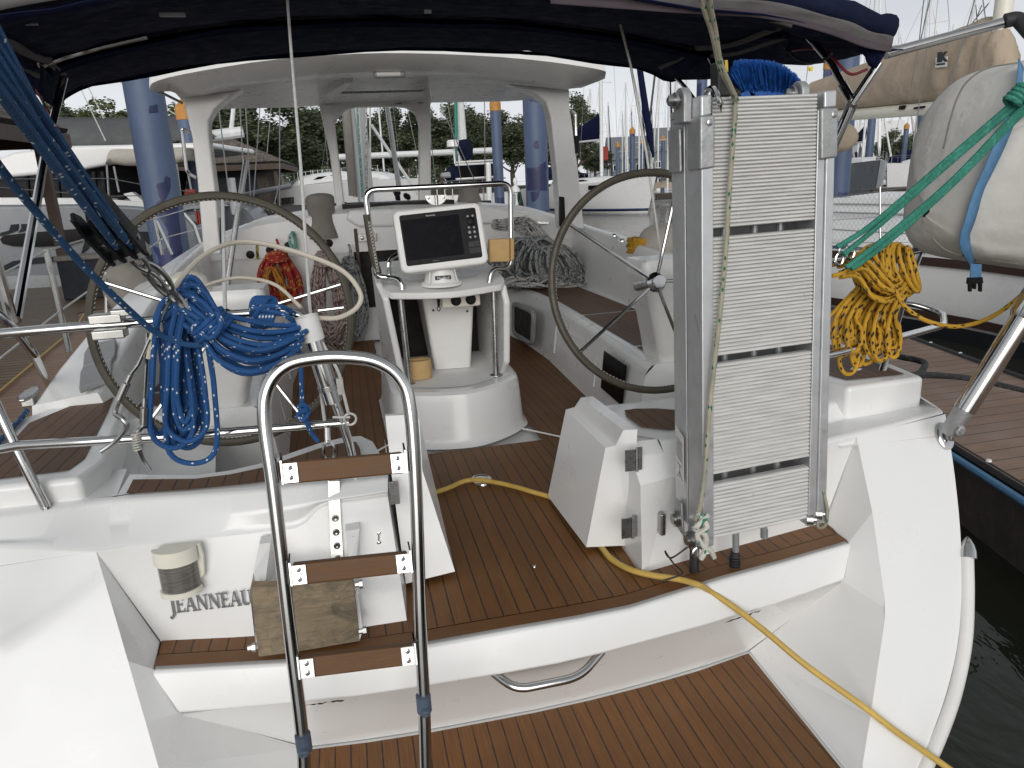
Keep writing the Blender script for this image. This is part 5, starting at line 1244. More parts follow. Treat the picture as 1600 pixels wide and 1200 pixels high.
tube(m, hp, [.0075 if i < n_-7 else .0075+(.003 if i == n_-7 else 0)-.0085*max(0, (i-n_+7)/7) for i in range(n_)], 10); m.build('hook', M['steel'], bh)
m = MB(); tube(m, [Y(1194, 840, 1.98), Y(1190, 700, 1.99)], .012, 10)
for k in range(4): tube(m, [Y(1194, 828+k*3, 1.98), Y(1194, 829+k*3, 1.98)], .0132, 10)
tag(m.build('pole_stub', M['grey_paint']), 'short grey pole end showing under the gangway treads', 'pole')

# ------------------------------------------------------------------ ropes
def jit(a): return random.uniform(-a, a)
def hang_coil(m, top, w, L, n, r, y, dy=.05, lean=0., spread=.25, closed_n=22):
    """n long loops hanging from px-free world point top; w half width, L length (m)"""
    for k in range(n):
        cx = top.x+jit(w*spread); yy = y+jit(dy); ll = L*random.uniform(.72, 1.03); ww = w*random.uniform(.45, 1.05)
        pts = []
        for i in range(closed_n):
            a = 2*PI*i/closed_n; s_, c_ = math.sin(a), math.cos(a)
            zz = top.z-ll/2+c_*ll/2; bulge = .45+.55*((1-c_)/2)
            pts.append(V((cx+s_*ww*bulge+lean*(1-c_)/2+jit(.004), yy+jit(.006)+.012*s_, zz+jit(.003))))
        tube(m, spl(pts, 3, True), r, 7, True)
def px_bundle(m, path, n, r, rad, seedv=1, flat=1.0, mat=0):
    """n strands running together along a px path [(px,py,y,scale)]"""
    random.seed(seedv)
    for k in range(n):
        a = 2*PI*k*.618; rr = rad*math.sqrt((k+.5)/n); pts = []
        for i, (px, py, y, sc) in enumerate(path):
            c = Y(px, py, y); ph = a+i*.25
            pts.append(c+V((math.cos(ph)*rr*sc*.7+jit(.003), math.sin(ph)*rr*sc*.8*flat, math.sin(ph+1.1)*rr*sc+jit(.003))))
        tube(m, spl(pts, 6), r, 7)
def wraps(m, c, ax, rad, n, r, w):
    u, v_, a = orient(ax); pts = []
    for i in range(n*14+1):
        t = i/14; an = 2*PI*t; pts.append(V(c)+u*(math.cos(an)*(rad+jit(.001)))+v_*(math.sin(an)*rad)+a*((t/n-.5)*w))
    tube(m, pts, r, 7)
RB = .0078
bc = thing('rope_coil', 'large coil of bright blue rope hanging on the port stern rail', 'rope', Y(290, 600, 2.1))
random.seed(5); m = MB()
for k in range(15):      # hanging loops
    xl = 240+k*2.6+jit(5); xr = 262+k*3.6+jit(6); yb2 = random.choice((640, 660, 672, 684, 690, 696)); off_ = jit(.03)
    if k == 0: xl, xr, yb2 = 238, 300, 700
    if k == 1: xl, xr, yb2 = 264, 337, 724
    if k == 2: xl, xr, yb2 = 236, 262, 678
    if k == 3: xl, xr, yb2 = 268, 316, 700
    if k == 4: xl, xr, yb2 = 262, 322, 690
    y0 = 2.09-off_
    pts = [Y(272+k*1.5, 458+jit(4), y0), Y(xl+14, 480, y0-.02), Y(xl+4, 530, y0-.02), Y(xl, 600, y0-.01), Y(xl-2 if k < 5 else xl+4, yb2-24, y0), Y((xl+xr)/2, yb2, y0), Y(xr, yb2-22, y0+.01), Y(xr-2, 610, y0+.01), Y(xr-12, 540, y0+.02), Y(xr-16, 490, y0+.01), Y(292+k*1.2, 462+jit(3), y0)]
    tube(m, spl(pts, 7, True), RB, 8, True)
m.build('hanging_loops', M['rope_blue'], bc)
m = MB(); px_bundle(m, [(262, 476, 2.10, 1.0), (285, 462, 2.08, 1.1), (308, 480, 2.06, 1.0), (328, 505, 2.05, .85), (352, 530, 2.05, 1.2), (395, 548, 2.06, 1.5), (435, 545, 2.08, 1.35), (466, 530, 2.11, 1.0)], 19, RB, .048, 8)
m.build('hank', M['rope_blue'], bc)
m = MB(); wraps(m, Y(329, 508, 2.05), (Y(345, 524, 2.05)-Y(312, 490, 2.05)), .050, 4, RB, .05); tube(m, spl([Y(312, 520, 1.99), Y(330, 528, 1.985), Y(345, 508, 1.99), Y(340, 488, 2.0)], 6), RB, 8); m.build('hank_turns', M['rope_blue'], bc)
m = MB(); random.seed(9)
for k in range(5):
    x0 = 396+k*5; tube(m, spl([Y(x0, 512, 2.17), Y(x0-3, 480, 2.15), Y(x0+3, 466, 2.16), Y(x0+14, 470, 2.17), Y(x0+12, 490, 2.13), Y(x0+4, 512, 2.12)], 6), RB, 8)
tube(m, spl([Y(392, 480, 2.13), Y(420, 486, 2.12), Y(445, 492, 2.13), Y(462, 505, 2.15)], 6), RB, 8); tube(m, spl([Y(395, 500, 2.13), Y(410, 480, 2.12), Y(440, 480, 2.13), Y(460, 490, 2.17)], 6), RB, 8)
m.build('rail_hitch', M['rope_blue'], bc)
m = MB(); tube(m, spl([Y(462, 520, 2.1), Y(469, 560, 2.09), Y(471, 600, 2.09), Y(473, 640, 2.09), Y(478, 655, 2.08), Y(486, 675, 2.09), Y(497, 690, 2.09)], 8), RB*.9, 8)
tube(m, spl([Y(466, 638, 2.08), Y(474, 632, 2.07), Y(482, 642, 2.08), Y(474, 656, 2.07), Y(466, 648, 2.08), Y(478, 640, 2.06)], 6), RB, 8); m.build('tail', M['rope_blue'], bc)
tk = thing('block_and_tackle', 'blue multi part tackle leading up and out of the top left corner', 'tackle', Y(170, 370, 1.9))
m = MB()
for (x0, y0, x1, y1, ya, yb3) in ((0, 60, 158, 362, 1.25, 1.92), (0, 100, 170, 372, 1.26, 1.90), (0, 142, 182, 385, 1.24, 1.88), (10, 95, 198, 372, 1.28, 1.90), (0, 120, 205, 385, 1.27, 1.90), (30, 130, 178, 355, 1.38, 1.93)):
    a, b = Y(x1, y1, yb3), Y(x0, y0, ya); tube(m, [a, lerp(a, b, .5)+V((0, 0, -.004)), b+(b-a)*1.15], .0098, 8)
m.build('fall', M['rope_tackle'], tk)
te = Y(10, 108, 1.27)+(Y(10, 108, 1.27)-Y(180, 372, 1.9))*1.15
m = MB(); tube(m, [te+V((0, .05, -.10)), te+V((0, -.05, .12))], .05, 12); m.build('upper_block', M['black_plastic'], tk)
d_ = (Y(120, 300, 1.75)-Y(205, 395, 1.93)).normalized()
m = MB(); e0 = Y(204, 396, 1.93); sidev = d_.cross(V((0, 1, 0))).normalized(); dep = d_.cross(sidev).normalized()
for s_, L_ in ((-.042, .22), (-.015, .15), (.013, .16), (.040, .17)):
    c0 = e0+sidev*s_*1.0; O = [c0+d_*x+dep*z for x, z in ((-.005, -.02), (.02, -.03), (L_*.8, -.028), (L_, -.012), (L_, .012), (L_*.8, .028), (.02, .03), (-.005, .02))]; prism(m, O, sidev*.009)
m.build('block', M['black_plastic'], tk, 30, bevel=.002)
m = MB(); lathe(m, e0+d_*.05-sidev*.045, sidev, [(0, .008), (.09, .008)], 10); box(m, e0+d_*.0, (.085, .03, .02), axes=(sidev, dep, d_)); m.build('block_pin', M['steel_dull'], tk)
m = MB()
def link(a, b, w, r, nn=(0, 1, 0)):
    a, b = V(a), V(b); d = (b-a).normalized(); s_ = d.cross(V(nn)).normalized()
    L = (b-a).length/2; c = (a+b)/2
    tube(m, [c+d*(math.cos(t)*L)+s_*(math.sin(t)*w*(1-.25*math.cos(t))) for t in [2*PI*k/18 for k in range(18)]], r, 8, True)
link(Y(206, 398, 1.93), Y(232, 424, 1.96), .013, .006); link(Y(224, 412, 1.96), Y(268, 452, 2.0), .017, .007); link(Y(232, 425, 1.965), Y(262, 462, 2.0), .010, .005); link(Y(256, 440, 2.0), Y(276, 472, 2.02), .012, .006, (.4, .8, .2))
m.build('snap_shackle', M['steel_dull'], tk)
m = MB(); tube(m, spl([Y(262, 455, 2.02), Y(285, 480, 2.04), Y(300, 500, 2.08), Y(303, 510, 2.1)], 5), .0055, 8); tube(m, spl([Y(270, 452, 2.02), Y(292, 478, 2.04), Y(302, 500, 2.07)], 5), .0055, 8); m.build('becket', M['rope_grey'], tk)
m = MB(); link(Y(297, 498, 2.08), Y(306, 530, 2.08), .010, .004); m.build('carabiner', M['steel'], tk)
m = MB(); tube(m, spl([Y(-60, 170, 1.3), Y(0, 262, 1.45), Y(60, 335, 1.6), Y(130, 415, 1.78), Y(200, 483, 1.93), Y(245, 520, 2.02), Y(290, 538, 2.05), Y(332, 538, 2.06)], 8), .0085, 8)
tag(m.build('mooring_tail', M['rope_tackle']), 'single blue rope drooping from the left edge to the blue coil', 'rope')
# lifeline pelican hooks hanging from the rail
def pelican(path, lab):
    g = thing('pelican_hook', lab, 'hook', Y(*path[0]))
    P_ = [Y(*p) for p in path]; m = MB(); tube(m, P_[:3], .0045, 8); g1 = m.build('terminal', M['steel'], g)
    m = MB(); tube(m, [P_[2], lerp(P_[2], P_[3], .3), lerp(P_[2], P_[3], .35), P_[3]], [.007, .007, .011, .010], 12); m.build('barrel', M['steel_dull'], g)
    m = MB(); tube(m, spl(P_[3:], 6), [.012, .012, .011, .011, .011, .011, .010, .009, .009, .008, .008, .008, .007, .007, .007, .007, .006, .006, .006, .006, .005, .005, .005, .005, .005, .004][:len(spl(P_[3:], 6))] if len(spl(P_[3:], 6)) <= 26 else .007, 10); m.build('hook', M['steel_dull'], g)
    return g
pelican([(234, 530, 2.04), (216, 570, 2.04), (204, 585, 2.04), (186, 625, 2.04), (180, 645, 2.04), (192, 655, 2.02), (198, 668, 2.02), (180, 690, 2.03), (158, 706, 2.03)], 'steel lifeline hook swinging outwards, the further left of two under the rail')
pelican([(230, 520, 2.05), (229, 570, 2.05), (226, 622, 2.05), (224, 665, 2.05), (214, 678, 2.05), (216, 695, 2.04), (222, 715, 2.05), (235, 735, 2.05)], 'lifeline hook hanging straight down with a frayed lashing beside the blue coil')
m = MB(); random.seed(4); wraps(m, Y(214, 690, 2.04), (0, .1, 1), .011, 7, .003, .05); tag(m.build('lashing', M['rope_cream']), 'frayed cream lashing wound round the straight lifeline hook', 'cord')
# coils on the cabin bulkhead
def bulkhead_coil(top, w, L, n, r, mat, lab, y, seed, dy=.04, second=None):
    random.seed(seed); g = thing('rope_coil', lab, 'rope', top, 'rope coils hung in the cockpit'); m = MB(); hang_coil(m, top, w, L, n, r, y, dy); m.build('loops', M[mat], g)
    if second:
        m = MB(); hang_coil(m, top+V((-.06, 0, -.12)), w*.8, L*.95, second[1], r, y-.06, dy); m.build('second_loops', M[second[0]], g)
    m = MB(); wraps(m, V((top.x, y, top.z-L*.10)), (0, .05, 1), w*.42, 4, r, .07); tube(m, spl([V((top.x, y, top.z-L*.08)), V((top.x+.02, y+.04, top.z+.05)), V((top.x+.01, y+.08, top.z+.10))], 4), r, 7); m.build('hitch', M[mat], g)
bulkhead_coil(Y(432, 394, 6.3), .20, .48, 22, .011, 'rope_red', 'red rope coil with yellow flecks hung on the cabin bulkhead', 6.28, 21, second=('rope_orange', 6))
bulkhead_coil(Y(506, 392, 6.2), .17, .86, 26, .011, 'rope_pink', 'long pinkish grey rope coil hung beside the red coil', 6.12, 22)
bulkhead_coil(Y(545, 402, 6.3), .13, .72, 16, .011, 'rope_dark', 'dark grey rope coil hung next to the companionway', 6.30, 23)
g = thing('rope_heap', 'tangled heap of grey ropes on the starboard bench behind the chartplotter', 'rope', Y(820, 450, 6.1)); random.seed(31)
m = MB(); tp_ = Y(825, 372, 6.1)
hang_coil(m, Y(828, 372, 6.15), .30, .42, 26, .0125, 6.1, .10, spread=.5); hang_coil(m, Y(858, 385, 6.0), .20, .36, 16, .0125, 6.0, .06, lean=.10, spread=.6); hang_coil(m, Y(790, 380, 6.2), .2, .40, 14, .0125, 6.2, .08, spread=.6)
m.build('hanging_loops', M['rope_dark'], g)
m = MB()
for k in range(16):
    a = Y(770+k*8+jit(8), 445-k*.2+jit(6), 6.0+jit(.15)); pts = [a+V((math.cos(t)*random.uniform(.1, .22), math.sin(t)*.1, jit(.03))) for t in [2*PI*i/9 for i in range(9)]]; tube(m, spl(pts, 4, True), .012, 7, True)
m.build('loose_turns', M['rope_grey'], g)
m = MB(); random.seed(33)
for k in range(9):
    pts = [Y(760+jit(6), 345+jit(6), 6.5), Y(778+jit(8), 352+jit(8), 6.4), Y(795+k*4, 350+jit(8), 6.3), Y(815+k*6, 362+k*2, 6.2)]; tube(m, spl(pts, 6), .012, 7)
m.build('leads', M['rope_grey'], g)
m = MB(); tube(m, spl([Y(402, 405, 6.42), Y(404, 375, 6.45), Y(425, 362, 6.6), Y(455, 354, 6.9), Y(480, 352, 7.2)], 6), .012, 8); tag(m.build('sheet_line', M['rope_yellowgreen']), 'yellow green line led along the cabin top above the red coil', 'rope')
m = MB(); tube(m, spl([Y(458, 362, 6.4), Y(462, 380, 6.38), Y(460, 395, 6.38), Y(452, 375, 6.36), Y(458, 362, 6.35)], 6), .014, 8); tag(m.build('sheet_line', M['rope_teal']), 'small turquoise loop of line at the cabin edge', 'rope')
# yellow coil on the starboard rail
yc = thing('rope_coil', 'yellow rope coil with black flecks hung on the starboard stern rail', 'rope', Y(1370, 450, 2.35)); random.seed(17)
m = MB(); RY = .0080
cy_ = Y(1386, 428, 2.40); axd = V((.50, -.82, .30)).normalized(); u_, v_, a_ = orient(axd)
for k in range(15):
    c = cy_+axd*((k-7)*.0135)+V((0, 0, jit(.004))); ra_ = .112-.0010*(k-7)**2*.6+jit(.004)
    tube(m, [c+u_*(math.cos(2*PI*i/26)*ra_*.85)+v_*(math.sin(2*PI*i/26)*ra_)+axd*(.014*math.sin(2*PI*i/26+k)) for i in range(26)], RY, 8, True)
m.build('turns', M['rope_yellow'], yc)
m = MB(); px_bundle(m, [(1318, 418, 2.32, .8), (1345, 412, 2.28, 1.1), (1365, 440, 2.26, 1.3), (1390, 455, 2.27, 1.0), (1410, 440, 2.32, .8)], 10, RY, .042, 12)
m.build('cross_turns', M['rope_yellow'], yc)
m = MB()
for k in range(18):
    x0 = 1306+k*5.4+jit(4); yb2 = 548+jit(24)+(14 if 3 < k < 9 else 0); w_ = random.uniform(9, 20); yy = 2.33+jit(.03)
    pts = [Y(1350+k*4, 440, yy), Y(x0-w_*.4, 490, yy), Y(x0-w_, yb2-25, yy), Y(x0-w_*.4, yb2, yy-.005), Y(x0+w_*.6, yb2-4, yy), Y(x0+w_, yb2-30, yy+.01), Y(x0+w_*.3, 490, yy+.01), Y(1358+k*4, 440, yy+.01)]
    tube(m, spl(pts, 7, True), RY, 8, True)
m.build('hanging_loops', M['rope_yellow'], yc)
m = MB(); tube(m, spl([Y(1365, 415, 2.26), Y(1395, 450, 2.24), Y(1415, 480, 2.22), Y(1450, 502, 2.2), Y(1500, 510, 2.15), Y(1555, 492, 2.1), Y(1610, 448, 2.02), Y(1672, 384, 1.93), Y(1680, 376, 1.86), Y(1668, 384, 1.82)], 8), RY, 8)
tube(m, spl([Y(1294, 432, 2.3), Y(1312, 428, 2.3), Y(1330, 415, 2.28), Y(1350, 390, 2.27), Y(1372, 380, 2.28)], 6), RY, 8); m.build('tail', M['rope_yellow'], yc)
# small second yellow coil and a bag on the far starboard deck
m = MB(); c = Z(1008, 392, .80)
for k in range(9): tube(m, [c+V((math.cos(2*PI*i/16)*(.12+jit(.01)), math.sin(2*PI*i/16)*.12, k*.011+jit(.004))) for i in range(16)], .010, 7, True)
tag(m.build('rope_coil', M['rope_yellow']), 'small flat yellow coil on the deck beyond the starboard wheel', 'rope')
def soft(name, c, rx, ry, rz, mat, lab, cat, seed, pow_=.7):
    m = MB(); rows = []; random.seed(seed)
    for i in range(11):
        th = PI*i/10; row = []
        for j in range(24):
            ph = 2*PI*j/24; d = V((math.sin(th)**pow_*math.cos(ph), math.sin(th)**pow_*math.sin(ph), math.cos(th)))
            k = 1+.10*noise.noise(d*2.3+V((seed, 0, 0)))+.05*noise.noise(d*6+V((0, seed, 0)))
            row.append(V(c)+V((d.x*rx*k, d.y*ry*k, d.z*rz*k)))
        rows.append(row)
    grid(m, rows, closed=True, flip=False); o = m.build(name, M[mat], None, 60, sub=1); return tag(o, lab, cat)
soft('sail_bag', Z(1040, 378, .86), .20, .18, .13, 'beige_canvas', 'pale canvas bag on deck behind the small yellow coil', 'bag', 3)
soft('winch_cover', Y(210, 448, 5.0)+V((0, 0, 0)), .19, .19, .17, 'grey_canvas', 'grey canvas winch cover on the port coaming behind the wheel', 'winch cover', 4)
def winch_cover(px, py, y, s, lab, h=.30):
    c = Y(px, py, y); m = MB(); rows = []; random.seed(int(px))
    for k, (z, r) in enumerate(((0, .125), (.04, .12), (.10, .105), (.15, .098), (.20, .105), (.26, .115), (.29, .105), (.305, .06), (.308, .0))):
        rows.append([c+V((math.cos(2*PI*j/24)*r*s*(1+.06*math.sin(j*1.9+k)+.04*math.sin(j*.9+k*2)), math.sin(2*PI*j/24)*r*s, z*s*h/.3)) for j in range(24)])
    grid(m, rows, closed=True); tag(m.build('winch_cover', M['grey_canvas'], None, 70, sub=1), lab, 'winch cover')
winch_cover(507, 372, 6.5, 1.12, 'tall grey canvas winch cover on the port cabin top by the companionway', .33)
winch_cover(733, 316, 6.9, .95, 'grey canvas winch cover showing above the chartplotter screen', .2)
# yellow power cord across the sole and down over the step
g = MB(); zc = .016
cord = [Z(640, 775, .02), Z(676, 770, .02), Z(702, 762, .02), Z(725, 752, .022), Z(750, 750, .026), Z(790, 757, .02), Z(830, 768, .02), Z(870, 782, .02), Z(905, 815, .02), Z(938, 853, .02), Z(955, 873, .02), Z(985, 890, .02), Z(1020, 899, .02), Z(1060, 905, .022), Z(1092, 914, .024), Y(1110, 924, 1.90), Y(1150, 951, 1.865), Y(1200, 990, 1.82), Y(1260, 1040, 1.74), PL(1352, 1106, 1.865, .6), PL(1400, 1143, 1.86, .6), PL(1460, 1185, 1.86, .6), PL(1520, 1228, 1.85, .6)]
tube(g, spl(cord, 7), .0105, 10); tag(g.build('power_cord', M['cord_yellow']), 'grubby yellow cord snaking across the teak and down over the step', 'cord')
# foam pads and the bin in the console
m = MB(); c = Y(784, 392, 3.72); lathe(m, c+V((-.045, 0, -.055)), (0, 0, 1), [(0, .0), (0, .05), (.0, .05), (.11, .05), (.11, .0)], 4)
m = MB(); prism(m, [Y(765, 374, 3.74), Y(797, 373, 3.74), Y(797, 409, 3.74), Y(765, 410, 3.74)], (0, .05, 0)); prism(m, [Y(797, 373, 3.74)+V((.003, 0, 0)), Y(804, 373, 3.74), Y(804, 405, 3.74), Y(797, 409, 3.74)+V((.003, 0, 0))], (0, .05, 0))
tag(m.build('foam_pad', M['tan_foam'], None, 30, bevel=.008), 'tan foam block strapped on the right leg of the grab rail', 'foam pad')
g = thing('foam_roll', 'tan foam roll standing on the console shelf round the left leg', 'foam pad', Z(653, 596, .295)); c = Z(655, 590, .295); 
m = MB(); ro_ = [(x*1.0, y) for x, y in rrect(.145, .105, .05, 8)]; ri_ = [(x, y) for x, y in rrect(.085, .045, .022, 8)]
def ring2(z, L): return [c+V((x, y, z)) for x, y in L]
grid(m, [ring2(0, ro_), ring2(.10, ro_), ring2(.103, [(x*.98, y*.98) for x, y in ro_]), ring2(.103, [(x*1.05, y*1.05) for x, y in ri_]), ring2(.09, ri_), ring2(.0, ri_)], closed=True); m.build('roll', M['tan_foam'], g, 40); c = None
g = thing('storage_bin', 'tall white plastic bin standing inside the cockpit console', 'bin', V((.53, 4.05, .295)))
m = MB(); b0 = [V((.43, 3.98, .295)), V((.64, 3.96, .295)), V((.64, 4.28, .295)), V((.43, 4.28, .295))]; b1 = [V((.385, 3.93, .72)), V((.675, 3.91, .72)), V((.675, 4.34, .72)), V((.385, 4.34, .72))]
grid(m, [b0, b1], closed=True); poly(m, b1); poly(m, b0[::-1]); m.build('body', M['white_plastic'], g, 30, bevel=.022, seg=4)
m = MB()
for dx, dz in ((-.09, -.07), (.1, -.09)): lathe(m, V((.53+dx, 3.925, .74+dz-.02)), (0, -1, 0), [(0, .007), (.008, .006), (.009, 0)], 10)
m.build('rivet', M['ink'], g)
g = thing('connector_panel', 'cream socket panel with two black caps under the console table', 'panel', V((.58, 3.80, .76)))
m = MB(); box(m, V((.575, 3.80, .715)), (.21, .10, .065)); m.build('housing', M['cream_plastic'], g, bevel=.012)
for x in (.545, .625):
    m = MB(); lathe(m, V((x, 3.748, .722)), (0, -1, 0), [(0, .028), (.012, .027), (.016, .018), (.026, .017), (.026, 0)], 20); m.build('socket_cap', M['black_plastic'], g)
m = MB(); tube(m, [V((.448, 3.74, .76)), V((.450, 3.73, .73)), V((.448, 3.73, .70))], [.010, .009, .006], 10); c = V((.448, 3.73, .688)); tube(m, [c+V((.008*math.cos(2*PI*k/12), 0, .012*math.sin(2*PI*k/12))) for k in range(12)], .0025, 6, True); tag(m.build('key_clip', M['black_plastic']), 'small black clip hanging under the console table edge', 'clip')
for (a, b, mt, lab) in ((V((.27, 3.78, .745)), V((.43, 3.82, .79)), 'rope_teal', 'thin green cable slung under the left half of the console table'), (V((.66, 3.80, .795)), V((.80, 3.9, .775)), 'cord_black', 'thin black cable slung under the right half of the console table')):
    m = MB(); tube(m, spl([a, lerp(a, b, .5)+V((0, 0, .004)), b], 5), .0035, 6); tag(m.build('cable', M[mt]), lab, 'cable')
# starboard mooring line in black chafe hose
m = MB(); tube(m, spl([Z(1345, 590, .475), Z(1400, 588, .47)+V((0, 0, .0)), Y(1450, 586, 2.75), Y(1520, 592, 3.0), Y(1600, 610, 3.2)], 8), .016, 10); tube(m, spl([Y(1375, 535, 3.4), Y(1400, 555, 3.4), Y(1430, 562, 3.3), Y(1445, 568, 3.2), Y(1440, 580, 3.1), Y(1430, 586, 3.0)], 6), .017, 10)
tag(m.build('mooring_line', M['rope_black']), 'black sheathed mooring line at the starboard quarter', 'mooring line')
m = MB(); tube(m, spl([Z(1300, 588, .46), Y(1340, 574, 2.5), Y(1385, 548, 2.5), Y(1415, 525, 2.55)], 5), .0028, 6); tag(m.build('cable', M['cord_black']), 'thin black cable from the round lid up to the starboard rail', 'cable')
m = MB(); tube(m, spl([Z(42, 640, .53), Z(38, 648, .515), Z(10, 678, .512), Z(-40, 730, .512)], 6), .010, 8); tag(m.build('mooring_line', M['rope_tackle']), 'blue mooring line leading aft from the port cleat', 'mooring line')

# ------------------------------------------------------------------ dinghy on the starboard davits
dg = thing('dinghy', 'grey covered inflatable dinghy hoisted at the right with a blue strap', 'dinghy', Y(1620, 300, 2.4))
YD = 2.45; ESUP = .5
cols = [(1443, 322, 340, .02), (1446, 296, 362, .10), (1452, 266, 378, .16), (1462, 228, 390, .21), (1476, 180, 402, .25), (1492, 140, 409, .28), (1515, 108, 414, .30), (1545, 95, 419, .32), (1590, 86, 426, .335), (1650, 80, 432, .34), (1760, 75, 440, .34), (1900, 70, 450, .33), (2050, 80, 450, .30), (2150, 130, 430, .2), (2180, 260, 300, .03)]
NS = 28
def dpt(c, k):
    px, t, b, d = c; a = 2*PI*k/NS; ct, st = math.cos(a), math.sin(a)
    zt, zb = Y(px, t, YD-.05*d).z, Y(px, b, YD-.3*d).z; x = Y(px, (t+b)/2, YD+.15*d).x
    e = ESUP
    return V((x, YD-math.copysign(abs(st)**e, st)*d, (zt+zb)/2+math.copysign(abs(ct)**e, ct)*(zt-zb)/2))
m = MB(); rows = [[dpt(c, k)+V((0, (.03*noise.noise(V((c[0]*.012, k*.45, 1)))+.02*noise.noise(V((c[0]*.03, k*.9, 4)))), 0)) for k in range(NS)] for c in cols]; grid(m, rows, closed=True, flip=False); cover = m.build('cover', M['hypalon'], dg, 70, sub=2)
cols3 = [(Y(c[0], (c[1]+c[2])/2, YD+.15*c[3]).x, Y(c[0], c[1], YD-.05*c[3]).z, Y(c[0], c[2], YD-.3*c[3]).z, c[3]) for c in cols]
def dsurf(px, py, lift=.01):
    """front surface of the covered dinghy along the sight line of a traced seam point"""
    y = YD-.25
    for _ in range(10):
        p = Y(px, py, y)
        for c0, c1 in zip(cols3, cols3[1:]):
            if c0[0] <= p.x <= c1[0]: break
        t = min(1, max(0, (p.x-c0[0])/(c1[0]-c0[0]))); c = [a+(b-a)*t for a, b in zip(c0, c1)]
        q_ = max(-1, min(1, (p.z-(c[1]+c[2])/2)/((c[1]-c[2])/2))); ct = abs(q_)**(1/ESUP); y = .5*y+.5*(YD-c[3]*max(.05, math.sqrt(max(0, 1-ct*ct)))**ESUP)
    return Y(px, py, y-lift)
def ribbon(pts, w, mat, name, parent, lift=.012, thick=.003):
    S = spl([dsurf(a, b, lift) for a, b in pts], 6); mm = MB(); L = []; Rr = []
    for i, p in enumerate(S):
        d = (S[min(i+1, len(S)-1)]-S[max(i-1, 0)]).normalized(); s_ = d.cross(V((-.15, 1, 0))).normalized(); L.append(p-s_*w/2); Rr.append(p+s_*w/2)
    grid(mm, [L, Rr]); return mm.build(name, M[mat], parent, 60, solid=thick)
strap = ribbon([(1597, 100), (1592, 150), (1572, 205), (1548, 260), (1530, 300), (1516, 345), (1508, 372), (1514, 392), (1524, 408)], .055, 'strap_blue', 'strap', dg, .018)
m = MB(); prism(m, [Y(1517, 412, 2.2), Y(1534, 413, 2.2), Y(1533, 436, 2.2), Y(1516, 436, 2.2)], (0, .003, 0)); m.build('strap_tail', M['strap_blue'], dg)
m = MB(); prism(m, [Y(1514, 434, 2.195), Y(1536, 433, 2.195), Y(1537, 443, 2.195), Y(1513, 444, 2.195)], (0, .012, 0))
for x in (1517, 1524, 1533): prism(m, [Y(x-2.5, 443, 2.195), Y(x+2.5, 443, 2.195), Y(x+2, 456 if x != 1524 else 452, 2.195), Y(x-2, 456 if x != 1524 else 452, 2.195)], (0, .01, 0))
m.build('buckle', M['black_plastic'], dg, bevel=.002)
# edge seams and upper flap
seam = MB(); tube(seam, spl([dsurf(a, b, .004) for a, b in ((1590, 98), (1545, 106), (1517, 122), (1498, 148), (1484, 190), (1474, 232))], 6), .0035, 6); seam.build('seam', M['grey_canvas'], dg)
seam = MB(); tube(seam, spl([dsurf(a, b, .003) for a, b in ((1456, 372), (1480, 392), (1515, 402), (1560, 408), (1600, 414))], 6), .003, 6); seam.build('seam', M['grey_canvas'], dg)
m = MB(); c = dsurf(1600, 165, .03); lathe(m, c, (0, -1, .2), [(0, .06), (.01, .06), (.014, .03), (.02, 0)], 20, sx=1.2, sy=.5); m.build('lifting_pad', M['rubber'], dg)
gl = thing('lifting_lines', 'two green braided lines lashing the dinghy to the stern rail', 'rope', Y(1330, 400, 2.3))
m = MB()
for pts in ([(1640, 110, 1.9), (1596, 150, 1.98), (1480, 250, 2.1), (1370, 345, 2.22), (1322, 378, 2.27), (1308, 386, 2.28)], [(1640, 128, 1.9), (1597, 158, 1.98), (1480, 258, 2.1), (1376, 350, 2.22), (1330, 388, 2.27), (1318, 398, 2.27)], [(1640, 136, 1.88), (1598, 168, 1.97), (1490, 280, 2.08), (1400, 358, 2.18), (1340, 405, 2.25), (1322, 418, 2.26)], [(1640, 142, 1.88), (1598, 176, 1.97), (1490, 286, 2.08), (1404, 364, 2.18), (1348, 408, 2.25), (1330, 420, 2.26)]):
    tube(m, spl([Y(*p) for p in pts], 6), .0100, 8)
m.build('line', M['rope_green'], gl)
m = MB(); random.seed(6); wraps(m, Y(1592, 148, 1.97), Y(1560, 180, 2.0)-Y(1600, 140, 1.97), .022, 4, .009, .06); m.build('hitch', M['rope_green'], gl)
# davit strut and arm
dv_ = bpy.data.objects.new('davit', None); COL.objects.link(dv_); dv_.location = PL(1478, 682, *TR); dv_.parent = yacht; dv_.matrix_parent_inverse = Matrix.Translation(-wloc(yacht)); dv_.empty_display_size = .1
f0 = PL(1474, 682, *TR); 
m = MB(); tube(m, [Y(1507, 640, 1.98), Y(1640, 430, 1.90), Y(1900, 20, 1.76)], .036, 20); tube(m, [Y(1596, 512, 1.93), Y(1602, 490, 1.925), Y(1640, 430, 1.90)], [.037, .046, .046], 20); m.build('strut', M['steel'], dv_)
m = MB(); e0 = Y(1507, 640, 1.98); ax = (Y(1640, 430, 1.90)-e0).normalized(); e1 = Y(1488, 668, 2.0); tube(m, [e1-ax*.03, e1, e0+ax*.01], [.020, .031, .033], 16); lathe(m, e1+V((0, -.032, 0)), (0, -1, 0), [(0, .018), (.008, .018), (.01, .010), (.014, .010), (.014, 0)], 18); m.build('strut_end', M['alu_cast'], dv_)
nrm = V((0, -1, .6)).normalized(); m = MB(); lathe(m, f0+nrm*.004, nrm, [(0, .052), (.006, .052), (.010, .040), (.012, .02), (.012, 0)], 28, sx=.65); box(m, f0+nrm*.022, (.012, .05, .03)); m.build('strut_foot', M['steel'], dv_)
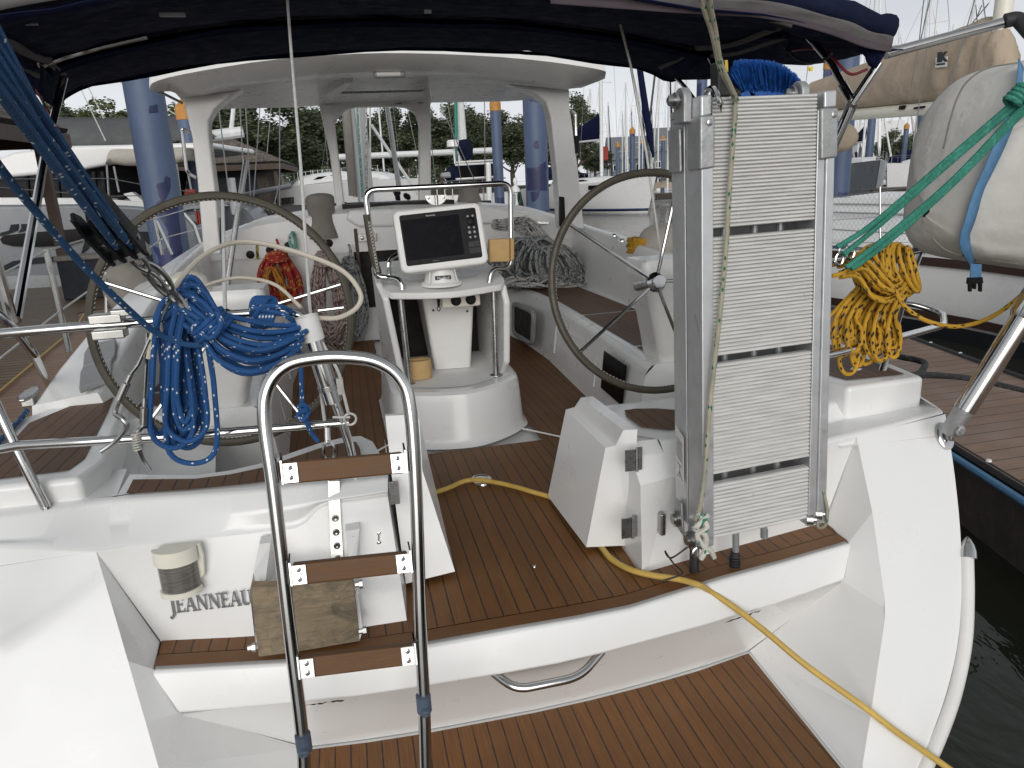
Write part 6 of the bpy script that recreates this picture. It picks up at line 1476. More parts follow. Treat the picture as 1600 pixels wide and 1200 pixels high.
m = MB(); tube(m, [Y(1384, 84, 2.7), Y(1575, 33, 2.6)], .020, 14); tube(m, [Y(1384, 84, 2.7), Y(1400, 79, 2.7)], .022, 12); m.build('davit_arm', M['steel'], dv_)
m = MB(); tube(m, fillet([Y(1570, 33, 2.6), Y(1590, 28, 2.58), Y(1616, 58, 2.5), Y(1760, 60, 2.2), Y(1900, 20, 1.76)], .03), .028, 12); m.build('arm_elbow', M['rubber'], dv_)

m = MB(); tube(m, [V((-1.10, 1.86, .22)), te+V((-.05, .12, .20)), te+V((0, .0, .16))], .030, 14); m.build('strut', M['steel'], dv_)
# aft edge: rolled navy flap and webbing band
m = MB(); rl = [p+V((0, .03, .055)) for p in bow2[-9:]]; tube(m, rl, [.05+.008*math.sin(i*1.9) for i in range(9)], 12); m.build('rolled_flap', M['navy_canvas'], bg_, 60)
m = MB(); wl2 = bow2[1:9]; grid(m, [[p+V((0, -.02, .018)) for p in wl2], [p+V((0, -.02, -.014)) for p in wl2]]); m.build('edge_webbing', M['webbing'], bg_, 60, solid=.004)
# bimini: side curtains rolled up, webbing, legs on the starboard side
def ppoly(pts, mat, name, thick=.004, parent=bg_):
    m = MB(); poly(m, [Y(*p) for p in pts]); return m.build(name, M[mat], parent, 60, solid=thick)
def sheetpx(rows, mat, name, parent=bg_, thick=.004, n=5, wob=.006):
    G_ = [spl([Y(*p) for p in r], n) for r in rows]; k = min(len(g) for g in G_)
    m = MB(); RR_ = []
    for a, b in zip(G_, G_[1:]):
        for s in range(4): RR_.append([lerp(a[i], b[i], s/4)+V((0, wob*math.sin(i*1.3+s), wob*math.sin(i*.9+s*1.7))) for i in range(k)])
    RR_.append(G_[-1][:k]); grid(m, RR_); return m.build(name, M[mat], parent, 70, solid=thick)
# port corner: rolled curtain, grey webbing edge, patch
sheetpx([[(-60, 40, 2.56), (0, 52, 2.86), (40, 75, 3.16), (82, 92, 3.41)], [(-60, 62, 2.56), (0, 64, 2.86), (30, 84, 3.16), (70, 98, 3.41)]], 'webbing', 'edge_webbing')
sheetpx([[(-60, 74, 2.56), (0, 80, 2.86), (30, 92, 3.16), (62, 108, 3.41)], [(-60, 110, 2.56), (0, 118, 2.86), (30, 132, 3.16), (58, 140, 3.41)]], 'navy_cover', 'side_curtain')
sheetpx([[(-60, 84, 2.55), (0, 90, 2.85), (30, 102, 3.14), (60, 116, 3.39)], [(-60, 90, 2.55), (0, 96, 2.85), (30, 107, 3.14), (60, 121, 3.39)]], 'webbing', 'curtain_piping')
sheetpx([[(62, 100, 3.41), (66, 120, 3.46), (58, 140, 3.48)], [(90, 130, 3.96), (88, 150, 4.01), (90, 178, 4.06)]], 'navy_canvas', 'corner_curtain')
sheetpx([[(66, 96, 3.43), (80, 105, 3.76), (102, 124, 4.16)], [(74, 92, 3.43), (90, 104, 3.76), (106, 116, 4.16)]], 'webbing', 'edge_webbing')
# starboard corner: zipped edge in front, rolled curtain, hanging flap
ed = [(860, -8, 2.7), (1020, 4, 2.7), (1120, 10, 2.7), (1200, 16, 2.68), (1290, 38, 2.66), (1350, 60, 2.64), (1392, 68, 2.62)]
ed2 = [(860, -24, 2.68), (1020, -14, 2.68), (1120, -5, 2.68), (1205, 3, 2.66), (1295, 24, 2.64), (1356, 46, 2.62), (1397, 58, 2.6)]
sheetpx([ed2, [(a, b+6, y) for a, b, y in ed]], 'webbing', 'edge_webbing', wob=.003)
sheetpx([[(a, b+2, y-.004) for a, b, y in ed], [(a, b+14, y-.004) for a, b, y in ed]], 'zip_tape', 'zip', wob=.002)
sheetpx([[(900, 2, 2.72), (1060, 14, 2.72), (1200, 24, 2.70), (1300, 50, 2.68), (1390, 76, 2.64)], [(900, 20, 2.9), (1060, 34, 2.9), (1200, 46, 2.88), (1290, 66, 2.85), (1360, 82, 2.8)]], 'navy_canvas', 'edge_hem')
sheetpx([[(1232, 58, 2.82), (1230, 70, 3.02), (1226, 96, 3.32)], [(1100, 66, 3.62), (1110, 76, 3.62), (1124, 102, 3.62)]], 'navy_canvas', 'side_curtain')
sheetpx([[(1085, 72, 3.57), (1140, 66, 3.32), (1218, 38, 2.82)], [(1090, 79, 3.57), (1142, 74, 3.32), (1222, 46, 2.82)]], 'webbing', 'edge_webbing', wob=.002)
sheetpx([[(1110, 84, 3.52), (1150, 80, 3.32), (1228, 56, 2.87)], [(1112, 90, 3.52), (1152, 86, 3.32), (1228, 62, 2.87)]], 'webbing', 'curtain_piping', wob=.002)
sheetpx([[(1030, 104, 4.5), (1060, 94, 4.2), (1080, 78, 4.0)], [(1050, 116, 4.5), (1074, 112, 4.2), (1094, 96, 4.0)]], 'navy_cover', 'side_curtain')
sheetpx([[(1028, 104, 4.48), (1058, 90, 4.18), (1078, 75, 3.98)], [(1033, 108, 4.48), (1062, 95, 4.18), (1080, 80, 3.98)]], 'webbing', 'edge_webbing', wob=.002)
sheetpx([[(1336, 58, 2.7), (1362, 66, 2.66), (1388, 72, 2.63)], [(1350, 86, 2.7), (1370, 92, 2.66), (1384, 84, 2.63)], [(1362, 104, 2.68), (1366, 106, 2.66), (1370, 104, 2.64)]], 'navy_cover', 'corner_flap')
def leg(pts, r, mat='steel', name='bimini_leg'):
    m = MB(); tube(m, [Y(*p) for p in pts], r, 12); return m.build(name, M[mat], bg_)
leg([(1376, 98, 2.66), (1333, 162, 2.72), (1300, 240, 2.8), (1250, 330, 2.9), (1215, 400, 2.95)], .015)
leg([(1370, 100, 2.69), (1327, 164, 2.75), (1292, 245, 2.85)], .012)
leg([(1255, 48, 3.0), (1298, 98, 2.85), (1331, 158, 2.73)], .014)
leg([(1316, 132, 2.79), (1331, 158, 2.73)], .019); leg([(1334, 160, 2.72), (1322, 186, 2.76)], .021, 'steel_dull', 'leg_clamp')
m = MB(); tube(m, spl([Y(1075, 73, 3.95), Y(1100, 80, 3.9), Y(1114, 100, 3.85), Y(1117, 125, 3.8), Y(1112, 160, 3.75), Y(1080, 300, 3.5)], 6), .014, 10); tube(m, spl([Y(1079, 73, 3.96), Y(1104, 80, 3.93), Y(1119, 100, 3.88), Y(1121, 125, 3.83), Y(1116, 160, 3.78)], 6), .010, 8); m.build('bow_tube', M['steel'], bg_)
leg([(1056, 120, 4.8), (1075, 142, 4.6), (1110, 190, 4.3)], .014)
m = MB(); tube(m, [Y(1198, 29, 2.74), Y(1238, 39, 2.70)], .011, 8); m.build('bow_tube', M['steel'], bg_)
m = MB(); tube(m, [Y(62, 103, 3.6), Y(100, 88, 3.68), Y(160, 72, 3.72), Y(229, 56, 3.74)], .0145, 10); m.build('bow_tube', M['steel'], bg_)
for (a, b, y, w) in ((38, 24, 3.0, 34), (270, 12, 3.1, 32), (666, 8, 3.2, 10), (1040, 12, 3.0, 26)):
    m = MB(); c = Y(a, b, y); box(m, c+V((0, -.03, -.03)), (w/1110*y, .012, .014), .0); m.build('bow_clip', M['grey_plastic'], bg_, bevel=.002)
m = MB(); rb_ = lambda pts, r, mat, lab: tag((lambda q: (tube(q, spl([Y(*p) for p in pts], 7), r, 8), q.build('bimini_cord', M[mat]))[1])(MB()), lab, 'cord')
rb_([(57, 140, 3.9), (70, 165, 3.85), (88, 195, 3.8), (97, 222, 3.8)], .006, 'cord_red', 'dark red cord hanging from the port corner of the bimini')
rb_([(1230, 80, 3.2), (1262, 76, 3.0), (1290, 80, 2.9), (1310, 100, 2.75), (1330, 116, 2.7), (1356, 108, 2.66)], .006, 'cord_red', 'dark red cord looped below the starboard corner of the bimini')
rb_([(1232, 80, 3.1), (1245, 92, 3.0), (1265, 98, 2.9), (1290, 92, 2.8), (1300, 84, 2.75)], .0055, 'cord_black', 'black cord sagging beside the dark red one under the bimini corner')
rb_([(66, 150, 3.8), (72, 180, 3.8), (77, 205, 3.8)], .006, 'cord_black', 'black cord hanging at the port corner of the bimini')
for (a, b, c_) in ((96, 86, 1),):
    pass
# ------------------------------------------------------------------ surroundings
def part(mb_, name, mat, parent, **k): return mb_.build(name, M[mat] if isinstance(mat, str) else mat, parent, **k)
# docks
def dock(name, c4_, z, mat, lab, edge='timber_dark', h=.45, fascia=True):
    g = thing(name, lab, 'dock', (c4_[0][0], c4_[0][1], z)); P_ = [V((p[0], p[1], z)) for p in c4_]
    m = MB(); up_poly(m, P_); m.build('decking', M[mat], g, 0)
    m = MB(); Q_ = [p-V((0, 0, .006)) for p in P_]; prism(m, Q_, (0, 0, -h)); m.build('fascia', M[edge], g, 0)
    return g
near = Z(1510, 705, DOCK); nb = Z(1600, 760, DOCK)
de = (near-nb).normalized(); e_far = near+de*14; e_near = nb-de*6
fa = Z(1470, 545, DOCK); fb = Z(1600, 592, DOCK); df = (fa-fb).normalized()
rd_ = dock('dock', [e_near, e_far, fa+df*9, fb-df*8], DOCK, 'dock_brown', 'brown composite dock between our starboard side and the tan covered yacht', h=.5)
m = MB(); tube(m, [e_near+V((.02, .0, -.03)), e_far+V((.02, 0, -.03))], .035, 8); m.build('edge_bumper', M['rubber'], rd_)
m = MB(); tube(m, [e_near+V((-.05, .0, -.05)), lerp(e_near, e_far, .5)+V((-.05, 0, -.05))], .022, 8); m.build('blue_hose', M['strap_blue'], rd_)
m = MB(); tube(m, [fb-df*8+V((0, 0, .0)), fa+df*9], .03, 8); m.build('edge_bumper', M['rubber'], rd_)
m = MB()
for k in range(40):
    for a, b in ((e_near, e_far), (fb-df*8, fa+df*9)): lathe(m, lerp(a, b, k/39)+V((.0, 0, .02)), (0, 0, 1), [(0, .018), (.012, .014), (.016, 0)], 8)
m.build('bolt_head', M['label_white'], rd_)
ld = dock('dock', [(-1.75, .5), (-2.2, 15.6), (-4.4, 12.9), (-3.95, 11.5), (-3.05, 5), (-2.9, .5)], DOCK, 'dock_brown', 'brown dock along our port side behind the stern rail')
lf = dock('dock', [(.5, 15.2), (.5, 17.6), (-16, 17.6), (-16, 3), (-3.0, 3), (-3.05, 5), (-3.95, 11.5), (-4.4, 12.9), (-2.2, 15.6)], DOCK+.012, 'dock_left_far', 'weathered grey plank dock crossing in front of the catamaran')
m = MB(); tube(m, [V((-2.95, 1, DOCK+.03)), V((-3.02, 5, DOCK+.03)), V((-3.9, 11.3, DOCK+.03)), V((-4.2, 12.6, DOCK+.03))], .012, 8); tag(m.build('shore_power_lead', M['cord_yellow']), 'straight yellow lead lying along the port dock', 'cable')
dbx = thing('dock_box', 'grey slatted dock box standing on the weathered dock near the catamaran', 'dock box', Z(146, 460, DOCK))
c = Z(160, 462, DOCK+.02); m = MB(); box(m, c+V((0, 0, .36)), (1.15, .6, .72), .08); m.build('body', M['hut_panel'], dbx, bevel=.02)
m = MB(); box(m, c+V((0, 0, .76)), (1.22, .68, .09), .08); m.build('lid', M['grey_canvas'], dbx, bevel=.03)
# mooring piles
def on_cyl(px, py, c, r):
    d = _ray(px, py); a = d.x*d.x+d.y*d.y; bb = -2*(d.x*c.x+d.y*c.y); cc_ = c.x*c.x+c.y*c.y-r*r; q_ = max(0, bb*bb-4*a*cc_); t = (-bb-math.sqrt(q_))/(2*a); return CAM+d*t
def paint_patch(g, c, r, outline):
    ys = [p[1] for p in outline]; y0, y1 = min(ys), max(ys); rows = []
    for k in range(15):
        y = y0+.3+(y1-y0-.6)*k/14; xs = []
        for (xa, ya), (xb, yb) in zip(outline, outline[1:]+outline[:1]):
            if (ya-y)*(yb-y) < 0: xs.append(xa+(xb-xa)*(y-ya)/(yb-ya))
        if len(xs) < 2: continue
        a, b = min(xs)+random.uniform(-.8, .8), max(xs)+random.uniform(-.8, .8); rows.append([on_cyl(a+(b-a)*j/6, y, c, r+.006) for j in range(7)])
    m = MB(); grid(m, rows); m.build('paint_patch', M['patch_blue'], g, 60)
def pile(px, py, y, r, top_py, lab, cap=False, patches=()):
    b = Y(px, py, y); top = Y(px, top_py, y).z if top_py is not None else b.z+9
    g = thing('mooring_pile', lab, 'pile', (b.x, b.y, WATER), 'blue mooring piles')
    m = MB(); tube(m, [V((b.x, b.y, WATER-.6)), V((b.x, b.y, top))], r, 24); m.build('shaft', M['pile_blue'], g, loc=(b.x, b.y, WATER))
    for o_ in patches: paint_patch(g, b, r, list(o_))
    if cap:
        m = MB(); lathe(m, V((b.x, b.y, top)), (0, 0, 1), [(-r*1.2, r*1.08), (r*.3, r*1.08), (r*1.6, 0)], 20); m.build('cap', M['orange_cap'], g)
pile(245, 260, 9.6, .215, None, 'thick blue pile with dark paint patches standing left of the hardtop', patches=(((233, 166), (246, 163), (247, 176), (239, 175), (232, 177)), ((244, 288), (249, 285), (256, 284), (259, 275), (266, 276), (267, 292), (262, 306), (254, 316), (247, 304)), ((244, 314), (252, 310), (262, 318), (277, 320), (281, 345), (284, 398), (268, 402), (262, 360), (247, 335))))
pile(838, 250, 14.5, .235, None, 'thick blue pile with dark blue patches seen through the right hardtop window', patches=(((833, 228), (834, 222), (841, 219), (842, 233), (837, 233)), ((823, 262), (830, 260), (836, 263), (845, 257), (848, 254), (853, 252), (855, 298), (824, 298)), ((829, 299), (845, 298), (841, 309), (838, 313), (831, 316)), ((826, 154), (845, 154), (844, 160), (828, 158))))
pile(776, 215, 34, .24, 163, 'slim blue pile with an orange cap behind the grab rail', True)
pile(1097, 125, 30, .22, 106, 'blue pile with an orange cap left of the blue brush', True)
pile(1318, 180, 16.5, .27, 66, 'thick dark blue pile right behind the gangway', False)
pile(1294, 110, 36, .24, 100, 'blue pile with an orange cap just right of the blue brush', True)
pile(1361, 205, 62, .36, 175, 'tall bare blue pile in front of the pale blue house', False)
pile(1416, 205, 60, .22, 197, 'short orange capped pile below the tan boom', True)
pile(1441, 190, 40, .26, 160, 'blue pile just left of the dinghy, taller of two', False)
pile(1459, 190, 44, .30, 165, 'blue pile touching the edge of the grey dinghy', False)
pile(988, 230, 80, .30, 204, 'orange capped pile between the navy furled sail and the wire', True)
pile(965, 235, 110, .32, 226, 'small orange capped pile just right of the navy sail cover mast', True)
pile(977, 240, 116, .25, 230, 'smallest orange capped pile near the grey roofs', True)
pile(1036, 225, 90, .25, 216, 'orange capped pile close to the gangway edge by the grey roofs', True)
pile(1001, 235, 112, .25, 222, 'small orange capped pile below the navy furled sail', True)
pile(289, 182, 26, .25, 172, 'orange capped pile behind the left hardtop post', True)

# ---- boats
def hull_mesh(bow, stern, beam, zb, zs, n=14, transom=.75, rake=.9, wl=WATER, stripe=None):
    """returns list of rows (sections), each from port gunwale through keel line to starboard gunwale"""
    bow, stern = V(bow), V(stern); ax = (bow-stern); L = ax.length; ax.normalize(); sd_ = V((ax.y, -ax.x, 0)); rows = []
    for i in range(n+1):
        t = i/n; hw = beam/2*min(1, (transom+(1-transom)*math.sin(PI*min(1, t*1.25)/1.0*.5)*1.0))*(1 if t < .45 else max(0.012, math.cos((t-.45)/.55*PI/2)**.75))
        z = zs+(zb-zs)*t**1.6-.05*math.sin(PI*t); c = stern+ax*(L*t); r = []
        for k in range(13):
            s = -1+2*k/12; a = abs(s); f = (1-a)
            zz = z+(wl-.3-z)*(1-a**2.2) if a < 1 else z
            x = hw*(a**.45 if a > 0 else 0)
            back = -rake*(z-zz)/(z-wl+.3) if t > .8 else 0
            r.append(c+sd_*(math.copysign(x, s))+V((0, 0, zz-c.z))+ax*(back*(t-.8)/.2 if t > .8 else 0))
        rows.append(r)
    return rows, ax, sd_
def sailboat(bow, stern, beam, zb, zs, lab, hullm='hull_white', stripe='boot_navy', coverm='navy_cover', mast_t=.58, mast_h=16, boom=True, dodger=None, cat='sailboat', name='moored_sailboat', mastr=.085, cover_h=.95, window=True, group=None, jib=None, boom_z=1.6, masttop=None):
    g = thing(name, lab, cat, (stern[0], stern[1], WATER), group)
    rows, ax, sd_ = hull_mesh(bow, stern, beam, zb, zs)
    m = MB(); grid(m, rows, flip=True); poly(m, rows[0][::-1])
    part(m, 'hull', hullm, g, smooth=40)
    if stripe:
        m = MB()
        for s in (0, 1):
            A = []; B = []
            for r in rows:
                side_ = r[:7] if s == 0 else r[6:][::-1]
                def at(z):
                    for p, q2 in zip(side_, side_[1:]):
                        if q2.z <= z <= p.z: t = (p.z-z)/max(1e-6, (p.z-q2.z)); o = lerp(p, q2, t); return o+(sd_*(-.02 if s == 0 else .02))
                    return side_[-1]
                A.append(at(WATER+.30)); B.append(at(WATER+.12))
            grid(m, [A, B], flip=(s == 1))
        part(m, 'boot_stripe', stripe, g, solid=.012)
    m = MB(); D0 = [r[0]+V((0, 0, .0)) for r in rows]; D1 = [r[-1]+V((0, 0, .0)) for r in rows]; mid = [lerp(a, b, .5)+V((0, 0, .07)) for a, b in zip(D0, D1)]
    grid(m, [D0, mid, D1]); part(m, 'deck', 'gelcoat', g)
    L = (V(bow)-V(stern)).length; st = V(stern)
    def at(t, s, z): zz = zs+(zb-zs)*t**1.6; p = st+ax*(L*t)+sd_*(s*beam/2); return V((p.x, p.y, zz+z))
    m = MB(); rr = []
    for t, w_, h_ in ((.24, .5, .02), (.27, .52, .45), (.45, .50, .48), (.62, .42, .42), (.72, .32, .25), (.76, .26, .02)):
        rr.append([at(t, -w_*1.1, 0), at(t, -w_, h_*.85), at(t, -w_*.6, h_), at(t, w_*.6, h_), at(t, w_, h_*.85), at(t, w_*1.1, 0)])
    grid(m, rr); part(m, 'cabin', 'gelcoat', g, smooth=30)
    if window:
        for s in (-1, 1):
            m = MB(); O = [at(t, s*(w_+.02), h_) for t, w_, h_ in ((.32, .525, .17), (.34, .52, .30), (.54, .47, .30), (.58, .46, .18))]; poly(m, O); part(m, 'window', 'smoke_glass', g, solid=.02)
            m = MB(); p0 = at(.60, s*.86, -.35); d_ = ax*.30; poly(m, [p0, p0+d_, p0+d_+V((0, 0, .12)), p0+V((0, 0, .12))])
    mb0 = at(mast_t, 0, .45); top = masttop if masttop is not None else mb0.z+mast_h
    m = MB(); tube(m, [mb0, V((mb0.x, mb0.y, top))], mastr, 10)
    H = top-mb0.z
    for f in (.38, .66): tube(m, [V((mb0.x, mb0.y, mb0.z+H*f))-sd_*beam*.24, V((mb0.x, mb0.y, mb0.z+H*f))+sd_*beam*.24], .022, 6)
    part(m, 'mast', 'mast_white', g)
    m = MB(); tp = V((mb0.x, mb0.y, top-.1)); 
    for s in (-1, 1): tube(m, [at(mast_t-.02, s*.9, 0), V((mb0.x, mb0.y, mb0.z+H*.66))+sd_*(s*beam*.24), tp], .011, 5)
    tube(m, [at(.99, 0, 0), tp], .016, 5); tube(m, [at(.01, 0, .1), tp], .011, 5); part(m, 'standing_rigging', 'rig', g)
    if boom:
        b0 = mb0+V((0, 0, boom_z-.45)); b1 = b0-ax*(L*.33)+V((0, 0, .05)); m = MB(); tube(m, [b0, b1], .075, 8); part(m, 'boom', 'mast_white', g)
        if coverm:
            m = MB(); R_ = []
            for k in range(13):
                t = k/12; c = lerp(b0, b1, t); h_ = (cover_h*(1-t)**1.1+.22*cover_h/.95); R_.append([c+sd_*(math.cos(a)*(.17-.05*t))+V((0, 0, .05+h_*.5+math.sin(a)*h_*.5+.03*noise.noise(V((t*6, a, 2)))) ) for a in [2*PI*j/12 for j in range(12)]])
            grid(m, R_, closed=True); poly(m, R_[0]); poly(m, R_[-1][::-1]); part(m, 'sail_cover', coverm, g, smooth=70)
    if dodger:
        m = MB(); R_ = []
        for t in (.10, .14, .24, .30, .34): R_.append([at(t, -.8, .5), at(t, -.72, 1.45 if t < .3 else .9), at(t, 0, 1.62 if t < .3 else 1.05), at(t, .72, 1.45 if t < .3 else .9), at(t, .8, .5)])
        grid(m, R_); part(m, 'dodger', dodger, g, smooth=40, solid=.03)
    m = MB()
    for s in (-1, 1):
        A = []
        for k in range(9):
            p = at(k/8*.96+.02, s*(.95 if k < 5 else .95*math.cos((k/8*.96+.02-.45)/.55*PI/2)**.75), 0)
            tube(m, [p, p+V((0, 0, .62))], .013, 5); A.append(p+V((0, 0, .6)))
        tube(m, A, .007, 5)
    part(m, 'guard_rail', 'steel_dull', g)
    if jib:
        m = MB(); a = at(.975, 0, .3); tube(m, [a, lerp(a, tp, .05), lerp(a, tp, .5), lerp(a, tp, .95)], [.05, .12, .10, .04], 8); part(m, 'furled_jib', jib, g)
    return g
# yacht with navy sail cover across the water to starboard
b_ = Y(1026, 274, 46); s_ = Y(838, 296, 60)
sb = sailboat((b_.x, b_.y, 0), (s_.x, s_.y, 0), 4.2, b_.z, b_.z-.55, 'white sloop with navy boom cover and blue waterline stripe across the fairway', mast_t=.60, mast_h=17, dodger='navy_cover', boom_z=3.0, mastr=.13, cover_h=1.5)
m = MB(); p = Y(930, 291, 49.5); prism(m, [Y(919, 290, 50.0), Y(935, 289, 49.2), Y(935, 296, 49.2), Y(919, 297, 50.0)], (.05, -.35, 0)); m.build('hull_window', M['smoke_glass'], sb)
for px in ((943, 240, 942, 228),):
    m = MB(); c = Y(945, 240, 52.5); box(m, c, (.5, .3, 1.0)); tag(m.build('deck_bag', M['red_plastic'], None, bevel=.1), 'faded red bag at the mast foot of the sloop with the navy cover', 'bag')
# distant berths: one boat built, the others placed behind it
proto = None
mast_list = [(893, 150, 105, 92), (913, 158, 150, 120), (924, 128, 105, 95), (938, 122, 90, 88), (964, 178, 108, 150), (977, 118, 110, 96), (986, 160, 112, 140), (996, 80, 112, 90), (1004, 110, 108, 118), (1030, 100, 104, 110), (1041, 60, 100, 72), (1056, 100, 100, 100), (1286, 60, 100, 80), (1304, 120, 100, 130), (1323, 20, 95, 100), (1404, -40, 90, 64), (1455, 20, 100, 110), (1505, -60, 90, 70), (1528, 20, 90, 90), (720, 150, 140, 62), (700, 120, 140, 110), (1350, 90, 100, 140), (1386, 120, 100, 120), (1432, 60, 90, 130), (1372, 30, 90, 118), (1418, 90, 90, 160), (1476, -30, 90, 95), (902, 165, 90, 160), (950, 150, 90, 150), (1016, 140, 90, 150), (1068, 90, 90, 130)]
kinds = ['white sloop with {} in the far berths, its mast {}']
berth = []
random.seed(77)
jibs = [None, 'hull_white', 'navy_cover', 'beige_canvas']
covers = ['navy_cover', 'tan_canvas', 'beige_canvas', 'awning_grey']
protos = []
for k in range(3):
    protos.append(sailboat((0, -5.5, 0), (0, 5.5, 0), 3.4, .35, .12, 'x', coverm=covers[k], stripe=('boot_navy', 'boot_black', 'boot_brown')[k], dodger=(None, 'tan_canvas', 'navy_cover')[k], jib=jibs[k+1], masttop=13.5, mastr=.10, boom_z=1.5))
used = [0, 0, 0]
where = {893: 'first mast right of the hardtop post', 913: 'mast ending just above the navy boom cover, left of the sloop mast', 924: 'mast between the hardtop post and the sloop mast', 938: 'mast close behind the mast of the navy covered sloop', 964: 'short mast just right of the navy sail cover', 977: 'mast midway between the sloop mast and the white wire', 986: 'short mast right beside the white backstay wire', 996: 'mast directly left of the navy furled sail', 1004: 'mast partly behind the navy furled sail', 1030: 'mast between the navy furled sail and the gangway', 1041: 'bright mast close to the gangway top corner', 1056: 'last mast left of the gangway hinge', 1286: 'mast above the right end of the gangway', 1304: 'short mast beside the thick dark pile', 1323: 'mast seen under the bimini corner flap', 1404: 'tall mast just right of the bimini corner', 1455: 'mast rising over the tan boom cover midway', 1505: 'tall mast left of the tan yacht mast', 1528: 'mast nearest the tan yacht mast', 720: 'white mast seen in the right windshield opening', 700: 'mast just right of the hardtop inner post', 1350: 'mast in front of the pale blue house', 1386: 'mast between the house and the dark tree', 1432: 'mast behind the tan boom near the piles', 1372: 'mast behind the left half of the tan boom cover', 1418: 'mast above the logo side of the tan cover', 1476: 'mast over the highest part of the tan cover', 902: 'short mast low beside the hardtop handle', 950: 'mast immediately right of the sloop mast', 1016: 'short mast right of the navy furled sail', 1068: 'mast half hidden by the gangway hinge bolt'}
cn = ['navy cover', 'tan cover and dodger', 'beige cover']
for px, tpy, _b, dist in mast_list:
    k = random.randrange(3); b = Y(px, 300, dist); tz = Y(px, tpy, dist).z
    o = protos[k] if used[k] == 0 else copy_tree(protos[k]); used[k] += 1
    o.location = V((b.x, b.y, WATER)); s = max(.55, (tz-WATER)/(13.5-WATER)); o.rotation_euler.z = R(random.choice((-18, -12, 168, 160)) if px < 1280 else random.choice((62, 78, -70, 105))); 
    sx = min(1.25, max(.8, s)); o.scale = (sx, sx, s); o['label'] = 'distant sailboat, ' + where[px]; o['group'] = 'sailboats in the far berths'
    # the parts inherit the move: parents' inverse keeps them at the prototype's origin
for o in protos: pass
# furled navy sail on a forestay near the sloop
nv = thing('furled_headsail', 'navy furled headsail leaning to the right beyond the wheel', 'sail', Y(1020, 245, 40))
m = MB(); tube(m, [Y(1021, 246, 40), Y(1016, 215, 40), Y(1008, 165, 40), Y(1000, 110, 40), Y(985, 10, 40)], [.06, .20, .19, .17, .10], 10); m.build('furled_sail', M['navy_cover'], nv)
m = MB(); tube(m, [Y(1009, 235, 40.5), Y(1016, 180, 40.5), Y(1024, 110, 40.5)], .06, 6); m.build('stay', M['boot_black'], nv)

# catamaran to port
ct = thing('catamaran', 'grey catamaran with white coachroof and dark swoosh graphics beyond the port dock', 'catamaran', Y(100, 447, 22.5))
yc_ = 22.3
O = [(-420, 322), (-200, 321), (0, 319), (120, 318), (200, 320), (258, 325), (288, 334), (304, 352), (314, 382), (318, 420), (308, 452), (150, 455), (0, 460), (-420, 470)]
m = MB(); prism(m, [Y(a, b, yc_) for a, b in O], (.4, 1.9, 0)); m.build('hull', M['hull_grey'], ct, 30, bevel=.12, seg=4)
m = MB(); prism(m, [Y(a, b, yc_)+V((1.0, 5.2, 0)) for a, b in O], (.4, 1.9, 0)); m.build('hull', M['hull_grey'], ct, 30, bevel=.12, seg=4)
m = MB(); prism(m, [Y(a, b, yc_-.03) for a, b in ((-420, 436), (0, 432), (150, 428), (310, 424), (318, 446), (308, 452), (150, 455), (0, 460), (-420, 470))], (0, .02, 0)); m.build('boot_top', M['grey_paint'], ct, 0)
m = MB(); prism(m, [Y(a, b, yc_+.05) for a, b in ((-420, 312), (0, 309), (150, 310), (258, 318), (284, 328), (258, 326), (200, 321), (120, 319), (0, 320), (-420, 323))], (.8, 7.0, 0)); m.build('deck', M['gelcoat'], ct, 30)
m = MB(); tube(m, [Y(a, b, yc_-.03) for a, b in ((258, 325), (288, 334), (304, 352), (314, 382), (318, 412))], .04, 6); m.build('gunwale', M['hull_white'], ct)
def decal(pts, mat, name, d=.05): m = MB(); prism(m, [Y(a, b, yc_-d) for a, b in pts], (0, .03, 0)); return m.build(name, M[mat], ct, 0)
decal([(0, 374), (6, 368), (40, 364), (90, 360), (128, 357), (138, 360), (136, 368), (125, 378), (105, 384), (60, 386), (20, 385), (4, 381)], 'smoke_glass', 'hull_window', .08)
for pts in (([(17, 351), (28, 350), (27, 360), (12, 366), (0, 369), (0, 364), (14, 360)]), ([(33, 350), (45, 350), (42, 360), (28, 364), (33, 357)]), ([(108, 344), (124, 344), (138, 352), (142, 368), (138, 388), (126, 398), (132, 378), (130, 358), (118, 356)]), ([(0, 418), (20, 408), (60, 402), (106, 400), (112, 406), (80, 410), (40, 414), (15, 422), (0, 428)]), ([(218, 362), (240, 362), (236, 378), (224, 384), (232, 396), (248, 402), (240, 418), (220, 416), (214, 398)])): decal(pts, 'hull_dark', 'swoosh')
m = MB(); prism(m, [Y(a, b, yc_+1.2) for a, b in ((-300, 262), (0, 262), (176, 258), (250, 264), (250, 312), (168, 313), (0, 317), (-300, 318))], (.5, 5.0, 0)); m.build('saloon_windows', M['smoke_glass'], ct, 30)
m = MB(); prism(m, [Y(a, b, yc_+.9) for a, b in ((-300, 255), (0, 246), (20, 238), (100, 228), (200, 226), (330, 222), (332, 232), (250, 240), (166, 258), (120, 266), (60, 273), (0, 278), (-300, 284))], (.6, 5.6, .1)); m.build('coachroof', M['hull_white'], ct, 30, bevel=.1, seg=3)
for x in (40, 88, 146, 160):
    m = MB(); tube(m, [Y(x, 268, yc_+1.15), Y(x+4, 312, yc_+1.15)], .05, 6); m.build('window_pillar', M['hull_dark'], ct)
m = MB(); R_ = []
for t in range(9):
    a = PI*t/8
    R_.append([Y(166+.5*(1-math.cos(a))*4, 258-0*t, yc_+.4)+V((x_, 0, 0))*0+V((0, 0, 0)) for x_ in (0,)])
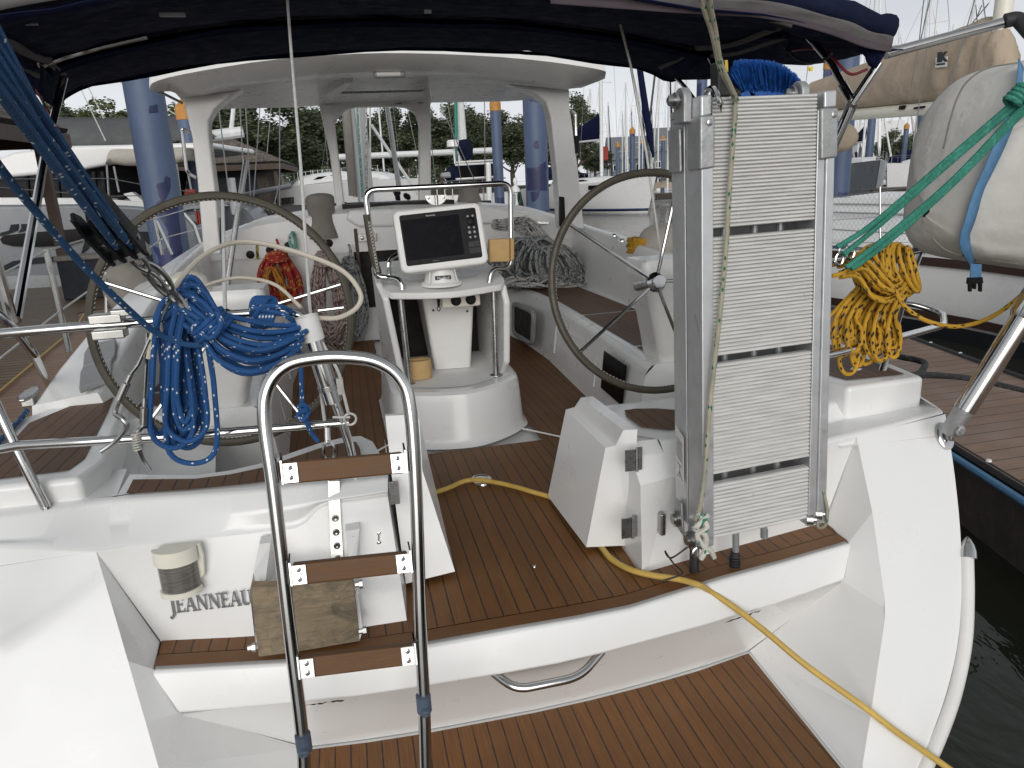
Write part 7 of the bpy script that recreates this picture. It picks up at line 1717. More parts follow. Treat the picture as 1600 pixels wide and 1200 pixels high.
m = MB(); top_ = [(166, 250), (170, 238), (180, 233), (230, 233), (286, 230), (290, 236), (290, 252)]; bot = [(166, 260), (176, 256), (200, 259), (240, 258), (270, 256), (285, 253), (290, 254)]
A = spl([Y(a, b, yc_+.3) for a, b in top_], 5); B = spl([Y(a, b, yc_+.25) for a, b in bot], 5); Cc = [p+V((.3, 2.8, .1)) for p in A]
grid(m, [B, [lerp(a, b, .5)+V((0, -.1, 0)) for a, b in zip(A, B)], A, Cc]); m.build('cockpit_bimini', M['beige_canvas'], ct, 60, solid=.03)
for px0, px1 in (((167, 258), (171, 318)), ((178, 260), (186, 300)), ((276, 256), (284, 318)), ((290, 250), (305, 330))):
    m = MB(); tube(m, [Y(*px0, yc_+.2), Y(*px1, yc_+.2)], .028, 6); m.build('bimini_pole', M['steel_dull'], ct)
for yy in (298, 311):
    m = MB(); tube(m, [Y(-200, yy-18, yc_), Y(0, yy-18, yc_), Y(172, yy-4 if yy == 311 else yy-19, yc_), Y(240, yy-6, yc_), Y(300, yy+2, yc_)], .013, 5); m.build('lifeline', M['steel_dull'], ct)
m = MB(); prism(m, [Y(192, 303, yc_+.3), Y(206, 300, yc_+.3), Y(225, 315, yc_+.3), Y(210, 318, yc_+.3)], (0, .4, 0)); m.build('helm_seat', M['gelcoat'], ct, bevel=.02)
m = MB(); prism(m, [Y(183, 305, yc_+.2), Y(191, 305, yc_+.2), Y(190, 313, yc_+.2), Y(184, 313, yc_+.2)], (0, .3, 0)); m.build('winch', M['black_plastic'], ct)
for a, b, w in ((232, 310, 9), (297, 306, 13), (309, 340, 5)):
    m = MB(); c = Y(a, b, yc_+.1); O2 = rrect(w*.022, .36, .06); prism(m, [c+V((x, 0, z)) for x, z in O2], (0, .25, 0)); m.build('life_ring', M['red_plastic'], ct, bevel=.03)
text('cat_lettering', '~S~', .22, Y(62, 297, yc_+1.1), (V((1, 0, 0)), V((0, 0, 1)), V((0, -1, 0))), M['orange_cap'], ct, .004)
# grey boom awning with its cords
aw = thing('boom_awning', 'grey fabric awning stretched behind the left pile above the catamaran', 'awning', Y(200, 205, 28))
tp_ = [(84, 184), (150, 184), (220, 184), (290, 182), (318, 200), (338, 214)]; bt_ = [(90, 230), (150, 231), (220, 230), (270, 222), (310, 214), (336, 217)]
A = spl([Y(a, b, 28) for a, b in tp_], 6); B = spl([Y(a, b, 27.4) for a, b in bt_], 6); R_ = []
for k in range(7):
    t = k/6; R_.append([lerp(a, b, t)+V((0, -.25*math.sin(PI*t)+.05*math.sin(i*.9+k), 0)) for i, (a, b) in enumerate(zip(A, B))])
m = MB(); grid(m, R_); m.build('cloth', M['awning_grey'], aw, 60, solid=.02)
m = MB(); prism(m, [p+V((0, -.06, 0)) for p in (Y(100, 218, 27.5), Y(310, 214, 27.5), Y(310, 216, 27.5), Y(100, 221, 27.5))], (0, .02, 0)); m.build('seam', M['rope_grey'], aw)
for a, b in (((122, 130), (165, 220)), ((135, 130), (162, 185)), ((182, 125), (320, 205))):
    m = MB(); tube(m, [Y(*a, 27), Y(*b, 27)], .018, 5); m.build('cord', M['rope_white'], aw)
m = MB(); tube(m, [Y(318, 214, 29), Y(380, 206, 29)], .20, 10); tube(m, [Y(361, 205, 29), Y(366, 160, 29)], .08, 8); tag(m.build('spar_end', M['mast_white']), 'white spar end sticking out right of the grey awning', 'spar')
# shingled huts
def slope(m, a, b, c, d):
    """roof face with corner a,b along the eave and c,d above; uv in metres"""
    a, b, c, d = map(V, (a, b, c, d)); ex = (b-a).normalized(); n_ = ex.cross((d-a)).normalized(); ey = n_.cross(ex)
    pts = [a, b, c, d] if (c-d).length > 1e-4 else [a, b, c]
    m.add(pts, [tuple(range(len(pts)))], [[((p-a).dot(ex), (p-a).dot(ey)) for p in pts]])
def hut(lab, corner, dirx, w, d, z_eave, z_ridge, wall_inset, z_floor, panel=True, name='timber_hut'):
    """corner = nearest right eave corner; dirx = direction of the front eave going left; w along it, d back"""
    g = thing(name, lab, 'hut', (corner.x, corner.y, z_floor)); dx = V(dirx).normalized(); dy = V((-dx.y, dx.x, 0)); 
    if dy.y < 0: dy = -dy
    a = V((corner.x, corner.y, z_eave)); b = a+dx*w; c = b+dy*d; e = a+dy*d; ins = min(w, d)/2
    r0 = a+dx*ins+dy*(d/2); r1 = b-dx*ins+dy*(d/2); r0.z = r1.z = z_ridge
    m = MB(); slope(m, a, b, r1, r0); slope(m, e, a, r0, r0); slope(m, b, c, r1, r1); slope(m, c, e, r0, r1); m.build('roof', M['shingle'], g, 0, solid=.08)
    m = MB()
    for p, q2 in ((a, b), (b, c), (c, e), (e, a)): 
        dd = (q2-p).normalized(); prism(m, [p-V((0, 0, .02)), q2-V((0, 0, .02)), q2-V((0, 0, .26)), p-V((0, 0, .26))], V((-dd.y, dd.x, 0))*.05 if True else 0)
    m.build('fascia', M['dark_wood'], g, 0)
    i = wall_inset; A_ = a+dx*i+dy*i; B_ = b-dx*i+dy*i; C_2 = c-dx*i-dy*i; E_ = e+dx*i-dy*i
    m = MB()
    for p, q2 in ((A_, B_), (B_, C_2), (C_2, E_), (E_, A_)):
        poly(m, [V((p.x, p.y, z_floor)), V((q2.x, q2.y, z_floor)), V((q2.x, q2.y, z_eave)), V((p.x, p.y, z_eave))])
    m.build('wall', M['hut_board'], g, 0)
    m = MB(); P_ = [V((p.x, p.y, z_eave-.03)) for p in (a, b, c, e)]; poly(m, P_); m.build('soffit', M['timber_dark'], g, 0)
    if panel:
        m = MB(); o = -dy*.03; p, q2 = A_+dx*.5+o, A_+dx*2.3+o; prism(m, [V((p.x, p.y, z_floor+.2)), V((q2.x, q2.y, z_floor+.2)), V((q2.x, q2.y, z_eave-.35)), V((p.x, p.y, z_eave-.35))], dy*.02); m.build('door_panel', M['hut_panel'], g, 0)
    for p in (a+dx*.35+dy*.35, b-dx*.35+dy*.35):
        m = MB(); box(m, V((p.x, p.y, (z_eave+z_floor)/2-.1)), (.16, .16, z_eave-z_floor-.2)); m.build('post', M['dark_wood'], g, 0)
    return g
c1 = Y(104, 208, 15.5); c0 = Z(0, 191, c1.z); hut('timber hut with a cedar shingle roof at the far left edge', c1, (c0-c1), 7.0, 5.5, c1.z, c1.z+1.75, 1.4, DOCK, False)
c2 = Y(440, 254, 34); hut('small shingled hut with dark walls seen through the left hardtop window', c2, (-1, .05, 0), 6.5, 6, c2.z, c2.z+1.45, .75, 0.2)
# shore: grass bank, path, car park
LZ = 1.15
m = MB(); P_ = [(-260, 72), (-30, 66), (12, 60), (24, 72), (34, 92), (30, 120), (260, 150), (300, 700), (-400, 700), (-300, 200)]
up_poly(m, [(a, b, LZ) for a, b in P_]); tag(m.build('grass_bank', M['green_grass'], smooth=0), kind='structure')
m = MB(); prism(m, [V((a, b, LZ-.01)) for a, b in P_], (0, 0, -2.4)); g = m.build('seawall', M['timber_dark'], smooth=0); tag(g, 'dark timber seawall holding the grass bank behind the boats', 'seawall')
m = MB(); up_poly(m, [(-90, 84, LZ+.01), (8, 78, LZ+.01), (16, 98, LZ+.01), (-90, 112, LZ+.01)]); tag(m.build('car_park_paving', M['tarmac'], smooth=0), kind='structure')
# far docks
def fdock(px0, px1, py, dist, lab, dz=.45):
    a, b = Y(px0, py, dist), Y(px1, py, dist*1.0); a.z = b.z = WATER+dz
    g = thing('dock', lab, 'dock', a); m = MB(); up_poly(m, [a, b, b+V((.5, 3, 0)), a+V((.5, 3, 0))]); m.build('decking', M['dock_weathered'], g, 0)
    m = MB(); prism(m, [a-V((0, 0, .01)), b-V((0, 0, .01)), b-V((0, 0, .55)), a-V((0, 0, .55))], (0, .3, 0)); m.build('fascia', M['timber_dark'], g, 0)
fdock(740, 890, 308, 58, 'far timber dock in front of the grass bank behind the right window pile')
fdock(1026, 1100, 296, 62, 'far timber dock to the right of the sloop bow', .9)
fdock(1366, 1475, 279, 42, 'dark timber dock under the bows of the far yachts at right', .9)
# small pedestals on the far dock
pd = Y(805, 290, 57)
g = thing('water_pedestal', 'white dock pedestal with a coiled green hose behind the grab rail', 'pedestal', (pd.x, pd.y, WATER+.45))
m = MB(); lathe(m, V((pd.x, pd.y, WATER+.45)), (0, 0, 1), [(0, .22), (1.2, .20), (1.25, .42), (1.45, .38), (1.7, .2), (1.75, .1), (2.1, .18), (2.3, .1), (2.35, 0)], 12); m.build('body', M['hull_white'], g)
m = MB()
for k in range(5): tube(m, [V((pd.x+.25+.22*math.cos(a)*.6, pd.y-.25, WATER+1.2+.4*math.sin(a)+k*.03)) for a in [2*PI*i/12 for i in range(12)]], .04, 5, True)
m.build('hose', M['rope_green'], g)
# motor yacht with dark enclosure seen over the chartplotter
mb_ = Y(740, 300, 36)
mv = thing('motor_yacht', 'motor yacht with black canvas enclosure and radar dome behind the grab rail', 'motorboat', (mb_.x, mb_.y, WATER))
ym = 36
m = MB(); prism(m, [Y(a, b, ym) for a, b in ((668, 318), (690, 306), (792, 300), (800, 306), (798, 330), (690, 336))], (1, 3.2, 0)); m.build('hull', M['hull_white'], mv, 30, bevel=.1)
m = MB(); prism(m, [Y(a, b, ym+.3) for a, b in ((690, 272), (700, 262), (712, 256), (784, 252), (786, 280), (714, 284), (700, 286))], (.5, 2.6, 0)); m.build('enclosure', M['navy_canvas'], mv, 30, bevel=.15, seg=3)
m = MB(); prism(m, [Y(a, b, ym+.2) for a, b in ((718, 262), (780, 259), (780, 274), (718, 277))], (0, .1, 0)); m.build('window', M['smoke_glass'], mv, 0)
for a, b in (((711, 254), (776, 250)), ((711, 258), (776, 254)), ((712, 280), (775, 276))):
    m = MB(); tube(m, [Y(*a, ym+.1), Y(*b, ym+.1)], .05, 6); m.build('trim_rail', M['hull_white'], mv)
m = MB(); prism(m, [Y(a, b, ym-.2) for a, b in ((690, 270), (704, 268), (706, 278), (690, 278))], (0, .6, 0)); m.build('outboard_cover', M['grey_plastic'], mv, bevel=.1)
m = MB(); tube(m, [Y(711, 256, ym), Y(709, 232, ym)], .05, 6); m.build('radar_pole', M['mast_white'], mv)
m = MB(); lathe(m, Y(708, 231, ym), (0, 0, 1), [(0, .18), (.05, .30), (.28, .30), (.36, .24), (.38, 0)], 16); m.build('radar_dome', M['hull_white'], mv)
m = MB(); tube(m, [Y(712, 250, ym+1.5), Y(713, 200, ym+1.5), Y(711, 120, ym+1.5)], .09, 6); m.build('flag_staff', M['rope_green'], mv)
m = MB(); tube(m, [Y(728, 255, ym+2), Y(722, 218, ym+2), Y(714, 120, ym+2)], [.28, .25, .25], 8); m.build('mast', M['mast_white'], mv)
m = MB(); tube(m, [Y(731, 250, ym+1.6), Y(727, 232, ym+1.6), Y(725, 218, ym+1.6)], [.25, .42, .25], 8); m.build('sail_bundle', M['navy_canvas'], mv)
for k in range(9):
    m = MB(); x = 684+k*12; tube(m, [Y(x, 318-k*.9, ym-.1), Y(x-2, 286-k*.8, ym-.1)], .03, 5); m.build('bow_rail', M['steel_dull'], mv)
m = MB(); tube(m, [Y(680, 292, ym-.1), Y(690, 284, ym-.1), Y(790, 278, ym-.1)], .03, 5); m.build('bow_rail', M['steel_dull'], mv)
m = MB(); tube(m, [Y(765, 320, ym-3), Y(763, 258, ym-3)], .12, 8); lathe(m, Y(763, 258, ym-3), (0, 0, 1), [(0, .12), (.1, .1), (.15, 0)], 8); tag(m.build('white_post', M['hull_white']), 'white round post standing in front of the motor yacht', 'post')
m = MB(); c = Y(778, 282, ym-1); box(m, c, (.42, .3, .5)); tag(m.build('fender_basket', M['yellow_plastic'], None, bevel=.1), 'yellow buoyancy bag hung on the motor yacht rail', 'buoy')
# two white boats beyond the bow
a = Y(410, 298, 38); b = Y(575, 279, 40)
sailboat((a.x, a.y, 0), (b.x, b.y, 0), 3.4, a.z, b.z, 'white hull moored beyond the left windows with a black hull port', coverm=None, stripe=None, boom=False, mast_t=.3, mast_h=16, mastr=.06)
m = MB(); prism(m, [Y(433, 310, 36.4), Y(454, 308, 36.4), Y(454, 318, 36.4), Y(433, 320, 36.4)], (.1, 1.0, 0)); tag(m.build('boat_port', M['dark_void']), 'black rectangular port in the white hull beyond the left windows', 'port')
a = Y(662, 280, 48); b = Y(500, 280, 55)
sailboat((a.x, a.y, 0), (b.x, b.y, 0), 4.2, a.z, b.z, 'white yacht beyond our mast with a long white boom', coverm=None, stripe='boot_black', mast_t=.65, mast_h=17, boom=False, mastr=.06)
m = MB(); tube(m, [Y(522, 246, 44), Y(770, 235, 44)], .18, 10); tag(m.build('white_boom', M['mast_white']), 'long white horizontal boom seen through the centre window', 'boom')
m = MB(); tube(m, spl([Y(432, 320, 30), Y(400, 330, 30), Y(372, 318, 30), Y(380, 306, 30), Y(455, 290, 30)], 6), [.05]*1 if False else .10, 8); tag(m.build('davit_arm', M['hull_grey']), 'curved grey davit arm behind the left hardtop window', 'davit')
for px, r_, y_ in ((361, .12, 26),):
    m = MB(); tube(m, [Y(368, 335, 26), Y(360, 278, 26)], .14, 8); tag(m.build('white_post', M['mast_white']), 'white post left of the curved grey davit arm', 'post')
# rigging wires seen through the windshield
rw = [((350, 290), (345, 175)), ((382, 300), (376, 172)), ((392, 300), (384, 172)), ((398, 300), (406, 172)), ((432, 315), (437, 170)), ((668, 300), (700, 165)), ((742, 285), (705, 160)), ((757, 275), (757, 155))]
for k, (a, b) in enumerate(rw):
    pass
sg = thing('shroud_wires', 'thin steel shrouds rising past the hardtop windows', 'rigging', Y(390, 300, 8.5))
for a, b, r_ in (((383, 318), (375, 168), .007), ((392, 318), (384, 168), .007), ((396, 316), (406, 168), .006), ((437, 322), (437, 168), .007), ((428, 322), (438, 280), .006), ((355, 280), (342, 172), .007), ((748, 296), (688, 165), .006), ((758, 290), (757, 158), .006), ((722, 290), (700, 165), .005), ((680, 280), (668, 165), .005)):
    m = MB(); tube(m, [Y(*a, 8.6), Y(*b, 8.6)], r_, 6); m.build('shroud', M['rig'], sg)
# cars
def car(px, py, dist, mat, lab, rot, suv=0):
    c = Y(px, py, dist); g = thing('parked_car', lab, 'car', (0, 0, 0), 'parked cars')
    prof = [(-2.2, .35), (-2.22, .75), (-1.9, .95), (-1.5, 1.0), (-.9, 1.45+suv*.2), (.7, 1.5+suv*.2), (1.5 if suv else 1.25, 1.02), (2.05, .95), (2.2, .7), (2.2, .35)]
    m = MB(); prism(m, [V((x, -.88, z)) for x, z in prof], (0, 1.76, 0)); m.build('body', M[mat], g, 30, bevel=.08, seg=3)
    for s in (-1, 1):
        m = MB(); O = [V((x, s*.90, z)) for x, z in ((-1.35, 1.02), (-.85, 1.38+suv*.2), (.62, 1.42+suv*.2), (1.1, 1.02))]; prism(m, O, (0, .01*s, 0)); m.build('side_window', M['smoke_glass'], g, 0)
        for x in (-1.4, 1.4):
            m = MB(); lathe(m, V((x, s*.80, .34)), (0, s, 0), [(0, .34), (.12, .34), (.13, .2), (.11, 0)], 16); m.build('wheel', M['rubber'], g)
    m = MB(); prism(m, [V((1.27, -.7, 1.06)), V((1.27, .7, 1.06)), V((.78, .62, 1.42)), V((.78, -.62, 1.42))], (.03, 0, .02)); m.build('windscreen', M['smoke_glass'], g, 0)
    g.location = (c.x, c.y, LZ+.02); g.rotation_euler.z = rot
car(442, 290, 84, 'car_silver', 'silver car parked behind the hut, leftmost of the parked cars', R(20)); car(487, 285, 86, 'car_paint', 'dark suv parked under the trees between two window posts', R(200), 1); car(505, 282, 92, 'hull_white', 'white vehicle parked behind the dark suv', R(185), 1)
# trees
def tree_proto(seed, n_leaf, mat, h=7.0, rx=3.0, name='oak_tree', base=.28):
    random.seed(seed); g = thing(name, 'x', 'tree')
    m = MB(); tr = [V((0, 0, 0)), V((.08, .05, h*.2)), V((-.05, .1, h*.4)), V((.1, 0, h*.7))]; tube(m, spl(tr, 4), lambda t: .24*(1-.8*t)+.02, 8)
    tips = []
    for k in range(11):
        a = 2*PI*k/11+jit(.3); z0 = h*random.uniform(.18, .5); L = rx*random.uniform(.6, .95)
        e = V((math.cos(a)*L, math.sin(a)*L, z0+h*random.uniform(.12, .38))); tube(m, spl([V((0, 0, z0)), V((math.cos(a)*L*.45, math.sin(a)*L*.45, z0+.5)), e], 4), lambda t: .10*(1-t)+.012, 6); tips.append(e)
    m.build('trunk', M['bark'], g)
    cl = []
    for k in range(44):
        u = V((jit(1), jit(1), jit(1)))
        while u.length > 1: u = V((jit(1), jit(1), jit(1)))
        cl.append((V((u.x*rx*.82, u.y*rx*.82, h*(base+(1-base)/2)+u.z*h*(1-base)*.44)), rx*random.uniform(.20, .36)))
    for e in tips: cl.append((e, rx*.28))
    m = MB()
    for i in range(n_leaf):
        c, r_ = random.choice(cl); u = V((random.gauss(0, 1), random.gauss(0, 1), random.gauss(0, .8))).normalized()*(random.random()**.4)
        p = c+V((u.x*r_, u.y*r_, u.z*r_*.8)); s = random.uniform(.085, .165)
        n_ = (u+V((jit(.8), jit(.8), jit(.8)+.4))).normalized(); a_, b_, _ = orient(n_)
        m.add([p-a_*s, p-b_*s*.55, p+a_*s, p+b_*s*.55], [(0, 1, 2, 3)])
    m.build('crown', M[mat], g, 0); return g
tp = [tree_proto(1, 12500, 'leaf', 7, 3.1), tree_proto(2, 11500, 'leaf', 7, 2.7), tree_proto(3, 9000, 'leaf_pale', 7, 2.7)]
TL = [  # px centre, base py, top py, distance, prototype, width factor, label
    (112, 300, 150, 50, 1, .75, 'narrow dark tree left of the awning cords, seen under the bimini corner'), (185, 300, 152, 58, 2, 1.15, 'pale yellowish tree just left of the thick left pile'), (285, 300, 160, 60, 2, 1.0, 'sparse tree behind the left hardtop post'),
    (365, 300, 158, 66, 0, 1.0, 'tree just right of the left hardtop post'), (425, 300, 140, 62, 0, 1.25, 'big dark tree filling the left window above the hut'), (478, 298, 205, 72, 1, .8, 'smaller tree in the left window beside the inner post'), (497, 296, 165, 80, 1, .9, 'tree half hidden by the left inner hardtop post'),
    (545, 296, 150, 78, 1, 1.0, 'tree behind our mast in the centre window'), (606, 294, 172, 74, 1, 1.0, 'tree left of centre in the middle window'), (640, 294, 158, 70, 0, 1.05, 'dark tree at the right side of the middle window'),
    (690, 292, 158, 72, 0, 1.0, 'tree at the left side of the right window'), (735, 292, 165, 76, 1, 1.0, 'tree behind the radar dome'), (762, 290, 168, 70, 0, 1.0, 'tree behind the slim orange capped pile'), (803, 290, 172, 66, 0, 1.1, 'tree with a visible forked trunk left of the thick right pile'), (872, 288, 178, 68, 0, .9, 'tree between the thick right pile and the hardtop post'),
    (902, 286, 145, 66, 1, .75, 'narrow tree right of the hardtop post'), (930, 284, 222, 84, 1, 1.2, 'low tree behind the navy boom cover'), (1392, 262, 186, 100, 1, 1.0, 'dark round tree right of the pale blue house'), (1428, 262, 190, 105, 0, .9, 'dark tree behind the orange capped pile at right')]
used = [0, 0, 0]
for px, by, ty, dist, k, wf, lab in TL:
    b = Y(px, by, dist); zt_ = Y(px, ty, dist).z; o = tp[k] if used[k] == 0 else copy_tree(tp[k]); used[k] += 1
    hh = (zt_-LZ)/7.0; o.location = (b.x, b.y, LZ if dist < 99 else WATER+.6); o.scale = (hh*wf, hh*wf, hh); o.rotation_euler.z = px*.7; o['label'] = lab; o['group'] = 'trees along the shore'
# far tree belt behind everything
random.seed(12); m = MB()
for i in range(9000):
    x = random.uniform(-75, 28); y = random.uniform(128, 140); z = LZ+random.random()**.8*(5.0+1.8*noise.noise(V((x*.10, 0, 5)))); s = random.uniform(.3, .6)
    n_ = V((jit(1), -1, jit(1)+.3)).normalized(); a_, b_, _ = orient(n_); p = V((x, y, z)); m.add([p-a_*s, p-b_*s*.6, p+a_*s, p+b_*s*.6], [(0, 1, 2, 3)])
tag(m.build('far_woods', M['leaf'], None, 0), 'belt of far trees closing the view behind the shore', 'woods', kind='stuff')
# far houses at right
def house(px, py_e, dist, w, d, h_e, h_r, mat, roofm, lab, rot=0):
    c = Y(px, 285, dist); g = thing('waterfront_house', lab, 'house', (0, 0, 0)); zb_ = 0
    m = MB(); box(m, (0, 0, h_e/2), (w, d, h_e)); 
    for s in (-1, 1): poly(m, [V((s*w/2, -d/2, h_e)), V((s*w/2, d/2, h_e)), V((s*w/2, 0, h_r))])
    m.build('wall', M[mat], g, 0)
    m = MB()
    for s in (-1, 1): prism(m, [V((-w/2-.5, s*(d/2+.6), h_e-.4)), V((w/2+.5, s*(d/2+.6), h_e-.4)), V((w/2+.5, 0, h_r+.05)), V((-w/2-.5, 0, h_r+.05))], (0, 0, .2))
    m.build('roof', M[roofm], g, 0)
    nx = max(2, int(w/3))
    for fl in range(int(h_e//2.8)):
        for k in range(nx):
            x = -w/2+w*(k+.5)/nx; f = MB(); box(f, (x, -d/2-.03, fl*2.9+1.7), (1.3, .08, 1.6)); fo = f.build('window', M['hull_white'], g, 0)
            f = MB(); box(f, (x, -d/2-.08, fl*2.9+1.7), (1.05, .04, 1.35)); f.build('pane', M['smoke_glass'], fo, 0)
    g.location = (c.x, c.y, WATER+.9); g.rotation_euler.z = rot
house(1345, 0, 120, 12, 9, 6.2, 9.4, 'house_blue', 'hull_white', 'pale blue house with a white metal roof below the tan boom', R(-25)); house(1378, 0, 112, 7, 6, 3.4, 5.4, 'house_blue', 'hull_white', 'small pale blue porch wing beside the pale blue house', R(-25))
house(1018, 0, 190, 24, 12, 7, 12.5, 'house_grey', 'house_grey', 'grey roofed apartment block left of the gangway', R(-15)); house(975, 0, 200, 20, 12, 6, 10.5, 'house_blue', 'house_grey', 'pale walled block behind the sloop mast', R(-10)); house(1042, 0, 170, 9, 10, 8, 13, 'house_grey', 'house_grey', 'tall gabled grey building touching the gangway edge', R(-15))
# tan covered yacht alongside the starboard dock
tn = thing('moored_sailboat', 'cream yacht with tan boom cover and brown stripes beyond the starboard dock', 'sailboat', (9, 9, WATER))
wl = [Z(1250, 488, WATER), Z(1300, 499, WATER), Z(1380, 512, WATER), Z(1450, 525, WATER), Z(1530, 542, WATER), Z(1600, 560, WATER)]
wl = [wl[0]+(wl[0]-wl[1])*6]+wl+[wl[-1]+V((-.1, -1.5, 0)), wl[-1]+V((-.5, -4, 0))]
zt_ = .17
def offx(L, dx, z): return [V((p.x+dx, p.y, z)) for p in L]
S_ = spl(wl, 5)
m = MB(); grid(m, [offx(S_, .35, WATER-.4), offx(S_, 0, WATER), offx(S_, -.06, WATER+.5), offx(S_, -.02, zt_-.12), offx(S_, .0, zt_)], flip=True); m.build('hull', M['hull_white'], tn, 60)
def band(z0, z1, mat, name, d=-.075):
    m = MB(); grid(m, [offx(S_, d, z0), offx(S_, d, z1)], flip=True); m.build(name, M[mat], tn, 0, solid=.01)
band(WATER+.24, WATER+.35, 'boot_brown', 'stripe'); band(WATER-.02, WATER+.20, 'boot_black', 'boot_top', -.05); band(zt_-.13, zt_-.02, 'boot_brown', 'rub_strake', -.05)
m = MB(); grid(m, [offx(S_, -.03, zt_+.05), offx(S_, .12, zt_+.05), offx(S_, .14, zt_+.01), offx(S_, 3.6, zt_+.06)], flip=True); m.build('deck', M['nonskid'], tn, 30)
m = MB(); C0 = offx(S_, 1.0, zt_)[2:]; C1 = offx(S_, 1.1, zt_+.34)[2:]; C2 = offx(S_, 1.35, zt_+.42)[2:]; C3 = offx(S_, 3.0, zt_+.48)[2:]
grid(m, [C0, C1, C2, C3], flip=True); poly(m, [C0[0], C1[0], C2[0], C3[0], V((C3[0].x, C3[0].y, zt_))]); m.build('cabin', M['gelcoat'], tn, 40)
m = MB(); D1 = offx(S_, 1.6, zt_+.43)[3:20]; D2 = offx(S_, 1.7, zt_+.66)[3:20]; D3 = offx(S_, 2.8, zt_+.72)[3:20]; grid(m, [D1, D2, D3], flip=True); poly(m, [D1[0], D2[0], D3[0], V((D3[0].x, D3[0].y, zt_+.4))]); m.build('cabin_upper', M['gelcoat'], tn, 40)
m = MB(); H1 = offx(S_, 1.22, zt_+.44)[3:]; tube(m, H1, .016, 6); tube(m, offx(S_, 1.05, zt_+.17)[2:], .012, 6); tube(m, offx(S_, 1.63, zt_+.56)[3:20], .012, 6); m.build('handrail', M['steel_dull'], tn)
pc_ = X(1325, 350, 8.35); m = MB(); lathe(m, pc_, (-1, -.3, .1), [(0, .14), (.02, .14), (.03, .11), (.02, .10), (.02, 0)], 24); m.build('deck_vent', M['rubber'], tn)
st_ = [(X(1375, 376, 7.15), X(1375, 292, 7.15)), (X(1500, 380, 7.4), X(1500, 300, 7.4)), (X(1290, 378, 7.0), X(1290, 305, 7.0))]
for a, b in st_:
    m = MB(); tube(m, [a, b], .014, 8); m.build('stanchion', M['steel_dull'], tn)
m = MB()
A0, A1 = X(1270, 380, 7.0), X(1460, 378, 7.25); B0, B1 = X(1270, 312, 7.0), X(1460, 288, 7.25)
N = 26
for k in range(-N, N+1):
    for s in (1, -1):
        t0 = k/N; t1 = t0+s*.28
        def pt(t, v): return lerp(lerp(A0, A1, t), lerp(B0, B1, t), v)
        lo, hi = 0, 1
        if -.0 <= t0 <= 1.0:
            v1 = 1
            if t1 < 0: v1 = t0/(t0-t1)
            if t1 > 1: v1 = (1-t0)/(t1-t0)
            tube(m, [pt(t0, 0), pt(t0+(t1-t0)*v1, v1)], .0015, 4, cap=False)
tube(m, [B0, B1], .006, 6); tube(m, [A0, A1], .004, 6); tube(m, [lerp(A0, B0, .5), lerp(A1, B1, .5)], .004, 6); m.build('lifeline_netting', M['steel_dull'], tn)
# boom and sail cover
xb = 9.1
cov = [(1270, 128, 176), (1300, 117, 173), (1350, 99, 168), (1400, 84, 164), (1440, 70, 160), (1480, 52, 156), (1510, 38, 150), (1535, 29, 146), (1556, 32, 142), (1572, 52, 138), (1580, 84, 128), (1582, 100, 110)]
R_ = []
for i, (px, t, b) in enumerate(cov):
    a, c_ = X(px, t, xb), X(px, b, xb); cc_ = lerp(a, c_, .5); h_ = (a-c_).length/2; w_ = .20 if i < 10 else .12
    R_.append([cc_+V((math.cos(an)*w_*(1-.25*math.sin(an))+.03*noise.noise(V((i*.9, an*2, 3))), 0, math.sin(an)*h_)) for an in [2*PI*j/20 for j in range(20)]])
m = MB()
S2 = []
cols_ = [spl([r[j] for r in R_], 4) for j in range(20)]
for i in range(len(cols_[0])): S2.append([cols_[j][i]+V((-.06*noise.noise(V((i*.42+j*.20, j*.30, 7)))-.03*noise.noise(V((i*.9+j*.5, j*.2, 3))), 0, 0)) for j in range(20)])
grid(m, S2, closed=True); poly(m, S2[-1]); m.build('sail_cover', M['tan_canvas'], tn, 70)
m = MB(); tube(m, [X(1200, 186, xb), X(1306, 181, xb), X(1420, 172, xb), X(1480, 166, xb), X(1575, 152, xb)], .10, 14); m.build('boom', M['cream_plastic'], tn)
m = MB(); mt0 = X(1562, 60, xb); tube(m, [V((mt0.x, mt0.y, zt_)), V((mt0.x, mt0.y, 14))], .115, 16); m.build('mast', M['cream_plastic'], tn)
m = MB()
for a, b in (((1438, 66), (1470, -80)), ((1436, 66), (1450, -60)), ((1420, 155), (1436, 66)), ((1415, 320), (1450, 60)), ((1480, 150), (1540, -60)), ((1520, 35), (1545, 5)), ((1527, 25), (1534, 8)), ((1540, 30), (1530, -40))): tube(m, [X(*a, xb-.3), X(*b, xb-.3)], .008, 5)
m.build('running_rigging', M['rig'], tn)
m = MB(); tube(m, [X(1438, 240, xb-.2), X(1456, 186, xb-.2), X(1458, 178, xb-.2)], .016, 6); tube(m, [X(1440, 238, xb-.2), X(1470, 160, xb-.2)], .008, 6); m.build('boom_vang', M['boot_black'], tn)
m = MB()
for px, py in ((1410, 168), (1437, 168)): box(m, X(px, py, xb-.11), (.05, .10 if px < 1420 else .2, .06 if px < 1420 else .03))
m.build('boom_fitting', M['black_plastic'], tn)
m = MB(); L0, L1, L2_, L3_ = X(1462, 90, xb-.25), X(1480, 88, xb-.25), X(1479, 104, xb-.25), X(1461, 106, xb-.25); prism(m, [L0, L1, L2_, L3_], (.01, 0, 0)); m.build('maker_badge', M['label_white'], tn, 0)
dxl = (L1-L0).normalized(); dzl = (L0-L3_).normalized(); 
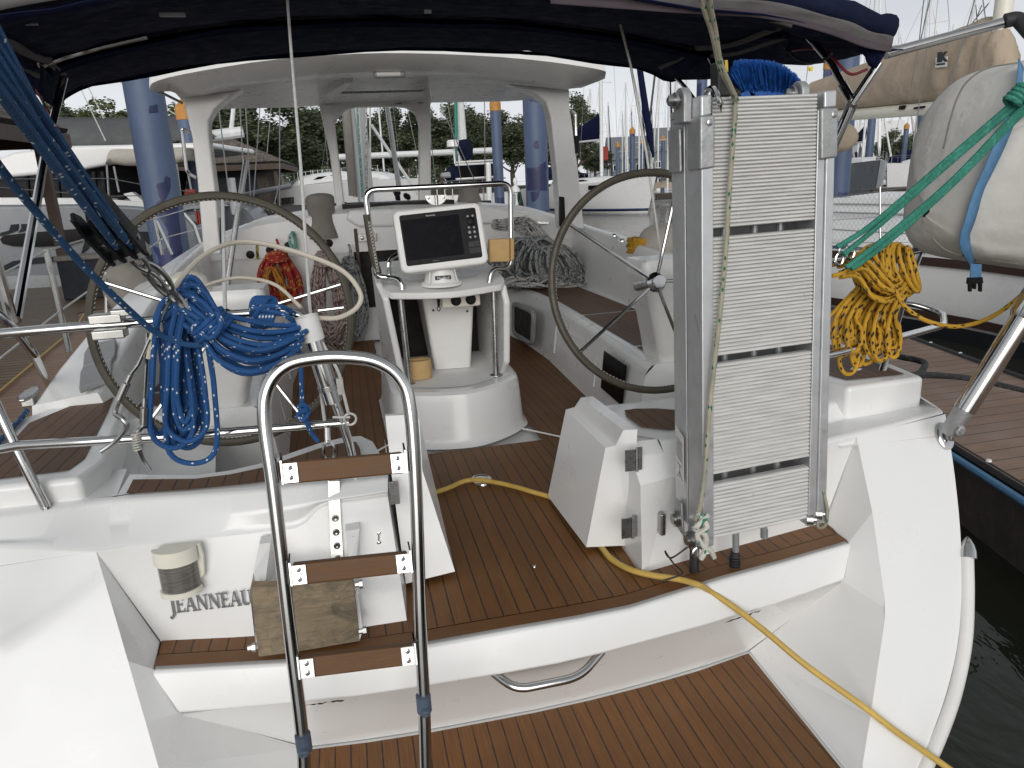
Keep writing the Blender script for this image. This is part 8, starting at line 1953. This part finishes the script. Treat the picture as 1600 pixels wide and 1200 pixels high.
text('badge_letters', 'JK', .17, L3_+dxl*.035+dzl*.085+V((-.006, 0, 0)), (dxl, dzl, dxl.cross(dzl)), M['ink'], tn, .003, sx=1.15, bold=.012)
m = MB(); prism(m, [L3_+dxl*.03+dzl*.03-V((.004, 0, 0)), L2_-dxl*.03+dzl*.03-V((.004, 0, 0)), L2_-dxl*.03+dzl*.055-V((.004, 0, 0)), L3_+dxl*.03+dzl*.055-V((.004, 0, 0))], (-.002, 0, 0)); m.build('badge_bar', M['ink'], tn, 0)
soft('sail_bag', Y(1312, 216, 13.2), .34, .34, .27, 'tan_canvas', 'brown rounded canvas bag on the rail behind the bimini leg', 'bag', 9)
# bows of two yachts beyond
a = Y(1374, 262, 46); b = Y(1315, 262, 58); g1 = sailboat((a.x, a.y, 0), (b.x, b.y, 0), 3.6, Y(1374, 250, 46).z, Y(1374, 252, 46).z-.1, 'grey hulled yacht whose bow points at us, with a small number on it', hullm='hull_grey', coverm='navy_cover', stripe=None, mast_h=15, jib='hull_white')
text('bow_number', '5', .55, Y(1358, 269, 45.6)+V((0, -.15, 0)), (V((1, .0, 0)), V((0, 0, 1)), V((0, -1, 0))), M['ink'], g1, .01)
a = Y(1384, 268, 50); b = Y(1500, 258, 60); sailboat((a.x, a.y, 0), (b.x, b.y, 0), 3.8, Y(1384, 256, 50).z, Y(1384, 256, 50).z-.1, 'white yacht with tan dodger beside the grey bow', dodger='tan_canvas', coverm='tan_canvas', stripe='boot_navy', mast_h=16)
m = MB(); fl = Y(1262, 104, 70); tube(m, [Y(1264, 90, 70), Y(1258, 140, 70)], .04, 6); gfl = thing('signal_flag', 'small yellow flag with a black letter flying above the gangway', 'flag', fl); m.build('staff', M['rig'], gfl)
m = MB(); prism(m, [Y(1262, 104, 70), Y(1271, 104, 70), Y(1270, 111, 70), Y(1263, 111, 70)], (0, .03, 0)); m.build('cloth', M['yellow_flag'], gfl, 0)
text('flag_letter', 'L', .35, Y(1264.5, 110, 69.9), (V((1, 0, 0)), V((0, 0, 1)), V((0, -1, 0))), M['ink'], gfl, .01)
